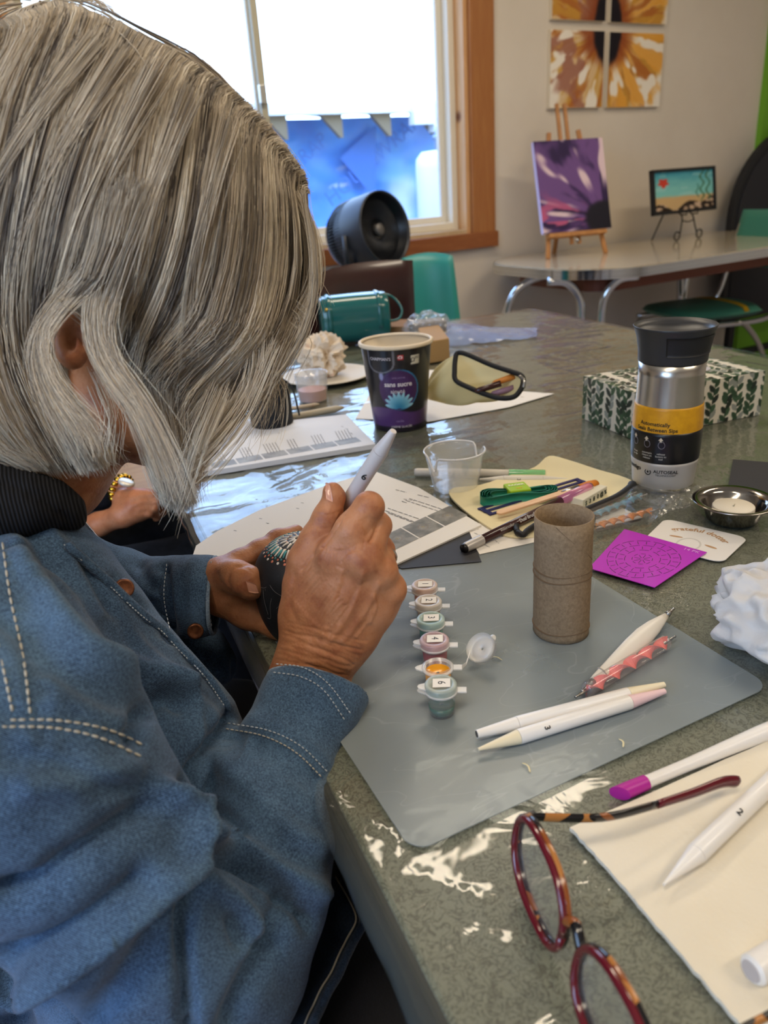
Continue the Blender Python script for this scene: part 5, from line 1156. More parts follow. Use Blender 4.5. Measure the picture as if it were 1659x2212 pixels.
eb_o = obj('eraser_box', MB().box(ez + ex_ * l1 / 2 + ey_ * l2 / 2 + ZU * .0055, (l1, l2, .011), (ex_, ey_, ZU)), mat('eraser_cream', '#e0dac4', .7), bevel=.0008); tag(eb_o, 'small cream eraser block with a row of black symbols on its side', 'eraser')
sn = -ey_
for k, ch in enumerate(('S', '3', '8', '0', '@', '%')):
    lettering(ch, .0066, mat('symbol_ink', '#26362f', .6), planar(ez + ex_ * (l1 * (.12 + .16 * k)) + ZU * .0055, ex_, ZU, .0003), eb_o, 'symbol', extrude=.00003, bold=.0002)

# ---- wood shavings on the mat
for k, (x, y, x2, y2) in enumerate(((1128, 1648, 1145, 1668), (1337, 1596, 1346, 1614), (1058, 1420, 1085, 1426), (985, 1437, 995, 1443))):
    a, b = at(x, y, MZ + .0008), at(x2, y2, MZ + .0008); m_ = (a + b) / 2 + ZU * .0008 + np.cross(ZU, unit(b - a)) * .0012
    o = obj('wood_shaving', MB().tube(smooth_path([a, m_, b], 5), [.0002] + [.0006] * 9 + [.0002], 5, flat=.4), mat('shaving', '#d9cda4', .7)); tag(o, ('tiny curled wood shaving nearest the left mat corner, below the white pencils', 'tiny curled wood shaving right of the white pencils near the mat edge', 'pale sliver on the mat right of the open yellow pot lid', 'pale sliver on the mat just right of the yellow pot hinge')[k], 'shaving', 'wood shavings on the mat')

# ============================================================ far end of the table
# water cup with pinkish water
pc_ = at(677, 864, .002); pH = hgt(pc_, 806); t = thing('pink_water_cup', 'clear plastic cup of cloudy pink rinse water', 'cup', pc_)
r0, r1 = .0235, .0272
obj('cup_wall', MB().lathe([(r0, 0), (r1, pH), (r1 + .0008, pH + .001), (r1 - .0012, pH), (r0 - .0012, .002)], pc_, seg=48, cap=(False, False)), m_cupp, t, smooth=True)
obj('pink_water', MB().lathe([(.001, .0015), (r0 - .0015, .0015), (r0 + (r1 - r0) * .42 - .0015, pH * .42), (.001, pH * .42)], pc_, seg=40, cap=(False, False)), mat('pink_rinse', '#d8927f', .2), t)
# paper plate with crumpled tissue
m_pl = mat('plate_white', '#d6cdbd', .6)
pl = at(706, 818, .002); o = thing('paper_plate', 'white paper plate behind the pink water cup', 'plate', pl)
obj('plate_body', MB().lathe([(.001, 0), (.058, 0), (.075, .006), (.083, .008), (.083, .0095), (.074, .0078), (.057, .0018), (.001, .0016)], pl, seg=48, cap=(False, False)), m_pl, o, smooth=True)
o = obj('crumpled_tissue', blob(pl + V(.0, .012, .040), (.040, .032, .036), 11, .55, 2.1, 80, 50, 1.0), mat('tissue_cream', '#dfcfba', .9, noise=(25, '#d08a5a', .62, .74)), smooth=False); tag(o, 'crumpled tissue stained with orange paint on the paper plate', 'tissue'); o.data.shade_smooth(); o.data.set_sharp_from_angle(angle=math.radians(24))
# two wooden sticks in front
for p, q, r, m_, lab in (((572, 912), (742, 880), .0052, mat('stick_beige', '#c9bda4', .6), 'thick beige wooden stick in front of the pink water cup'), ((590, 889), (690, 873), .0032, mat('stick_pinkish', '#cdbba4', .6, noise=(30, '#cf6a55', .58, .7)), 'thin pink-marked wooden stick by the pink water cup')):
    a, b = at(*p, r + .0025), at(*q, r + .0025); o = obj('wooden_stick', rod(MB(), a, b, [(0, .0008), (.14, r), (.9, r), (1, r * .4)], 18), m_, smooth=True); tag(o, lab, 'stick')
# small pot with dark paint, white lid sheet
wp = slab('white_sheet', [(440, 935), (560, 918), (560, 850), (470, 858)], .0022, .0006, m_paper2, 'white sheet of paper half hidden behind the hanging grey hair', 'paper')
pc2 = at(508, 895, .003); t = thing('rinse_cup', 'small white cup with dark green paint left in it', 'cup', pc2)
obj('cup_wall', MB().lathe([(.016, 0), (.021, .032), (.0225, .033), (.020, .032), (.0150, .002), (.001, .002)], pc2, seg=36, cap=(True, False)), mat('cup_white', '#c9c6bc', .4), t, smooth=True)
obj('paint_rest', MB().lathe([(.0155, .006), (.001, .0065)], pc2, seg=24, cap=(False, False)), mat('dark_green_paint', '#16382c', .3), t)
obj('paint_smear', MB().lathe([(.0200, .012), (.0212, .022), (.0207, .0222), (.0195, .012)], pc2, seg=24, cap=(False, False)), MATS['dark_green_paint'], t)
# black bag beside
bb0 = dp(572, 785, 1.09); bb0 = V(bb0[0], bb0[1], TZ + .002)
o = thing('black_pouch', 'black fabric pouch standing on the table behind the hanging hair', 'bag', bb0); m_fab = mat('black_fabric', '#141418', .75, bump=(200, .3, .001))
obj('body', MB().lathe([(.001, 0), (.026, 0), (.031, .008), (.031, .05), (.027, .066), (.018, .074), (.001, .076)], bb0, seg=36, cap=(False, False)), m_fab, o, smooth=True)
obj('drawcord', MB().tube(smooth_path([bb0 + V(.018, 0, .073), bb0 + V(.03, -.02, .06), bb0 + V(.034, -.03, .02)], 6), .0015, 6), m_fab, o)
# navy garment on the chair beside the brown chair
nb_ = dp(618, 700, 1.84)
o = thing('navy_jacket', 'dark navy jacket draped on a seat left of the brown chair', 'jacket', V(nb_[0], nb_[1], 0)); m_navy = mat('navy_cloth', '#131725', .8)
G = np.array([[V(nb_[0], nb_[1], 0) + bX * (.10 * a) + bN * (.02 + .015 * math.sin(a * 5 + b * 3)) + ZU * (.45 + (.40 * (b + 1) / 2) - .03 * a * a) for b in np.linspace(-1, 1, 16)] for a in np.linspace(-1, 1, 20)]); obj('cloth', MB().sheet(G, .02, bN), m_navy, o, smooth=True)
# teal handbag
m_hb = mat('teal_leather', '#15605f', .22, coat=.5, bump=(160, .1, .0008)); hbase = at(768, 741, .003); hb_d = pix(hbase)[2]; o = thing('teal_handbag', 'glossy teal leather barrel handbag with brass studs on the far table end', 'handbag', hbase)
hx = unit(RM @ V(1, -.03, .18) * V(1, 1, 0)); hy = np.cross(ZU, hx); hh = pix(hbase)[1]
hr = 50 / FPX * hb_d; hc = hbase + ZU * (hr + .004); Lh = 72 / FPX * hb_d
def sup(a): return math.copysign(abs(math.cos(a)) ** .75, math.cos(a)), math.copysign(abs(math.sin(a)) ** .75, math.sin(a))
G = np.array([[hc + hx * x + (hy * sup(a)[0] + ZU * sup(a)[1]) * hr * q for a in np.linspace(0, 2 * PI, 41)] for x, q in ((-Lh, .01), (-Lh, .90), (-Lh + .004, .98), (-Lh + .02, 1), (0, 1.01), (Lh - .02, 1), (Lh - .004, .98), (Lh, .9), (Lh, .01))])
obj('body', MB().sheet(G), m_hb, o, smooth=True)
for x in (-Lh + .018, Lh - .022):
    obj('strap_band', MB().tube([hc + hx * x + (hy * sup(a)[0] + ZU * sup(a)[1]) * (hr + .0012) for a in np.linspace(-.9, 3.4, 26)], .0045, 8, flat=.35), m_hb, o, smooth=True)
    for a in (1.75, 2.15): p = hc + hx * x + (hy * sup(a)[0] * -1 + ZU * sup(a)[1]) * (hr + .004); 
for x, zz_ in ((-Lh + .018, .97), (-Lh + .012, .55), (Lh - .022, 1.0)):
    p = hc + hx * x - hy * hr * math.sqrt(max(0, 1 - min(zz_, .99) ** 2)) * 1.05 + ZU * hr * zz_ * .98; obj('stud', MB().lathe([(.004, 0), (.0042, .002), (.002, .004), (.001, .0042)], p, axis=unit(p - hc - hx * x), seg=12), mat('brass', '#d9b95c', .2, metal=1), o, smooth=True)
hp = [hc + hx * (Lh - .02) + ZU * (hr * .95), hc + hx * (Lh + .012) + ZU * (hr * .75) - hy * .01, hc + hx * (Lh + .030) + ZU * .014 - hy * .02, hc + hx * (Lh + .022) - ZU * .006 - hy * .03, hc + hx * (Lh - .002) - ZU * .01 - hy * .032]
obj('handle', MB().tube(smooth_path(hp, 7), .0028, 8), m_hb, o, smooth=True)
slab('blue_leaflet', [(768, 746), (845, 716), (905, 722), (830, 752)], .0025, .0012, mat('leaflet_blue', '#a8b8dd', .3), 'pale glossy blue leaflet behind the ice cream tub', 'paper')
# kraft blocks
m_kb = mat('kraft_block', '#a4804f', .75)
o = slab('kraft_box', [(915, 788), (972, 778), (950, 745), (905, 752)], .003, .042, m_kb, 'small kraft cardboard box right behind the ice cream tub', 'box', bevel=.002)
o = slab('cardboard_piece', [(838, 735), (880, 735), (882, 718), (840, 718)], .003, .03, mat('card_brown', '#8c6b48', .8), 'brown cardboard piece beside the teal handbag', 'cardboard', bevel=.001)
# clear bag with grey box inside and blue-tinted film
gb = at(925, 742, .003); o = thing('clear_bag', 'clear plastic bag around a grey-brown box at the far end of the table', 'bag', gb)
bx = hx; by = hy
obj('inner_box', MB().box(gb + ZU * .026 + bx * .0 , (.072, .05, .046), (bx, by, ZU)), mat('grey_box', '#8d8678', .7), o, bevel=.003)
o2 = obj('film_wrap', blob(gb + ZU * .03, (.052, .042, .036), 21, .25, 2.2, 60, 40, 1.0), clear('film_lilac', '#dfe3f2', .16, .05, bump=(60, .4, .004)), o, smooth=False)
G = []
for i in range(40):
    u = i / 39; r_ = []
    for j in range(22):
        v = j / 21; x = 955 + 205 * u; y = 752 - 40 * v * (1 - .75 * u) - 30 * u + 8 * (1 - v) * u; p = at(x, y, .003); hgt_ = .030 * (1 - u) ** 1.2 * math.sin(v * PI) ** .5 + .006 * fbm(np.array([[u * 9, v * 5, 1.]]), 3, 2)[0]; r_.append(p + ZU * hgt_)
    G.append(r_)
t = NT('blue_film'); b1 = t.bsdf('#9fb6ee', .12, coat=.5, nrm=t.bump(t.noise(50, 3), .3, .004)); tr = t.n('BsdfTransparent'); mx = t.n('MixShader'); mx.inputs[0].default_value = .55; t.l(tr.outputs[0], mx.inputs[1]); t.l(b1, mx.inputs[2]); m_bf = t.done(mx.outputs[0])
o = obj('plastic_film', MB().sheet(np.array(G)), m_bf, smooth=True); tag(o, 'crumpled bluish clear plastic film trailing right from the far bag', 'plastic film')

# ---- open yellow zip pouch with pens on paper
slab('white_sheet', [(768, 905), (925, 912), (1100, 880), (1197, 851), (1120, 846), (1000, 800), (905, 800), (800, 850)], .0022, .0008, m_paper, 'white sheets of paper under the open yellow pouch', 'paper')
py_ = thing('zip_pouch', 'pale yellow canvas pencil pouch gaping open with black zip edging', 'pouch', at(1010, 880, .003)); t = NT('yellow_canvas'); tb1 = t.bsdf('#efe3b2', .85, nrm=t.bump(t.noise(240, 3), .25, .0006), spec=.2); tl_ = t.n('BsdfTranslucent'); tl_.inputs[0].default_value = (.86, .76, .46, 1); mx = t.n('MixShader'); mx.inputs[0].default_value = .38; t.l(tb1, mx.inputs[1]); t.l(tl_.outputs[0], mx.inputs[2]); m_yc = t.done(mx.outputs[0])
MO = [(990, 762), (1010, 766), (1060, 788), (1105, 803), (1127, 812), (1130, 828), (1122, 846), (1108, 858), (1080, 860), (1050, 852), (1015, 838), (985, 822), (982, 800), (984, 772)]
dM = 1.0
def mouthd(x, y): return 1.02 - .05 * ((x - 980) / 150) + .00020 * (840 - y)
mouth = [dp(x, y, mouthd(x, y)) for x, y in MO]; msm = smooth_path(mouth, 4, closed=True); n_ = len(msm)
tail = [at(925 + 0 * k, 890, .006) for k in range(1)][0]
cenm = sum(msm) / n_
back0, back1 = at(918, 885, .004), at(925, 852, .030)
G = []
for i in range(n_ + 1):
    p = msm[i % n_]; k = (p - cenm); hfrac = np.clip(((p[2] - TZ) / .075), 0, 1)
    e = back0 + (back1 - back0) * hfrac + V(.0, .0, 0) + (p - cenm) * V(.12, .12, .1)
    col = []
    for u in np.linspace(0, 1, 14):
        q = p + (e - p) * u; bul = math.sin(u * PI) * .010 * (1 + .8 * math.sin(i * .9 + u * 5) * .35); q = q + unit(k + V(0, 0, .001)) * bul; q[2] = max(q[2], TZ + .0035); col.append(q)
    G.append(col)
obj('canvas_body', MB().sheet(np.array(G)), m_yc, py_, smooth=True)
obj('zip_edge', MB().tube(msm + [msm[0]], .0034, 8), MATS['zipper_black'], py_, smooth=True)
obj('zip_pull', MB().tube(smooth_path([dp(1122, 812, .965), dp(1132, 822, .96), dp(1131, 838, .96)], 5), .0022, 8), m_metal, py_, smooth=True)
for p, q, m_, nm in (((1025, 846), (1082, 828), m_brn, 'dark brown'), ((1062, 830), (1112, 812), mat('orange_pen', '#d98b3f', .4), 'orange'), ((1058, 853), (1110, 838), mat('lilac_pen', '#8d6f86', .4), 'lilac')):
    a, b = dp(*p, 1.0), dp(*q, .99); o = obj('pen', rod(MB(), a, b, [(0, .0015), (.15, .0038), (1, .0042)], 14), m_, smooth=True); tag(o, f'{nm} pen inside the open yellow pouch', 'pen', 'pens in the yellow pouch')
# ============================================================ figures: signed-distance modelling
FP = FPX
def C(px, py, d): return V((px - W_ / 2) / FP * d, (py - H_ / 2) / FP * d, d)      # camera-frame point from photo pixel + distance
def toW(P): return CAM + np.asarray(P) @ RM.T
def toC(P): return (np.asarray(P) - CAM) @ RM
class SDF:
    def __init__(s, lo, hi, h):
        s.h = h; s.lo = np.asarray(lo, float); s.n = np.ceil((np.asarray(hi) - s.lo) / h).astype(int) + 1
        s.F = np.full(s.n, .05, np.float32)
    def blk(s, lo, hi):
        a = np.clip(np.floor((lo - s.lo) / s.h).astype(int), 0, s.n); b = np.clip(np.ceil((hi - s.lo) / s.h).astype(int) + 1, 0, s.n)
        if np.any(b <= a): return None, None
        sl = tuple(slice(x, y) for x, y in zip(a, b)); g = [s.lo[i] + s.h * np.arange(a[i], b[i]) for i in range(3)]
        return sl, np.stack(np.meshgrid(*g, indexing='ij'), -1)
    def _mix(s, sl, d, k, sub):
        A = s.F[sl]
        if sub: A = -A
        if k > 0: hh = np.clip(.5 + .5 * (A - d) / k, 0, 1); R = A + (d - A) * hh - k * hh * (1 - hh)
        else: R = np.minimum(A, d)
        s.F[sl] = (-R if sub else R)
    def cap(s, a, b, ra, rb, k=.006, fl=None, sub=False):
        a, b = np.asarray(a), np.asarray(b); m = max(ra, rb) + k + .012
        sl, P = s.blk(np.minimum(a, b) - m, np.maximum(a, b) + m)
        if sl is None: return s
        Q = P - a; ab = b - a
        if fl is not None: n, f = fl; n = unit(n); Q = Q + (f - 1) * (Q @ n)[..., None] * n; ab = ab + (f - 1) * (ab @ n) * n
        t = np.clip((Q @ ab) / (ab @ ab + 1e-12), 0, 1); d = np.linalg.norm(Q - t[..., None] * ab, axis=-1) - (ra + (rb - ra) * t)
        s._mix(sl, d, k, sub); return s
    def ell(s, c, r, k=.006, R=None, sub=False):
        r = np.asarray(r, float); m = r.max() + k + .012; sl, P = s.blk(c - m, c + m)
        if sl is None: return s
        Q = P - c
        if R is not None: Q = Q @ R
        q = np.linalg.norm(Q / r, axis=-1); g = np.linalg.norm(Q / r ** 2, axis=-1) + 1e-9; d = np.where(q > .05, q * (q - 1) / g, -r.min())
        s._mix(sl, d, k, sub); return s
    def chain(s, pts, k=.006, fl=None, sub=False):
        """pts: (px,py,dist,radius px)"""
        for p, q in zip(pts[:-1], pts[1:]): s.cap(C(*p[:3]), C(*q[:3]), p[3] * p[2] / FP, q[3] * q[2] / FP, k, fl, sub)
        return s
    def cut(s, p0, n, rad):
        sl, P = s.blk(p0 - rad, p0 + rad); d = (P - p0) @ unit(n); s.F[sl] = np.maximum(s.F[sl], np.where(np.linalg.norm(P - p0, axis=-1) < rad, d, -1)); return s
    def mesh(s, smooth=1):
        F = s.F; n = s.n; ins = F < 0
        F[0], F[-1], F[:, 0], F[:, -1], F[:, :, 0], F[:, :, -1] = [np.maximum(q, .001) for q in (F[0], F[-1], F[:, 0], F[:, -1], F[:, :, 0], F[:, :, -1])]; ins = F < 0
        c8 = sum(ins[a:n[0] - 1 + a, b:n[1] - 1 + b, c:n[2] - 1 + c].astype(np.int8) for a in (0, 1) for b in (0, 1) for c in (0, 1))
        act = (c8 > 0) & (c8 < 8); ids = -np.ones(act.shape, np.int64); I = np.argwhere(act); ids[act] = np.arange(len(I))
        S = np.zeros((len(I), 3)); W = np.zeros(len(I)); cor = {(a, b, c): F[I[:, 0] + a, I[:, 1] + b, I[:, 2] + c].astype(float) for a in (0, 1) for b in (0, 1) for c in (0, 1)}
        for ax in range(3):
            for u in (0, 1):
                for v in (0, 1):
                    p = [u, v]; p.insert(ax, 0); q = [u, v]; q.insert(ax, 1); fa, fb = cor[tuple(p)], cor[tuple(q)]
                    x = (fa < 0) != (fb < 0); t = np.where(x, fa / np.where(x, fa - fb, 1), 0); pt = np.tile(np.array(p, float), (len(I), 1)); pt[:, ax] = t; S[x] += pt[x]; W[x] += 1
        Vv = s.lo + s.h * (I + S / W[:, None]); faces = []
        for ax in range(3):
            o = [i for i in range(3) if i != ax]; A = np.moveaxis(ins, ax, 0); a0, a1 = A[:-1, 1:-1, 1:-1], A[1:, 1:-1, 1:-1]; E = np.argwhere(a0 != a1); 
            if not len(E): continue
            fl = a0[E[:, 0], E[:, 1], E[:, 2]]; J = np.moveaxis(ids, ax, 0); x, y, z = E[:, 0], E[:, 1] + 1, E[:, 2] + 1
            q = np.stack([J[x, y - 1, z - 1], J[x, y, z - 1], J[x, y, z], J[x, y - 1, z]], -1)
            if ax == 1: fl = ~fl
            q[~fl] = q[~fl][:, ::-1]; faces.append(q)
        Fc = np.concatenate(faces)
        for _ in range(smooth):
            acc = np.zeros_like(Vv); cnt = np.zeros(len(Vv))
            for i in range(4):
                for j in ((i + 1) % 4, (i + 3) % 4): np.add.at(acc, Fc[:, i], Vv[Fc[:, j]]); np.add.at(cnt, Fc[:, i], 1)
            Vv = Vv * .5 + .5 * acc / np.maximum(cnt, 1)[:, None]
        return Vv, Fc
def vnormals(Vv, Fc):
    n = np.cross(Vv[Fc[:, 2]] - Vv[Fc[:, 0]], Vv[Fc[:, 3]] - Vv[Fc[:, 1]]); N = np.zeros_like(Vv)
    for i in range(4): np.add.at(N, Fc[:, i], n)
    return N / (np.linalg.norm(N, axis=1)[:, None] + 1e-12)
def cpx(Vv): return np.stack([W_ / 2 + FP * Vv[:, 0] / Vv[:, 2], H_ / 2 + FP * Vv[:, 1] / Vv[:, 2]], -1)
def folds(Vv, Fc, spec, zmax=None):
    """spec: (photo polyline, width px, height m): ridges (+) and creases (-) pressed into the visible side"""
    N = vnormals(Vv, Fc); U = cpx(Vv); face = -np.einsum('ij,ij->i', N, Vv / np.linalg.norm(Vv, axis=1)[:, None]); k = sst(-.05, .35, face)
    if zmax is not None: k = k * (Vv[:, 2] < zmax)
    D = np.zeros(len(Vv))
    for pts, w_, a in spec:
        P = smooth_path([V(*p) for p in pts], 5) if len(pts) > 2 else [V(*p) for p in pts]
        lo = np.min(P, 0) - 3 * w_; hi = np.max(P, 0) + 3 * w_; m = np.all((U > lo) & (U < hi), 1) & (k > 0)
        if m.any(): D[m] += a * np.exp(-(poly_d(U[m], P) / w_) ** 2)
    return Vv + N * (D * k)[:, None]
class Surf:
    """lookup of the visible surface depth at a photo pixel"""
    def __init__(s, Vv, cell=6):
        s.U = cpx(Vv); s.z = Vv[:, 2]; s.cell = cell; s.g = {}
        for i, (a, b) in enumerate((s.U // cell).astype(int)): 
            q = s.g.get((a, b)); 
            if q is None or s.z[i] < q: s.g[(a, b)] = s.z[i]
    def d(s, px, py, default=None):
        a, b = int(px // s.cell), int(py // s.cell); v = [s.g[k] for k in ((a + i, b + j) for i in (-1, 0, 1) for j in (-1, 0, 1)) if k in s.g]
        if not v: return default
        return sorted(v)[len(v) // 3]
def skinmat(name, c1, c2, c3):
    t = NT(name); n = t.noise(55, 4, .6); n2 = t.noise(260, 3, .6); c = t.ramp(n, [(.28, c1), (.5, c2), (.74, c3)]); c = t.mix(t.math('MULTIPLY', t.ramp(n2, [(.60, '#000000'), (.72, '#ffffff')]), .35), c, '#8a4a35')
    vo = t.n('TexVoronoi'); vo.inputs['Scale'].default_value = 520; t.l(t.obj(), vo.inputs['Vector'])
    b1 = t.bump(vo.outputs['Distance'], .35, .0004); b2 = t.bump(t.noise(300, 3, .6, 1.5, None, (1, 1, .35)), .35, .0005, b1)
    return t.done(t.bsdf(c, .45, nrm=b2, spec=.4, sss=.15, sscale=.006))
m_skin = skinmat('skin', '#96593c', '#b67a54', '#c48c68')
m_nail = mat('nail', '#d0967c', .25, coat=.3)

# ------------------------------------------------------------ the woman painting
RHW = .303e-3
person = thing('person', 'grey-haired person in denim shirt bent over a black stone, painting it', 'person', toW(C(-60, 2400, .62)) * V(1, 1, 0))
S1 = SDF(C(560, 1010, .50) * V(1, 1, 0) + V(-.012, -.005, .430), C(900, 1560, .55) * V(1, 1, 0) + V(.0, .0, .60), .00086)
vz = V(0, 0, 1)
S1.chain([(618, 1620, .535, 88), (668, 1470, .518, 84), (690, 1405, .512, 78)], .008, (vz, 1.35))
S1.chain([(655, 1410, .512, 50), (652, 1330, .511, 44), (655, 1262, .509, 40)], .010)                     # thumb side
for a, b in (((690, 1385, .509, 44), (727, 1200, .489, 35)), ((712, 1385, .506, 44), (783, 1206, .482, 35)), ((735, 1385, .507, 42), (824, 1236, .487, 33)), ((745, 1395, .512, 38), (838, 1274, .498, 28))): S1.chain([a, b], .012)
S1.chain([(735, 1412, .512, 38), (768, 1368, .508, 38), (812, 1312, .503, 33), (838, 1278, .500, 27)], .012)
S1.chain([(688, 1290, .503, 52), (745, 1270, .497, 60)], .014, (vz, 1.4))
S1.chain([(655, 1262, .509, 40), (660, 1215, .507, 36), (683, 1165, .504, 32), (707, 1120, .502, 32)], .006)       # thumb
S1.chain([(707, 1120, .502, 31), (722, 1073, .501, 24)], .004); S1.chain([(722, 1073, .501, 24), (718, 1062, .501, 21)], .002)
S1.chain([(700, 1232, .500, 42), (676, 1205, .506, 30)], .012)
S1.chain([(727, 1200, .489, 37), (762, 1148, .482, 37), (797, 1095, .480, 33)], .007)                            # index
S1.chain([(797, 1095, .480, 32), (772, 1118, .512, 27)], .003); S1.chain([(772, 1118, .512, 26), (722, 1172, .548, 21)], .003)
S1.chain([(783, 1206, .482, 35), (800, 1170, .486, 31), (816, 1136, .492, 30)], .006)                            # middle
S1.chain([(816, 1136, .492, 29), (800, 1170, .528, 25)], .003); S1.chain([(800, 1170, .528, 25), (745, 1210, .556, 20)], .003)
S1.chain([(824, 1236, .487, 33), (824, 1188, .503, 28)], .005); S1.chain([(824, 1188, .503, 28), (806, 1225, .540, 24)], .003); S1.chain([(806, 1225, .540, 24), (757, 1250, .562, 20)], .003)
S1.chain([(838, 1274, .498, 29), (830, 1240, .520, 24)], .005); S1.chain([(830, 1240, .520, 24), (800, 1272, .548, 21), (760, 1290, .560, 17)], .003)
S1.ell(C(727, 1200, .4835), V(.0105, .0095, .006), .008); S1.ell(C(784, 1207, .4775), V(.0095, .009, .006), .008); S1.ell(C(850, 1272, .493), V(.008, .0085, .006), .005)
hv, hf = S1.mesh(2)
wr = []
rg = random.Random(5)
for k in range(22):      # creases across the wrist
    y0 = 1345 + k * 6.6; x0 = 622 - k * 2.0; x1 = 792 - k * 3.6; y1 = y0 + 42 - k * .5
    if k % 3 == 1: x1 = x0 + (x1 - x0) * rg.uniform(.4, .7)
    if k % 3 == 2: x0 = x0 + (x1 - x0) * rg.uniform(.3, .5)
    n_ = 6; wr.append(([(x0 + (x1 - x0) * i / n_, y0 + (y1 - y0) * (i / n_) ** 1.2 + rg.uniform(-2.2, 2.2)) for i in range(n_ + 1)], 3.0, -.00048 * rg.uniform(.5, 1.3)))
for k in range(16):      # diagonal creases between thumb and index
    x0 = 628 + k * 5.5; y0 = 1225 + k * 6 ; wr.append(([(x0, y0 + 60), (x0 + 18 + rg.uniform(-3, 3), y0 + 30), (x0 + 42, y0 + rg.uniform(-6, 6))], 2.8, -.00052))
for k in range(12): a = k / 12; wr.append(([(690 + 95 * a, 1215 + 22 * math.sin(a * 6) - 10 * a), (700 + 90 * a, 1196 - 8 * a), (706 + 88 * a, 1180 + 10 * math.sin(a * 5))], 2.6, -.00048))
for (x, y, n_, w_) in ((708, 1121, 7, 22), (724, 1092, 0, 16)):
    for k in range(n_): wr.append(([(x - w_ - 4 + k, y - 12 + k * 5.4), (x + 2, y - 9 + k * 5.0), (x + w_ + 5, y - 16 + k * 6)], 2.5, -.0006))
for k in range(6): wr.append(([(778 + k * 3, 1128 + k * 5), (795 + k * 2, 1118 + k * 5), (812, 1124 + k * 5)], 2.5, -.00045))
wr += [([(696, 1375), (722, 1300), (738, 1235)], 7, .0011), ([(715, 1385), (760, 1310), (784, 1240)], 7, .0011), ([(742, 1385), (790, 1320), (818, 1262)], 7, .0010), ([(706, 1350), (735, 1270)], 6, -.0008), ([(738, 1345), (775, 1265)], 6, -.0009), ([(672, 1382), (700, 1300)], 9, -.0006),
       ([(800, 1345), (812, 1310), (806, 1285)], 4, .0007), ([(770, 1375), (793, 1345), (803, 1320)], 3.5, .0005), ([(798, 1170), (806, 1160), (829, 1108)], 3.0, -.0016), ([(694, 1183), (717, 1153), (745, 1100)], 3.0, -.0018), ([(694, 1183), (672, 1205), (652, 1230)], 3.5, -.0011), ([(637, 1245), (626, 1300), (640, 1340)], 6, -.0006)]
hv = folds(hv, hf, wr)
# left hand
S2 = SDF(C(430, 1130, .62) * V(1, 1, 0) + V(-.02, -.005, .530), C(680, 1420, .62) * V(1, 1, 0) + V(.0, .0, .672), .0011)
LD = -.032
def S2c(pts, *a): return S2.chain([(x, y, d + LD, q) for x, y, d, q in pts], *a)
S2c([(360, 1275, .640, 46), (452, 1262, .622, 46), (490, 1262, .615, 48)], .010, (vz, 1.15))
S2c([(476, 1246, .610, 36), (510, 1246, .598, 34), (536, 1258, .592, 33), (545, 1268, .592, 26)], .006)
S2c([(485, 1235, .618, 32), (520, 1215, .625, 26), (560, 1190, .636, 21), (600, 1165, .650, 19), (640, 1150, .668, 17)], .008)
S2c([(490, 1290, .622, 46), (540, 1320, .625, 36), (600, 1350, .620, 26), (650, 1372, .610, 19)], .010)
S2c([(500, 1300, .640, 36), (560, 1300, .655, 24), (630, 1290, .668, 20), (680, 1260, .665, 17)], .008)
S2c([(490, 1280, .650, 34), (560, 1250, .665, 22), (630, 1220, .675, 18)], .008)
lv, lf = S2.mesh(2)
lv = folds(lv, lf, [([(546, 1219), (520, 1222), (500, 1232), (492, 1252), (500, 1275)], 3.5, -.0009), ([(470, 1240), (476, 1265), (490, 1290)], 5, -.0008), ([(505, 1222), (530, 1226), (545, 1236)], 2.5, -.0004), ([(520, 1290), (495, 1278), (478, 1258)], 4, -.0008)])
# head, neck and the trunk and arms inside the clothes
S3 = SDF(V(-.36, -.34, .33), V(.02, .50, .78), .0030)
S3.chain([(300, 520, .50, 250), (400, 560, .505, 215)], .02); S3.chain([(480, 620, .50, 130), (430, 760, .50, 115), (385, 860, .50, 85), (330, 935, .50, 52)], .02)
S3.chain([(150, 800, .480, 90), (235, 880, .478, 70), (320, 945, .495, 44)], .018); S3.chain([(190, 780, .54, 90), (260, 880, .53, 70), (325, 940, .505, 44)], .018)
S3.chain([(480, 720, .497, 34), (522, 792, .497, 20)], .008); S3.chain([(505, 800, .497, 22), (490, 805, .497, 20)], .006)        # nose
S3.chain([(428, 868, .492, 16), (430, 868, .502, 16)], .005); S3.chain([(405, 890, .492, 15), (407, 890, .502, 15)], .004)                # lips
S3.ell(C(500, 690, .468), V(.012, .010, .008), .005, sub=True)
S3.chain([(190, 880, .505, 115), (90, 1000, .505, 130), (-60, 1130, .51, 120)], .02)
S3.chain([(-90, 1220, .51, 130), (-150, 1600, .53, 190), (-150, 2100, .56, 210)], .03)
S3.chain([(-60, 1300, .47, 120), (120, 1700, .42, 120), (500, 2010, .43, 80), (640, 1560, .52, 70)], .012); S3.chain([(-60, 1280, .60, 75), (60, 1310, .655, 60), (420, 1280, .600, 52)], .012)
S3.ell(C(156, 734, .4325), V(.0115, .0170, .009), .004); S3.ell(C(160, 728, .4250), V(.0062, .0100, .006), .003, sub=True); S3.chain([(150, 770, .428, 17), (158, 785, .430, 14)], .004); S3.chain([(170, 735, .426, 8), (172, 750, .427, 8)], .003)
bv, bf = S3.mesh(1)
bodyv = np.concatenate([bv, hv, lv]); bodyf = np.concatenate([bf, hf + len(bv), lf + len(bv) + len(hv)])
body = obj('body', (toW(bodyv), bodyf), m_skin, person, smooth=True)
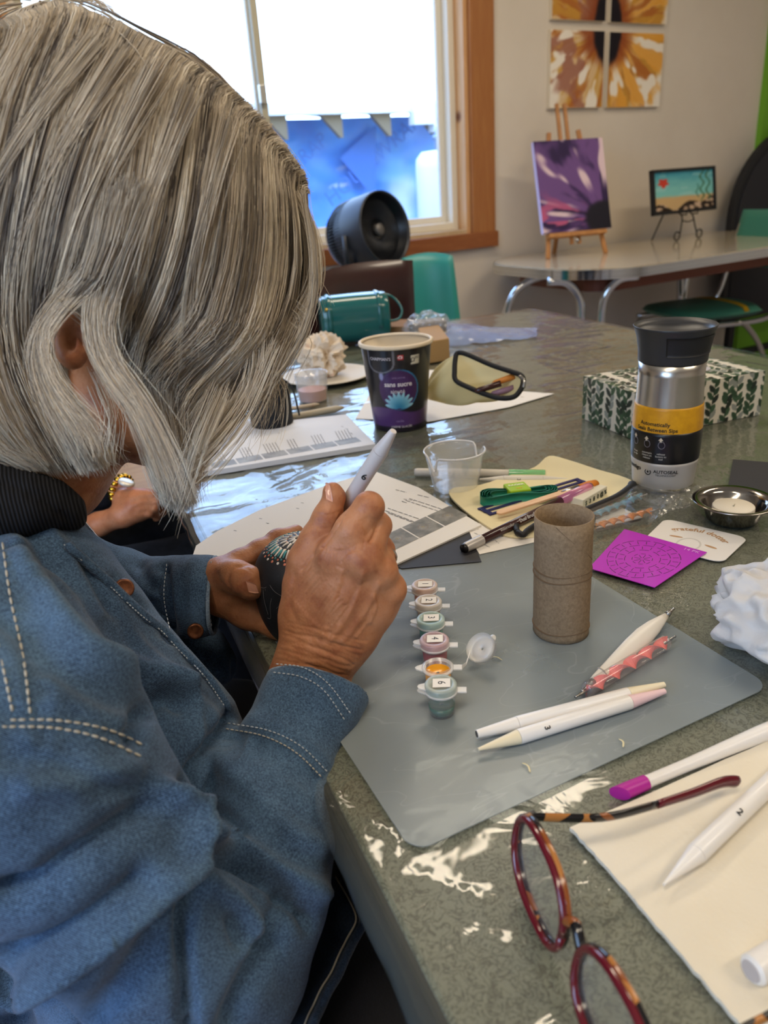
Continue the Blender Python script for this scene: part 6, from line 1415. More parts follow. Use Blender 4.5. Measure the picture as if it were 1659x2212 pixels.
# nails, eyes
HSr, HSl = Surf(hv, 4), Surf(lv, 4)
def nail(pts, lift, nm='thumbnail'):
    return obj(nm, MB().prism([toW(C(*p)) for p in pts], .0006, fr=(RM[:, 0], -RM[:, 1], -RM[:, 2])), m_nail, person, bevel=.0002)
G = []
for i in range(9):
    u = i / 8; r_ = []
    for j in range(7):
        v = j / 6 * 2 - 1; px_ = 716 - 4 * u + (7.5 - 2.5 * u ** 3) * v ; py_ = 1082 - 39 * u + 3 * v + 3 * (v * v) * u; r_.append(C(px_ - 4, py_, (HSr.d(px_ - 4, py_) or .4905) - .0004))
    G.append(r_)
obj('thumbnail', MB().sheet(toW(np.array(G).reshape(-1, 3)).reshape(9, 7, 3), .0005, RM[:, 2]), m_nail, person, smooth=True)
G = []
for i in range(8):
    u = i / 7; r_ = []
    for j in range(7):
        v = j / 6 * 2 - 1; px_ = 534 + 22 * u + 3 * v; py_ = 1267 + 5 * u + 12 * v * (1 - .25 * u ** 3); r_.append(C(px_, py_, (HSl.d(px_, py_) or .550) - .0005))
    G.append(r_)
obj('thumbnail', MB().sheet(toW(np.array(G).reshape(-1, 3)).reshape(8, 7, 3), .0005, RM[:, 2]), m_nail, person, smooth=True)
ed = toW(C(503, 692, .476)); obj('eye', MB().lathe([(.001, -.011), (.008, -.008), (.011, 0), (.008, .008), (.001, .011)], ed, seg=20), mat('eye_white', '#e4dfd8', .2), person, smooth=True)
# silver ring
rc = C(824, 1204, .5005); ra = unit(C(824, 1188, .503) - C(824, 1236, .487)); ex, ey, _ = frame(ra)
obj('ring', MB().tube([toW(rc + (ex * math.cos(a) + ey * math.sin(a)) * .0097) for a in np.linspace(0, 2 * PI, 40)], .0008, 8), mat('silver', '#cfcac0', .2, metal=1), person, smooth=True)

# ------------------------------------------------------------ denim shirt
def denim(name, lo, hi, sc_=1.0):
    t = NT(name); wv = t.n('TexWave'); wv.wave_type = 'BANDS'; wv.bands_direction = 'DIAGONAL'; wv.inputs['Scale'].default_value = 470 * sc_; wv.inputs['Distortion'].default_value = 1.2; wv.inputs['Detail'].default_value = 2; wv.inputs['Detail Scale'].default_value = 3; t.l(t.obj(), wv.inputs['Vector'])
    n1 = t.noise(9, 4, .6); n2 = t.noise(900 * sc_, 3, .75); n3 = t.noise(45, 3, .6)
    f = t.math('ADD', t.math('MULTIPLY', n1, .34), t.math('ADD', t.math('MULTIPLY', n2, .50), t.math('MULTIPLY', n3, .08))); f = t.math('ADD', f, t.math('MULTIPLY', wv.outputs[0], .14))
    c = t.ramp(f, [(.42, lo), (.66, hi)]); b1 = t.bump(wv.outputs[0], .25, .0004); b2 = t.bump(n2, .3, .0005, b1); b3 = t.bump(n3, .10, .002, b2)
    return t.done(t.bsdf(c, .85, nrm=b3, spec=.2, sheen=.15))
m_denim = denim('washed_denim', '#18283f', '#61809f')
S4 = SDF(V(-.50, -.07, .25), V(.02, .50, .84), .0029)
S4.chain([(-120, 1165, .50, 165), (-230, 1250, .53, 200), (-250, 1600, .55, 290)], .03); S4.chain([(-60, 1240, .60, 130), (-60, 1330, .64, 130)], .03)
ax = unit(C(690, 1440, .512) - C(540, 2020, .43))
# trunk
S4.chain([(-220, 1210, .50, 180), (-40, 1270, .49, 205), (55, 1330, .49, 190)], .03)
S4.chain([(55, 1330, .49, 190), (150, 1500, .49, 222), (245, 1660, .50, 260), (330, 1900, .53, 260), (420, 2250, .58, 300)], .03)
S4.chain([(-250, 1600, .52, 300), (-250, 2300, .56, 330)], .03)
S4.chain([(130, 1180, .60, 70), (230, 1290, .625, 90), (330, 1400, .640, 90), (440, 1425, .650, 60)], .02); S4.chain([(430, 1400, .650, 60), (470, 1440, .655, 45)], .01)
# right upper arm and forearm sleeve
S4.chain([(-60, 1430, .40, 250), (60, 1640, .365, 250), (200, 1850, .375, 225), (380, 2040, .40, 190), (470, 2120, .42, 170)], .022)
S4.chain([(520, 2060, .43, 150), (560, 1930, .435, 138), (590, 1800, .452, 122), (600, 1690, .468, 110), (628, 1610, .482, 103)], .016)
S4.chain([(628, 1612, .486, 112), (672, 1520, .500, 112), (700, 1470, .508, 110)], .004)
S4.cut(C(682, 1480, .508) , ax, .055)
S4.chain([(600, 1640, .490, 92), (668, 1520, .506, 95), (720, 1430, .520, 97)], .002, None, True)
# left sleeve
S4.chain([(-60, 1260, .65, 110), (90, 1290, .665, 95), (230, 1290, .640, 92), (330, 1290, .618, 84)], .016); S4.chain([(345, 1290, .613, 88), (420, 1288, .601, 88), (500, 1286, .590, 88)], .004)
S4.cut(C(466, 1286, .595), unit(V(1, .02, .05)), .052)
S4.chain([(400, 1287, .602, 70), (430, 1287, .599, 74), (540, 1282, .590, 74)], .002, None, True)
sv, sf = S4.mesh(2)
R_ = lambda *p: list(p)
FS = [
 (R_((30, 1110), (95, 1190), (150, 1280), (175, 1320)), 14, -.0045), (R_((180, 1215), (230, 1300), (282, 1380)), 12, -.0035), (R_((105, 1135), (160, 1230), (215, 1330)), 16, .003),
 (R_((30, 1190), (110, 1320), (200, 1415), (310, 1450), (385, 1478)), 24, .0075), (R_((0, 1330), (120, 1430), (240, 1500), (330, 1520)), 22, -.004), (R_((300, 1590), (325, 1535), (362, 1505), (395, 1520)), 15, -.009),
 (R_((402, 1480), (420, 1540), (432, 1610), (430, 1690)), 10, .004), (R_((395, 1712), (425, 1650), (463, 1596), (500, 1545)), 11, -.012), (R_((250, 1340), (330, 1420), (420, 1510), (480, 1570)), 14, .003),
 (R_((337, 1731), (231, 1799), (150, 1850), (72, 1910), (0, 1930)), 20, -.010), (R_((347, 1712), (405, 1745), (420, 1790), (408, 1862), (340, 1925), (240, 2000), (145, 2069), (0, 2160)), 24, .012),
 (R_((300, 1905), (200, 1985), (90, 2050), (0, 2085)), 26, -.009), (R_((430, 1765), (432, 1880), (405, 1990), (397, 2050), (405, 2212), (410, 2300)), 9, -.011), (R_((370, 1960), (300, 2080), (200, 2212)), 30, -.006),
 (R_((424, 1845), (470, 1848), (535, 1878), (603, 1924), (668, 1995)), 11, -.011), (R_((440, 1805), (520, 1830), (600, 1880), (690, 1930)), 22, .007), (R_((429, 1751), (482, 1755), (525, 1800)), 10, -.008), (R_((470, 1640), (540, 1700), (620, 1790), (690, 1830)), 22, .004),
 (R_((450, 1900), (520, 1960), (560, 2020), (540, 2050)), 14, .006), (R_((500, 1985), (530, 2040), (600, 2040)), 12, -.005), (R_((610, 1950), (560, 2080), (500, 2212)), 22, -.006), (R_((0, 1560), (150, 1570), (310, 1625)), 5, -.0022), (R_((0, 1590), (160, 1600), (300, 1650)), 8, .0015),
 (R_((60, 1700), (160, 1690), (280, 1660)), 25, .005), (R_((0, 1640), (120, 1650), (230, 1700), (330, 1700)), 16, -.004), (R_((15, 1180), (35, 1300), (60, 1420), (70, 1550)), 5, -.002), (R_((0, 1390), (20, 1470), (30, 1560)), 4, -.0018),
 (R_((355, 1225), (352, 1290), (372, 1380)), 8, -.006), (R_((420, 1215), (415, 1290), (430, 1370)), 10, .0025), (R_((300, 1215), (320, 1260), (350, 1270)), 10, -.004), (R_((250, 1250), (300, 1300), (345, 1320)), 12, -.004),
 (R_((487, 1578), (560, 1592), (640, 1636), (700, 1690)), 4, -.0030), (R_((494, 1545), (580, 1560), (660, 1600), (716, 1652)), 9, .0012), (R_((505, 1430), (510, 1480)), 6, -.003)]
rg = random.Random(9)
def pucker(P, n_, L_, amp, w_, side=1):
    out = []; Q = smooth_path([V(*p) for p in P], 12); 
    for k in range(n_):
        i = int((k + .5) / n_ * (len(Q) - 1)); t_ = unit(Q[min(i + 1, len(Q) - 1)] - Q[max(i - 1, 0)]); nrm = V(-t_[1], t_[0]) * side; l_ = L_ * rg.uniform(.5, 1.2)
        out.append(([tuple(Q[i]), tuple(Q[i] + nrm * l_ + t_ * rg.uniform(-4, 4))], w_, -amp * rg.uniform(.6, 1.2)))
    return out
FS += pucker([(0, 1578), (150, 1583), (312, 1640)], 22, 34, .0030, 6); FS += pucker([(0, 1552), (150, 1555), (318, 1608)], 22, 24, .0028, 6, -1)
FS += pucker([(45, 1200), (62, 1380), (74, 1550)], 24, -32, .0028, 6, 1); FS += pucker([(487, 1580), (590, 1605), (700, 1692)], 22, 38, .0030, 6)
FS += pucker([(360, 1225), (357, 1300), (375, 1380)], 8, 26, .002, 5); FS += pucker([(455, 1230), (455, 1300), (466, 1360)], 8, 22, .0014, 5)
sv = folds(sv, sf, [(p_, w_, a_ * 1.4) for p_, w_, a_ in FS])
n3 = fbm(sv * 30, 3, 4) - .5; N = vnormals(sv, sf); sv = sv + N * (n3 * .0045)[:, None]; n4 = fbm(sv * 95, 2, 14) - .5; sv = sv + N * (n4 * .0015)[:, None]
for _q in range(3):
    _a = np.zeros_like(sv); _c = np.zeros(len(sv))
    for _i in range(4): np.add.at(_a, sf[:, _i], sv[sf[:, (_i + 1) % 4]]); np.add.at(_c, sf[:, _i], 1)
    sv = sv * .5 + .5 * _a / np.maximum(_c, 1)[:, None]
shirt = obj('denim_shirt', (toW(sv), sf), m_denim, person, smooth=True)
SS = Surf(sv, 9)
def onshirt(px, py, up=.0006, dflt=None):
    d = SS.d(px, py); 
    if d is None: d = dflt
    return None if d is None else C(px, py, d - up)
m_thread = mat('pale_thread', '#b4bcc4', .8); m_thr2 = mat('tan_thread', '#b9b3a4', .8)
def stitches(P, m, nm='stitching', dash=9, gap=5, r=.00055, parent=shirt, up=.0004):
    Q = smooth_path([V(*p) for p in P], 24); mb = MB(); acc = 0; on = []
    L_ = 0; S_ = [0]
    for a, b in zip(Q[:-1], Q[1:]): L_ += np.linalg.norm(b - a); S_.append(L_)
    Qa = np.array(Q); s = 0; ds = np.array([SS.d(q[0], q[1]) or np.nan for q in Qa]); ok = ~np.isnan(ds)
    if ok.sum() < 3: return
    ds = np.interp(np.arange(len(ds)), np.nonzero(ok)[0], ds[ok]); dm = np.array([np.median(ds[max(0, i - 3):i + 4]) for i in range(len(ds))]); dm = np.convolve(np.pad(dm, 2, 'edge'), np.ones(5) / 5, 'valid'); dm = np.minimum(dm, ds + .001)
    while s < L_ - dash:
        pts = []
        for q in np.linspace(s, s + dash, 4): x = np.interp(q, S_, Qa[:, 0]); y = np.interp(q, S_, Qa[:, 1]); pts.append(C(x, y, np.interp(q, S_, dm) - up - .0005))
        mb.tube([toW(p) for p in pts], [r * .6, r, r, r * .6], 5); s += dash + gap
    if mb.n: o = obj(nm, mb, m, parent, smooth=True); o['kind'] = 'stuff'; return o
stitches([(5, 1172), (22, 1290), (50, 1420), (66, 1552)], m_thr2, dash=15, gap=5, r=.00062); stitches([(-6, 1385), (8, 1450), (30, 1553)], m_thr2, dash=15, gap=5, r=.00062); stitches([(0, 1556), (120, 1556), (230, 1575), (320, 1614)], m_thr2, dash=15, gap=5, r=.0006); stitches([(0, 1570), (110, 1572), (210, 1592), (306, 1634)], m_thr2, dash=15, gap=5, r=.00062)
stitches([(596, 1434), (655, 1442), (708, 1476), (760, 1545)], m_thread, dash=6, gap=3, r=.0004); stitches([(590, 1452), (650, 1462), (700, 1492), (748, 1560)], m_thread, dash=6, gap=4, r=.0004)
stitches([(492, 1562), (580, 1578), (650, 1612), (708, 1668)], m_thread, dash=6, gap=4, r=.0004); stitches([(488, 1574), (570, 1590), (640, 1626), (700, 1684)], m_thr2, dash=7, gap=3, r=.0004)
stitches([(456, 1212), (450, 1290), (458, 1360)], m_thread, dash=6, gap=3, r=.0004); stitches([(360, 1218), (354, 1290), (370, 1375)], m_thread, dash=6, gap=3, r=.0004)
# placket edge: thick doubled hem running down the front
PK = [(150, 1172), (181, 1200), (235, 1248), (311, 1320), (362, 1360), (398, 1400), (452, 1455), (500, 1526)]
m_worn = denim('worn_hem', '#4a617b', '#9fb3c6')
mb = MB(); pts = [onshirt(x - 4, y + 6, .002, .56) for x, y in [tuple(q) for q in smooth_path([V(*p) for p in PK], 5)]]; zs = [p[2] for p in pts]; zs = np.convolve(np.pad(zs, 3, 'edge'), np.ones(7) / 7, 'valid')
pts = [C(W_ / 2 + FP * p[0] / p[2], H_ / 2 + FP * p[1] / p[2], z) for p, z in zip(pts, zs)]
obj('placket_hem', mb.tube([toW(p) for p in pts], .0030, 10), m_denim, shirt, smooth=True)
stitches([(x - 12, y + 4) for x, y in PK], m_thread, dash=5, gap=3, r=.00035)
# cuff hems
def hemring(c, axd, r, nm='cuff_hem', fl=1.0, rr=.0016):
    ex, ey, _ = frame(axd); obj(nm, MB().tube([toW(c + (ex * math.cos(a) + ey * math.sin(a) * fl) * r) for a in np.linspace(0, 2 * PI, 60)], rr, 8), m_worn, shirt, smooth=True)
hemring(C(682, 1480, .508) - ax * .0012, ax, 104 * .506 / FP); hemring(C(466, 1286, .595) - V(.001, 0, 0), unit(V(1, .02, .05)), 82 * .595 / FP)
m_btn = mat('copper_button', '#7a4a2c', .35, metal=.5, noise=(300, '#5b3420', .4, .6))
for px, py, r, tl in ((268, 1271, .0062, unit(V(.5, -.2, -.8))), (422, 1363, .0060, unit(V(.25, .1, -1)))):
    p = onshirt(px, py, .0042, .62); b_ = obj('button', MB().lathe([(.001, .0), (r, 0), (r, .0012), (r * .85, .0022), (r * .7, .0016), (.001, .0016)], toW(p), axis=RM @ tl, seg=26), m_btn, shirt, smooth=True)

# ------------------------------------------------------------ dark corduroy collar, printed tee, jeans
t = NT('black_cord'); wv = t.n('TexWave'); wv.inputs['Scale'].default_value = 150; wv.inputs['Distortion'].default_value = .6; t.l(t.obj(), wv.inputs['Vector']); m_cord = t.done(t.bsdf(t.ramp(wv.outputs[0], [(.2, '#121316'), (.8, '#2b2c30')]), .85, nrm=t.bump(wv.outputs[0], .6, .0012), spec=.2))
S5 = SDF(V(-.40, -.07, .36), V(-.15, .06, .66), .0030)
S5.chain([(-150, 1085, .46, 100), (-215, 1070, .51, 80), (-150, 1050, .57, 75), (-20, 1035, .60, 60), (80, 1040, .59, 40)], .012)
S5.chain([(-150, 1090, .46, 110), (-20, 1092, .455, 88), (60, 1088, .460, 62), (112, 1090, .468, 46), (148, 1106, .474, 30), (170, 1128, .480, 13)], .010); S5.chain([(118, 1075, .50, 46), (140, 1062, .53, 26), (148, 1062, .56, 24)], .008)
S5.chain([(60, 990, .50, 62), (80, 980, .50, 60)], .006, None, True)
kv, kf = S5.mesh(1); kv = folds(kv, kf, [([(60, 1070), (100, 1090), (150, 1125)], 5, -.002), ([(0, 1040), (60, 1060), (110, 1075)], 5, -.0018)])
obj('corduroy_collar', (toW(kv), kf), m_cord, person, smooth=True)
tee = [(165, 1145), (190, 1150), (215, 1178), (240, 1212), (252, 1240), (240, 1262), (205, 1240), (168, 1190)]
G = np.array([[C(160 + 95 * u + 34 * v, 1135 + 108 * u + 10 * u * u - 24 * v, .556 + .020 * u - .010 * math.sin(v * PI)) for v in np.linspace(-.6, .55, 10)] for u in np.linspace(-.1, 1.05, 24)])
obj('printed_tee', MB().sheet(toW(G.reshape(-1, 3)).reshape(G.shape), .002, RM[:, 2]), mat('tee_white', '#ddd6d8', .8, noise=(70, '#6f3f6b', .60, .66)), person, smooth=True)
m_jean = denim('black_jeans', '#06080e', '#191d27'); 
th0, th1 = at(560, 2330, -.17), at(900, 1760, -.20)
S6 = SDF(toC(th0) - .2, toC(th0) + V(.35, .22, .40), .006)
S6.cap(toC(at(520, 2450, -.20)), toC(at(860, 1800, -.235)), .085, .066, .02); S6.cap(toC(at(860, 1800, -.235)), toC(at(860, 1800, -.235) - ZU * .42), .066, .05, .02)
S6.cap(toC(at(260, 2000, -.20)), toC(at(560, 1500, -.26)), .08, .066, .02)
jv, jf = S6.mesh(1); jeans = obj('jeans', (toW(jv), jf), m_jean, person, smooth=True)
# shirt tail hanging over the lap
HT = [(740, 1900), (785, 1985), (762, 2040), (735, 2100), (700, 2165), (675, 2225), (640, 2330)]
G = []
Hq = smooth_path([V(*p) for p in HT], 8)
for i, q in enumerate(Hq):
    e = at(q[0], q[1], -.105); r_ = []
    for v in np.linspace(0, 1, 14):
        s_ = toW(C(q[0] - 240, q[1] + 20, .53)); p = e + (s_ - e) * v + ZU * (.012 * math.sin(v * PI) + .0006 * math.sin(i * .7)); r_.append(p)
    G.append(r_)
tail_ = obj('shirt_tail', MB().sheet(np.array(G), .0025, -ZU), denim('dark_denim_tail', '#141f30', '#33465e'), shirt, smooth=True)
obj('tail_hem', MB().tube([g[0] + ZU * .001 for g in G], .0028, 8), MATS.get('x') or tail_.data.materials[0], shirt, smooth=True)
obj('tail_hem', MB().tube([g[1] * .75 + g[0] * .25 + ZU * .001 for g in G], .0007, 6), m_thr2, shirt, smooth=True)

# ------------------------------------------------------------ the painted stone
stC = toW(C(658, 1252, .578)); sr = .0382
stone = thing('painted_stone', 'black dome-shaped stone with dotted white, teal and coral mandala, held in the left hand', 'stone', stC - ZU * .049)
m_stone = mat('stone_black', '#1b1c1f', .55, noise=(40, '#26272b', .4, .6), bump=(500, .15, .0003))
pr = [(.001, -.049), (.020, -.048), (.030, -.040), (.0362, -.024), (sr, -.008), (sr, .002), (.0364, .0133), (.0317, .0223), (.0241, .0290), (.0133, .0333), (.001, .0344)]
prs = smooth_path([V(*p) for p in pr], 4)
obj('stone_body', MB().lathe([(max(p[0], .0005), p[1]) for p in prs], stC, seg=64, cap=(True, True)), m_stone, stone, smooth=True)
def stz(r): return float(np.interp(r, [p[0] for p in pr[::-1]][:6], [p[1] for p in pr[::-1]][:6]))
def dome(r, a, up=.0): return stC + V(math.cos(a) * r, math.sin(a) * r, stz(r) + up)
mcols = {'paint_white': '#e6ddd0', 'paint_teal': '#3f8f93', 'paint_coral': '#d9805f'}
mbs = {k: MB() for k in mcols}
def dot(k, r, a, s_): mbs[k].lathe([(s_, -.0002), (s_ * .95, s_ * .3), (s_ * .6, s_ * .55), (.0001, s_ * .65)], dome(r, a), axis=unit(V(math.cos(a) * r, math.sin(a) * r, .03)), seg=10, cap=(False, True))
def stroke(k, r0, a0, r1, a1, s0, s1): mbs[k].tube([dome(r0 + (r1 - r0) * u, a0 + (a1 - a0) * u, .0002) for u in np.linspace(0, 1, 5)], [s0 + (s1 - s0) * u for u in np.linspace(0, 1, 5)], 6)
dot('paint_white', .0006, 0, .0012)
for n_, r0, r1, k1, k2, off in ((12, .0035, .0085, 'paint_white', 'paint_coral', 0), (18, .0095, .0150, 'paint_white', 'paint_white', .2), (28, .0165, .0240, 'paint_white', 'paint_coral', .1), (28, .0175, .0235, 'paint_teal', 'paint_teal', .21)):
    for q in range(n_):
        a = 2 * PI * q / n_ + off; stroke(k1, r0, a, r1, a + .06, .0011, .0006); dot(k2, r1 + .0012, a + .02, .0009)
for q in range(30): a = 2 * PI * q / 30; dot('paint_coral' if q % 2 else 'paint_white', .0272, a, .0012)
for k, mb in mbs.items(): obj('dot_painting', mb, mat(k, mcols[k], .4), stone, smooth=True)['kind'] = 'stuff'
# chalk guide lines scratched on the side
def side(a, z): r = float(np.interp(z, [p[1] for p in pr], [p[0] for p in pr])); return stC + V(math.cos(a) * r, math.sin(a) * r, z) * 1.0 + V(math.cos(a), math.sin(a), 0) * .0003
fa = math.atan2(-RM[1, 2], -RM[0, 2]); m_chalk = mat('chalk_line', '#6f7073', .9)
for pts in (((-1.0, .024), (-.6, .012), (-.3, .006), (.0, .004)), ((-1.05, .008), (-.75, .010), (-.45, .020)), ((-.45, .018), (-.62, .0), (-.70, -.014), (-.82, -.016)), ((-.85, .016), (-.80, .002), (-.76, -.012)), ((-.25, .010), (-.4, .0), (-.5, -.004)), ((-.9, .02), (-.75, .008))):
    P = [side(fa + a, z) for a, z in pts]; obj('chalk_line', MB().tube(smooth_path(P, 5), .00018, 4), m_chalk, stone)
# ------------------------------------------------------------ hair
S7 = SDF(V(-.33, -.36, .30), V(.00, .05, .66), .0040)
S7.chain([(150, 360, .475, 296), (265, 430, .480, 310)], .03); S7.chain([(380, 560, .485, 262), (420, 640, .490, 205)], .03); S7.chain([(430, 700, .495, 160), (380, 800, .495, 110), (360, 900, .495, 60)], .02)
S7.chain([(0, 500, .49, 300), (-40, 700, .49, 220), (30, 860, .48, 150), (90, 920, .475, 90)], .03)
H0v, H0f = S7.mesh(2); HS = Surf(H0v, 12)
# inner cap: same volume drawn in, opened around ear and cheek
S7.F += .007
S7.chain([(150, 735, .40, 62), (150, 735, .47, 62)], .01, None, True); S7.chain([(240, 900, .38, 95), (250, 900, .50, 95)], .01, None, True); S7.chain([(170, 800, .38, 50), (190, 840, .5, 60)], .01, None, True)
cv, cf_ = S7.mesh(1)
t = NT('hair_under'); m_cap = t.done(t.bsdf(t.ramp(t.noise(60, 3, .6, 0, None, (1, 1, .15)), [(.3, '#6b6156'), (.7, '#93887a')]), .7))
hair = obj('hair', (toW(cv), cf_), m_cap, person, smooth=True)
GD = [
 [(-20, 92), (-90, 220), (-150, 420), (-190, 650), (-170, 850), (-110, 960), (-20, 1000)],
 [(60, 62), (-10, 200), (-70, 400), (-100, 650), (-80, 850), (-20, 960), (60, 1010)],
 [(120, 40), (50, 200), (5, 420), (-20, 620), (0, 800), (60, 930), (120, 1015)],
 [(170, 55), (105, 230), (58, 420), (32, 600), (38, 745), (88, 870), (165, 1005)],
 [(240, 85), (175, 230), (118, 390), (84, 545), (72, 680), (104, 820), (196, 1010)],
 [(300, 118), (240, 235), (185, 390), (146, 560), (108, 705), (142, 850), (214, 990)],
 [(345, 135), (288, 235), (262, 400), (230, 580), (188, 705), (282, 868), (384, 1066)],
 [(420, 182), (395, 320), (368, 480), (318, 640), (262, 800), (330, 925), (392, 1090)],
 [(480, 222), (468, 360), (450, 530), (400, 690), (300, 812), (345, 930), (388, 1095)],
 [(540, 278), (535, 420), (522, 570), (478, 720), (362, 822), (372, 940), (396, 1090)],
 [(592, 335), (600, 450), (596, 590), (556, 730), (452, 850), (392, 950), (385, 1070)],
 [(640, 392), (655, 500), (654, 620), (608, 742), (508, 850), (430, 940), (400, 1045)],
 [(655, 430), (674, 540), (672, 650), (636, 745), (566, 835), (480, 912), (436, 965)]]
GD = np.array(GD, float); _o = np.array([[-20, -34], [-8, -34], [2, -38], [8, -38], [16, -36], [20, -32], [22, -30], [24, -28], [26, -26], [26, -24], [24, -20], [16, -16], [10, -10]], float); GD = np.concatenate([(GD[:, 0] + _o)[:, None], GD], 1)
rg = np.random.RandomState(7)
NS = 18000; NP = 12
def catm(A, t):
    """A (n,K,2) control rows, t (n,NP) in 0..1 -> points"""
    K = A.shape[1]; x = t * (K - 1); i = np.clip(np.floor(x).astype(int), 0, K - 2); f = (x - i)[..., None]; r = np.arange(len(A))[:, None]
    p0 = A[r, np.maximum(i - 1, 0)]; p1 = A[r, i]; p2 = A[r, i + 1]; p3 = A[r, np.minimum(i + 2, K - 1)]
    return .5 * (2 * p1 + (p2 - p0) * f + (2 * p0 - 5 * p1 + 4 * p2 - p3) * f * f + (3 * p1 - p0 - 3 * p2 + p3) * f ** 3)
u = rg.uniform(0, 11.9, NS); u = np.where(rg.rand(NS) < .10, rg.uniform(10.5, 11.99, NS), u)
NL = 150; lockc = np.linspace(0, 11.95, NL) + rg.uniform(-.05, .05, NL); lockc.sort(); lid = np.clip(np.searchsorted(lockc, u), 0, NL - 1); ul = lockc[lid]
tt = np.linspace(0, 1, NP)[None, :] * np.where(rg.rand(NS) < .25, rg.uniform(.55, .95, NS), 1.0)[:, None]
start = np.where(rg.rand(NS) < .35, rg.uniform(0, .35, NS), 0.0)[:, None]; tt = start + tt * (1 - start); tt = np.clip(tt, 0, 1)
uu = u[:, None] + (ul - u)[:, None] * sst(.05, .9, tt) * .30
# keep the ear and cheek open: strands between guides 4 and 5 part to either side
fr_ = uu - np.floor(uu); gap = (uu > 5) & (uu < 6); target = np.where(fr_ < .5, 5.02, 5.98); uu = np.where(gap, uu + (target - uu) * sst(.40, .62, tt), uu)
gi = np.clip(np.floor(uu).astype(int), 0, 11); gf = np.clip(uu - gi, 0, 1)[..., None]
A = np.stack([catm(np.repeat(GD[k][None], 1, 0), np.linspace(0, 1, 201)[None])[0] for k in range(13)])
ti = np.clip((tt * 200).astype(int), 0, 200); P2 = A[gi, ti] * (1 - gf) + A[np.minimum(gi + 1, 12), ti] * gf
ph = rg.uniform(0, 6.28, (NS, 1)); jit = rg.normal(0, 1, (NS, 2)); lockj = rg.normal(0, 1, (NL, 2))[lid]
spread = (3.0 + 9 * tt ** 2)[..., None]
P2 = P2 + jit[:, None, :] * spread * np.array([1, .6]) + lockj[:, None, :] * (1 + 12 * tt[..., None] ** 1.3) * [1, .5]
P2[..., 0] += 3.5 * np.sin(tt * 9 + ph + lockj[:, :1]) * (tt ** 1)
dep = np.zeros((NS, NP)); 
for i in range(NS):
    last = None
    for j in range(NP):
        d = HS.d(P2[i, j, 0], P2[i, j, 1]); 
        if d is None: d = last if last is not None else np.nan
        last = d; dep[i, j] = d
bad = np.isnan(dep); colmean = np.nanmedian(dep); dep = np.where(bad, np.nanmax(np.where(bad, -1, dep), axis=1, keepdims=True), dep); dep = np.where(dep < 0, .47, dep)
ker = np.array([.25, .5, .25]); dp_ = np.pad(dep, ((0, 0), (1, 1)), 'edge'); dep = dp_[:, :-2] * .25 + dp_[:, 1:-1] * .5 + dp_[:, 2:] * .25
layer = rg.uniform(0, 1, NS) ** 1.3; lockh = rg.uniform(-.5, .5, NL)[lid]
dep = dep + (.0075 * layer - .002 + .0032 * lockh)[:, None] * np.minimum(1, .35 + tt * 2)
dep = np.clip(dep, None, .545)
P3_ = np.stack([(P2[..., 0] - W_ / 2) / FP * dep, (P2[..., 1] - H_ / 2) / FP * dep, dep], -1)
# loose flyaways: front ends, top of the head, under the fringe
fly = []
XL = []
def addlock(pts, n_, jx, off, cl):
    n_ = int(n_ * 1.3)
    base = smooth_path([V(*p) for p in pts], 8); base = np.array(base); ii = np.linspace(0, len(base) - 1, NP); B = np.stack([np.interp(ii, np.arange(len(base)), base[:, 0]), np.interp(ii, np.arange(len(base)), base[:, 1])], -1)
    dd = [HS.d(*q) for q in B]; dd = np.array([np.nan if q is None else q for q in dd]); ok = ~np.isnan(dd); dd = np.interp(np.arange(NP), np.nonzero(ok)[0], dd[ok]); dd = np.convolve(np.pad(dd, 1, 'edge'), [.25, .5, .25], 'valid')
    for _ in range(n_):
        o = rg.normal(0, 1, 2) * jx; cu = rg.normal(0, 1, 2) * jx * .8; t_ = np.linspace(0, 1, NP)[:, None]; Q = B + o * (1 - .35 * np.sin(t_ * PI)) + cu * t_ ** 2; e = rg.uniform(.8, 1); Q = np.stack([np.interp(np.linspace(0, e, NP), t_[:, 0], Q[:, 0]), np.interp(np.linspace(0, e, NP), t_[:, 0], Q[:, 1])], -1)
        z = dd - off - .003 * rg.rand(); z = np.minimum(z, cl + .002 * rg.rand()) if cl else z; XL.append(np.stack([(Q[:, 0] - W_ / 2) / FP * z, (Q[:, 1] - H_ / 2) / FP * z, z], -1))
addlock([(262, 400), (222, 560), (150, 640), (98, 700), (92, 775), (140, 860), (200, 925), (214, 985)], 230, 13, .003, .4125)
addlock([(240, 430), (200, 575), (128, 660), (84, 730), (90, 810), (130, 890), (180, 960)], 170, 18, .002, .4125)
addlock([(290, 400), (236, 560), (204, 650), (200, 740), (240, 820), (290, 880), (330, 960), (372, 1060)], 190, 13, .003, .4125)
addlock([(300, 420), (246, 600), (222, 700), (240, 780), (290, 850), (345, 960), (385, 1075)], 150, 18, .002, .4125)
for a_, b_ in (((260, 120), -1), ((330, 150), 0), ((400, 200), 1), ((200, 90), -2), ((480, 260), 2)):
    x, y = a_; addlock([(x, y), (x - 75 + 20 * b_, y + 150), (x - 150 + 38 * b_, y + 330), (x - 190 + 50 * b_, y + 520)], 170, 17, .0005, 0)
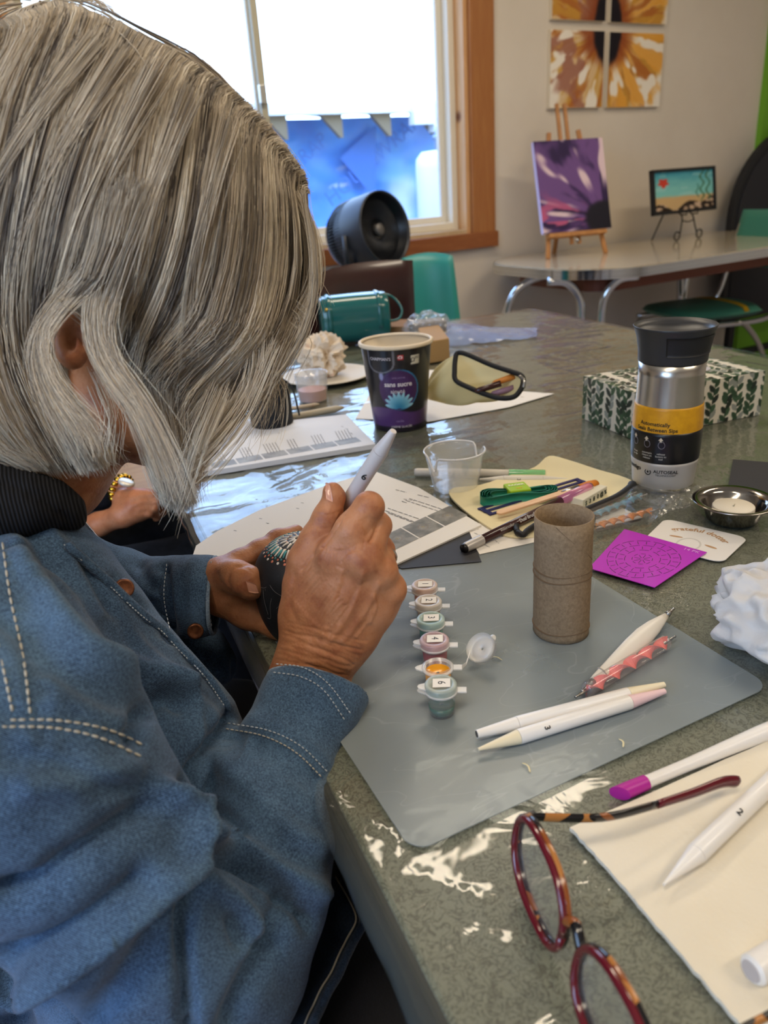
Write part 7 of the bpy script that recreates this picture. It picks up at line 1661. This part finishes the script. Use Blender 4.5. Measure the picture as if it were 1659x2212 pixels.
def addfly(pts, d0, d1, n_, jx, jy):
    n_ = int(n_ * 1.6)
    for _ in range(n_):
        o = rg.normal(0, 1, 2) * [jx, jy]; cu = rg.normal(0, 1, 2) * [jx * 1.3, jy * 1.2]; K = len(pts); Q = []
        base = smooth_path([V(*p) for p in pts], 4); L_ = len(base); e = int(L_ * rg.uniform(.6, 1.0))
        for i, q in enumerate(base[:max(4, e)]): s_ = i / L_; Q.append(q + o + cu * s_ ** 2)
        Q = np.array(Q); ii = np.linspace(0, len(Q) - 1, NP); Q = np.stack([np.interp(ii, np.arange(len(Q)), Q[:, 0]), np.interp(ii, np.arange(len(Q)), Q[:, 1])], -1); dd = np.linspace(d0, d1, NP) + rg.uniform(-.01, .01)
        fly.append(np.stack([(Q[:, 0] - W_ / 2) / FP * dd, (Q[:, 1] - H_ / 2) / FP * dd, dd], -1))
addfly([(640, 420), (680, 520), (684, 610), (640, 700), (600, 790)], .485, .485, 60, 6, 8); addfly([(600, 660), (640, 700), (610, 770), (570, 860), (540, 960)], .485, .49, 40, 14, 18); addfly([(560, 780), (590, 830), (590, 900), (560, 960)], .485, .49, 26, 16, 18)
addfly([(560, 700), (545, 820), (470, 930), (400, 1000), (360, 1010)], .47, .48, 90, 16, 14); addfly([(480, 840), (430, 960), (400, 1060), (378, 1110)], .47, .48, 80, 14, 18); addfly([(600, 740), (530, 900), (440, 1010), (390, 1030), (350, 980)], .47, .48, 30, 12, 12)
addfly([(20, 40), (90, 8), (180, -6), (250, 30), (300, 95)], .47, .48, 46, 8, 5); addfly([(330, 110), (420, 160), (520, 230), (600, 310), (660, 400)], .475, .48, 24, 8, 6); addfly([(320, 1000), (350, 1060), (400, 1070), (440, 1020)], .475, .48, 26, 10, 10)
addfly([(210, 820), (240, 900), (230, 980), (260, 1010)], .455, .465, 40, 14, 16); addfly([(640, 560), (700, 660), (690, 700)], .487, .49, 4, 10, 10); addfly([(664, 640), (690, 660), (700, 705)], .487, .49, 2, 4, 4); addfly([(120, 640), (190, 690), (230, 800), (250, 900)], .415, .44, 14, 8, 10)
fly = np.array(fly); XL = np.array(XL)
# back and far side of the head: strands led down the hull
from mathutils.kdtree import KDTree
kd = KDTree(len(H0v)); [kd.insert(Vector(p), i) for i, p in enumerate(H0v)]; kd.balance()
HN = vnormals(H0v, H0f); U0 = cpx(H0v); vd = H0v / np.linalg.norm(H0v, axis=1)[:, None]; back = ((HN * vd).sum(1) > .10) | (U0[:, 0] < -190)
dn = RM.T @ V(0, 0, -1); zt = H0v @ dn; cand = np.nonzero(back & (zt < np.quantile(zt, .72)))[0]; BS = []
for i_ in rg.choice(cand, 3900):
    p = H0v[i_] + rg.normal(0, .0015, 3); off = rg.uniform(.0005, .006); st_l = rg.uniform(.011, .019); L_ = []
    for _ in range(NP):
        co, k_, _d = kd.find(Vector(p)); n_ = HN[k_]; q = H0v[k_]; L_.append(p - n_ * ((p - q) @ n_) + n_ * off); t_ = dn - n_ * (dn @ n_); l_ = np.linalg.norm(t_)
        t_ = t_ / l_ if l_ > .25 else dn; p = L_[-1] - n_ * off + t_ * st_l
    BS.append(L_)
FARS = np.array(BS)
ALL = [P3_, fly, FARS, XL]; 
def strands(P, rad, seg=3):
    n, m, _ = P.shape; T = np.gradient(P, axis=1); T /= np.linalg.norm(T, axis=2, keepdims=True) + 1e-9
    up = np.array([.3, .2, -1.0]); up /= np.linalg.norm(up); X = np.cross(T, up); X /= np.linalg.norm(X, axis=2, keepdims=True) + 1e-9; Y = np.cross(T, X)
    prof = np.minimum(1, np.linspace(0, 1, m) * 8 + .5) * (1 - .75 * np.linspace(0, 1, m) ** 3)
    ring = [P + (X * math.cos(a) + Y * math.sin(a)) * (rad[:, None] * prof)[..., None] for a in np.linspace(0, 2 * PI, seg + 1)[:-1]]
    Vv = np.stack(ring, 2).reshape(-1, 3); idx = np.arange(n * m * seg).reshape(n, m, seg); q = []
    for s_ in range(seg): s2 = (s_ + 1) % seg; q.append(np.stack([idx[:, :-1, s_], idx[:, :-1, s2], idx[:, 1:, s2], idx[:, 1:, s_]], -1).reshape(-1, 4))
    return Vv, np.concatenate(q)
P = np.concatenate(ALL); rad = np.concatenate([rg.uniform(.00013, .00030, NS), rg.uniform(.00014, .00026, len(fly)), rg.uniform(.0004, .0007, len(FARS)), rg.uniform(.00012, .00028, len(XL))])
Vv, Fq = strands(P, rad)
# natural colour: silver and beige with darker grey locks
base = np.array([LC(hexc(h)) for h in ('#dccdb6', '#c9baa2', '#ac9f8c', '#ece0c9', '#857a6e', '#645a52')]); lockcol = rg.choice(6, NL, p=[.25, .24, .20, .15, .10, .06])
ci = np.concatenate([np.where(rg.rand(NS) < .62, lockcol[lid], rg.choice(6, NS, p=[.28, .25, .18, .13, .10, .06])), rg.choice([0, 1, 3], len(fly)), rg.choice([0, 1, 2, 4], len(FARS), p=[.35, .3, .2, .15]), rg.choice([0, 1, 3, 2, 4], len(XL), p=[.28, .22, .12, .26, .12])])
colr = base[ci] * rg.uniform(.92, 1.20, len(ci))[:, None]; 
tip = np.tile(np.linspace(0, 1, NP)[None, :, None], (len(ci), 1, 1)); cc2 = colr[:, None, :] * (1 + .18 * tip ** 2); cc2 = np.repeat(cc2[:, :, None, :], 3, 2).reshape(-1, 3)
t = NT('silver_hair'); a_ = t.n('VertexColor', layer_name='Col'); hb1 = t.bsdf(a_.outputs[0], .38, spec=.55); tlc = t.n('BsdfTranslucent'); t.l(a_.outputs[0], tlc.inputs[0]); mx = t.n('MixShader'); mx.inputs[0].default_value = .22; t.l(hb1, mx.inputs[1]); t.l(tlc.outputs[0], mx.inputs[2]); m_hair = t.done(mx.outputs[0])
o = obj('hair_strands', (toW(Vv), Fq), m_hair, hair, smooth=True, cols=cc2); o['kind'] = 'stuff'

# ------------------------------------------------------------ second person beyond, hands resting on the lap
p2 = thing('person', 'second person in black behind the denim shirt, hands crossed in the lap, gold watch', 'person', toW(C(120, 1150, 1.10)) * V(1, 1, 0) + V(-.12, 0, 0))
S8 = SDF(V(-.56, -.12, .92), V(-.20, .12, 1.26), .0030)
q_ = 1.04
S8.chain([(150, 1150, 1.10, 26), (215, 1132, 1.06, 25), (268, 1112, q_, 24)], .008)                       # near forearm
S8.chain([(268, 1112, q_, 25), (300, 1093, q_, 30), (322, 1084, q_, 28)], .010); S8.chain([(262, 1076, 1.05, 20), (300, 1082, q_, 24)], .01)
for k, (y0, y1, x1) in enumerate(((1066, 1072, 352), (1078, 1090, 356), (1092, 1104, 350), (1104, 1114, 338))):
    S8.chain([(308, y0 + 4, q_ - .008, 9.0), (x1 - 16, y0 + (y1 - y0) * .5, q_ - .010, 8.5)], .002); S8.chain([(x1 - 16, y0 + (y1 - y0) * .5, q_ - .010, 8.5), (x1 + 4, y1 + 3, q_ + .01, 7.5), (x1 - 2, y1 + 8, q_ + .03, 7)], .002)
S8.chain([(222, 1052, 1.08, 22), (252, 1062, 1.07, 22), (290, 1078, 1.065, 22), (330, 1092, 1.07, 20)], .008)  # far hand
v8, f8 = S8.mesh(2); v8 = folds(v8, f8, [([(285, 1085), (305, 1076), (335, 1076)], 4, -.0016), ([(290, 1098), (312, 1092), (340, 1094)], 4, -.0016), ([(285, 1108), (310, 1106), (335, 1108)], 4, -.0012)])
S9 = SDF(V(-.78, -.42, .88), V(-.16, .46, 1.75), .009)
def U_(x, y, z): return toC(V(x, y, z))
bx0, by0 = -.36, 1.22
for a, b, ra, rb in (((bx0, by0, .60), (bx0, by0, 1.0), .13, .15), ((bx0 + .02, by0, 1.10), (bx0 + .03, by0, 1.20), .06, .055)): S9.cap(U_(*a), U_(*b), ra, rb, .03)
hd = U_(bx0 + .05, by0, 1.30); S9.ell(hd, V(.078, .10, .09), .02)
v9, f9 = S9.mesh(1)
sk2 = skinmat('skin_warm', '#a8623f', '#bd7850', '#cc8b66')
b2 = obj('body', (toW(np.concatenate([v8, v9])), np.concatenate([f8, f9 + len(v8)])), sk2, p2, smooth=True)
m_bk = mat('black_knit', '#0d0e12', .85, noise=(60, '#15161b', .4, .6), spec=.2)
S10 = SDF(V(-.80, -.36, .86), V(-.14, .60, 1.75), .008)
S10.cap(U_(bx0, by0, .52), U_(bx0, by0, 1.02), .17, .17, .03)
S10.cap(U_(bx0 + .02, by0 - .16, 1.04), toC(toW(C(60, 1010, 1.12))), .06, .05, .02); S10.chain([(60, 1010, 1.12, 75), (140, 1060, 1.10, 48), (232, 1068, 1.075, 36)], .015); S10.cap(U_(bx0 + .02, by0 + .16, 1.04), U_(bx0 + .12, by0 + .16, .78), .06, .05, .02)
v10, f10 = S10.mesh(1); obj('black_top', (toW(v10), f10), m_bk, p2, smooth=True)
S11 = SDF(V(-.80, -.10, .80), V(-.10, .62, 1.75), .008)
lap = toW(C(300, 1215, 1.06))
for dy in (0, .17): S11.cap(toC(V(bx0 - .02, lap[1] + dy * 1.0 + .0, lap[2] - .05)), toC(V(lap[0] + .10, lap[1] + dy, lap[2] - .05)), .085, .07, .02); S11.cap(toC(V(lap[0] + .10, lap[1] + dy, lap[2] - .05)), toC(V(lap[0] + .08, lap[1] + dy, .06)), .07, .05, .02)
v11, f11 = S11.mesh(1); obj('black_trousers', (toW(v11), f11), m_bk, p2, smooth=True)
m_gold = mat('gold', '#e2b13c', .22, metal=1)
wc_ = C(254, 1056, 1.045); wa_ = unit(C(290, 1078, 1.065) - C(222, 1052, 1.08)); ex, ey, _ = frame(wa_)
for k in range(16):
    a = 2 * PI * k / 16; c_ = wc_ + V(0, 0, .014) + (ex * math.cos(a) + ey * math.sin(a)) * .0195; obj('watch_link', MB().lathe([(.003, -.0045), (.0034, 0), (.003, .0045)], toW(c_), axis=RM @ wa_, seg=8), m_gold, p2, smooth=True)
wd = toW(C(272, 1046, 1.035)); obj('watch_case', MB().lathe([(.001, 0), (.0095, 0), (.0110, .002), (.0110, .004), (.009, .005), (.001, .005)], wd, axis=unit(RM @ V(.35, -.85, -.35)), seg=28), mat('watch_face', '#d9d2c2', .25, metal=.3), p2, smooth=True)
# light wooden chair beyond the second person's hands
m_cw2 = mat('chair_birch', '#c29a5e', .5, noise=(10, '#b48a50', .4, .6, (1, 6, 6)))
cb = V(-.03, 1.78, 0); wc2 = thing('wooden_chair', 'light tan wooden chair seat beyond the second person, seen under the chin', 'chair', V(cb[0], cb[1], 0))
obj('seat', MB().box(V(cb[0] + .02, cb[1], .455), (.46, .46, .03)), m_cw2, wc2, bevel=.008)
for a in (-1, 1):
    for b in (-1, 1): obj('leg', MB().box(V(cb[0] + .02 + a * .19, cb[1] + b * .19, .22), (.04, .04, .44)), m_cw2, wc2, bevel=.004)
obj('backrest', MB().box(V(cb[0] - .20, cb[1], .78), (.025, .44, .22)), m_cw2, wc2, bevel=.006)
for b in (-1, 1): obj('back_post', MB().box(V(cb[0] - .20, cb[1] + b * .2, .66), (.03, .04, .42)), m_cw2, wc2, bevel=.004)
# the painter's stool
st_ = thing('stool', 'dark padded seat under the person in the denim shirt', 'stool', toW(C(-60, 2400, .62)) * V(1, 1, 0) + V(-.02, .0, 0))
so_ = ORG[st_.name]; obj('seat', MB().lathe([(.18, .40), (.20, .42), (.19, .45), (.001, .46)], so_, seg=32), m_brown, st_, smooth=True)
for k in range(4): a = PI / 4 + k * PI / 2; obj('leg', MB().tube([so_ + V(math.cos(a) * .13, math.sin(a) * .13, .40), so_ + V(math.cos(a) * .19, math.sin(a) * .19, 0)], .014, 10), m_black, st_, smooth=True)
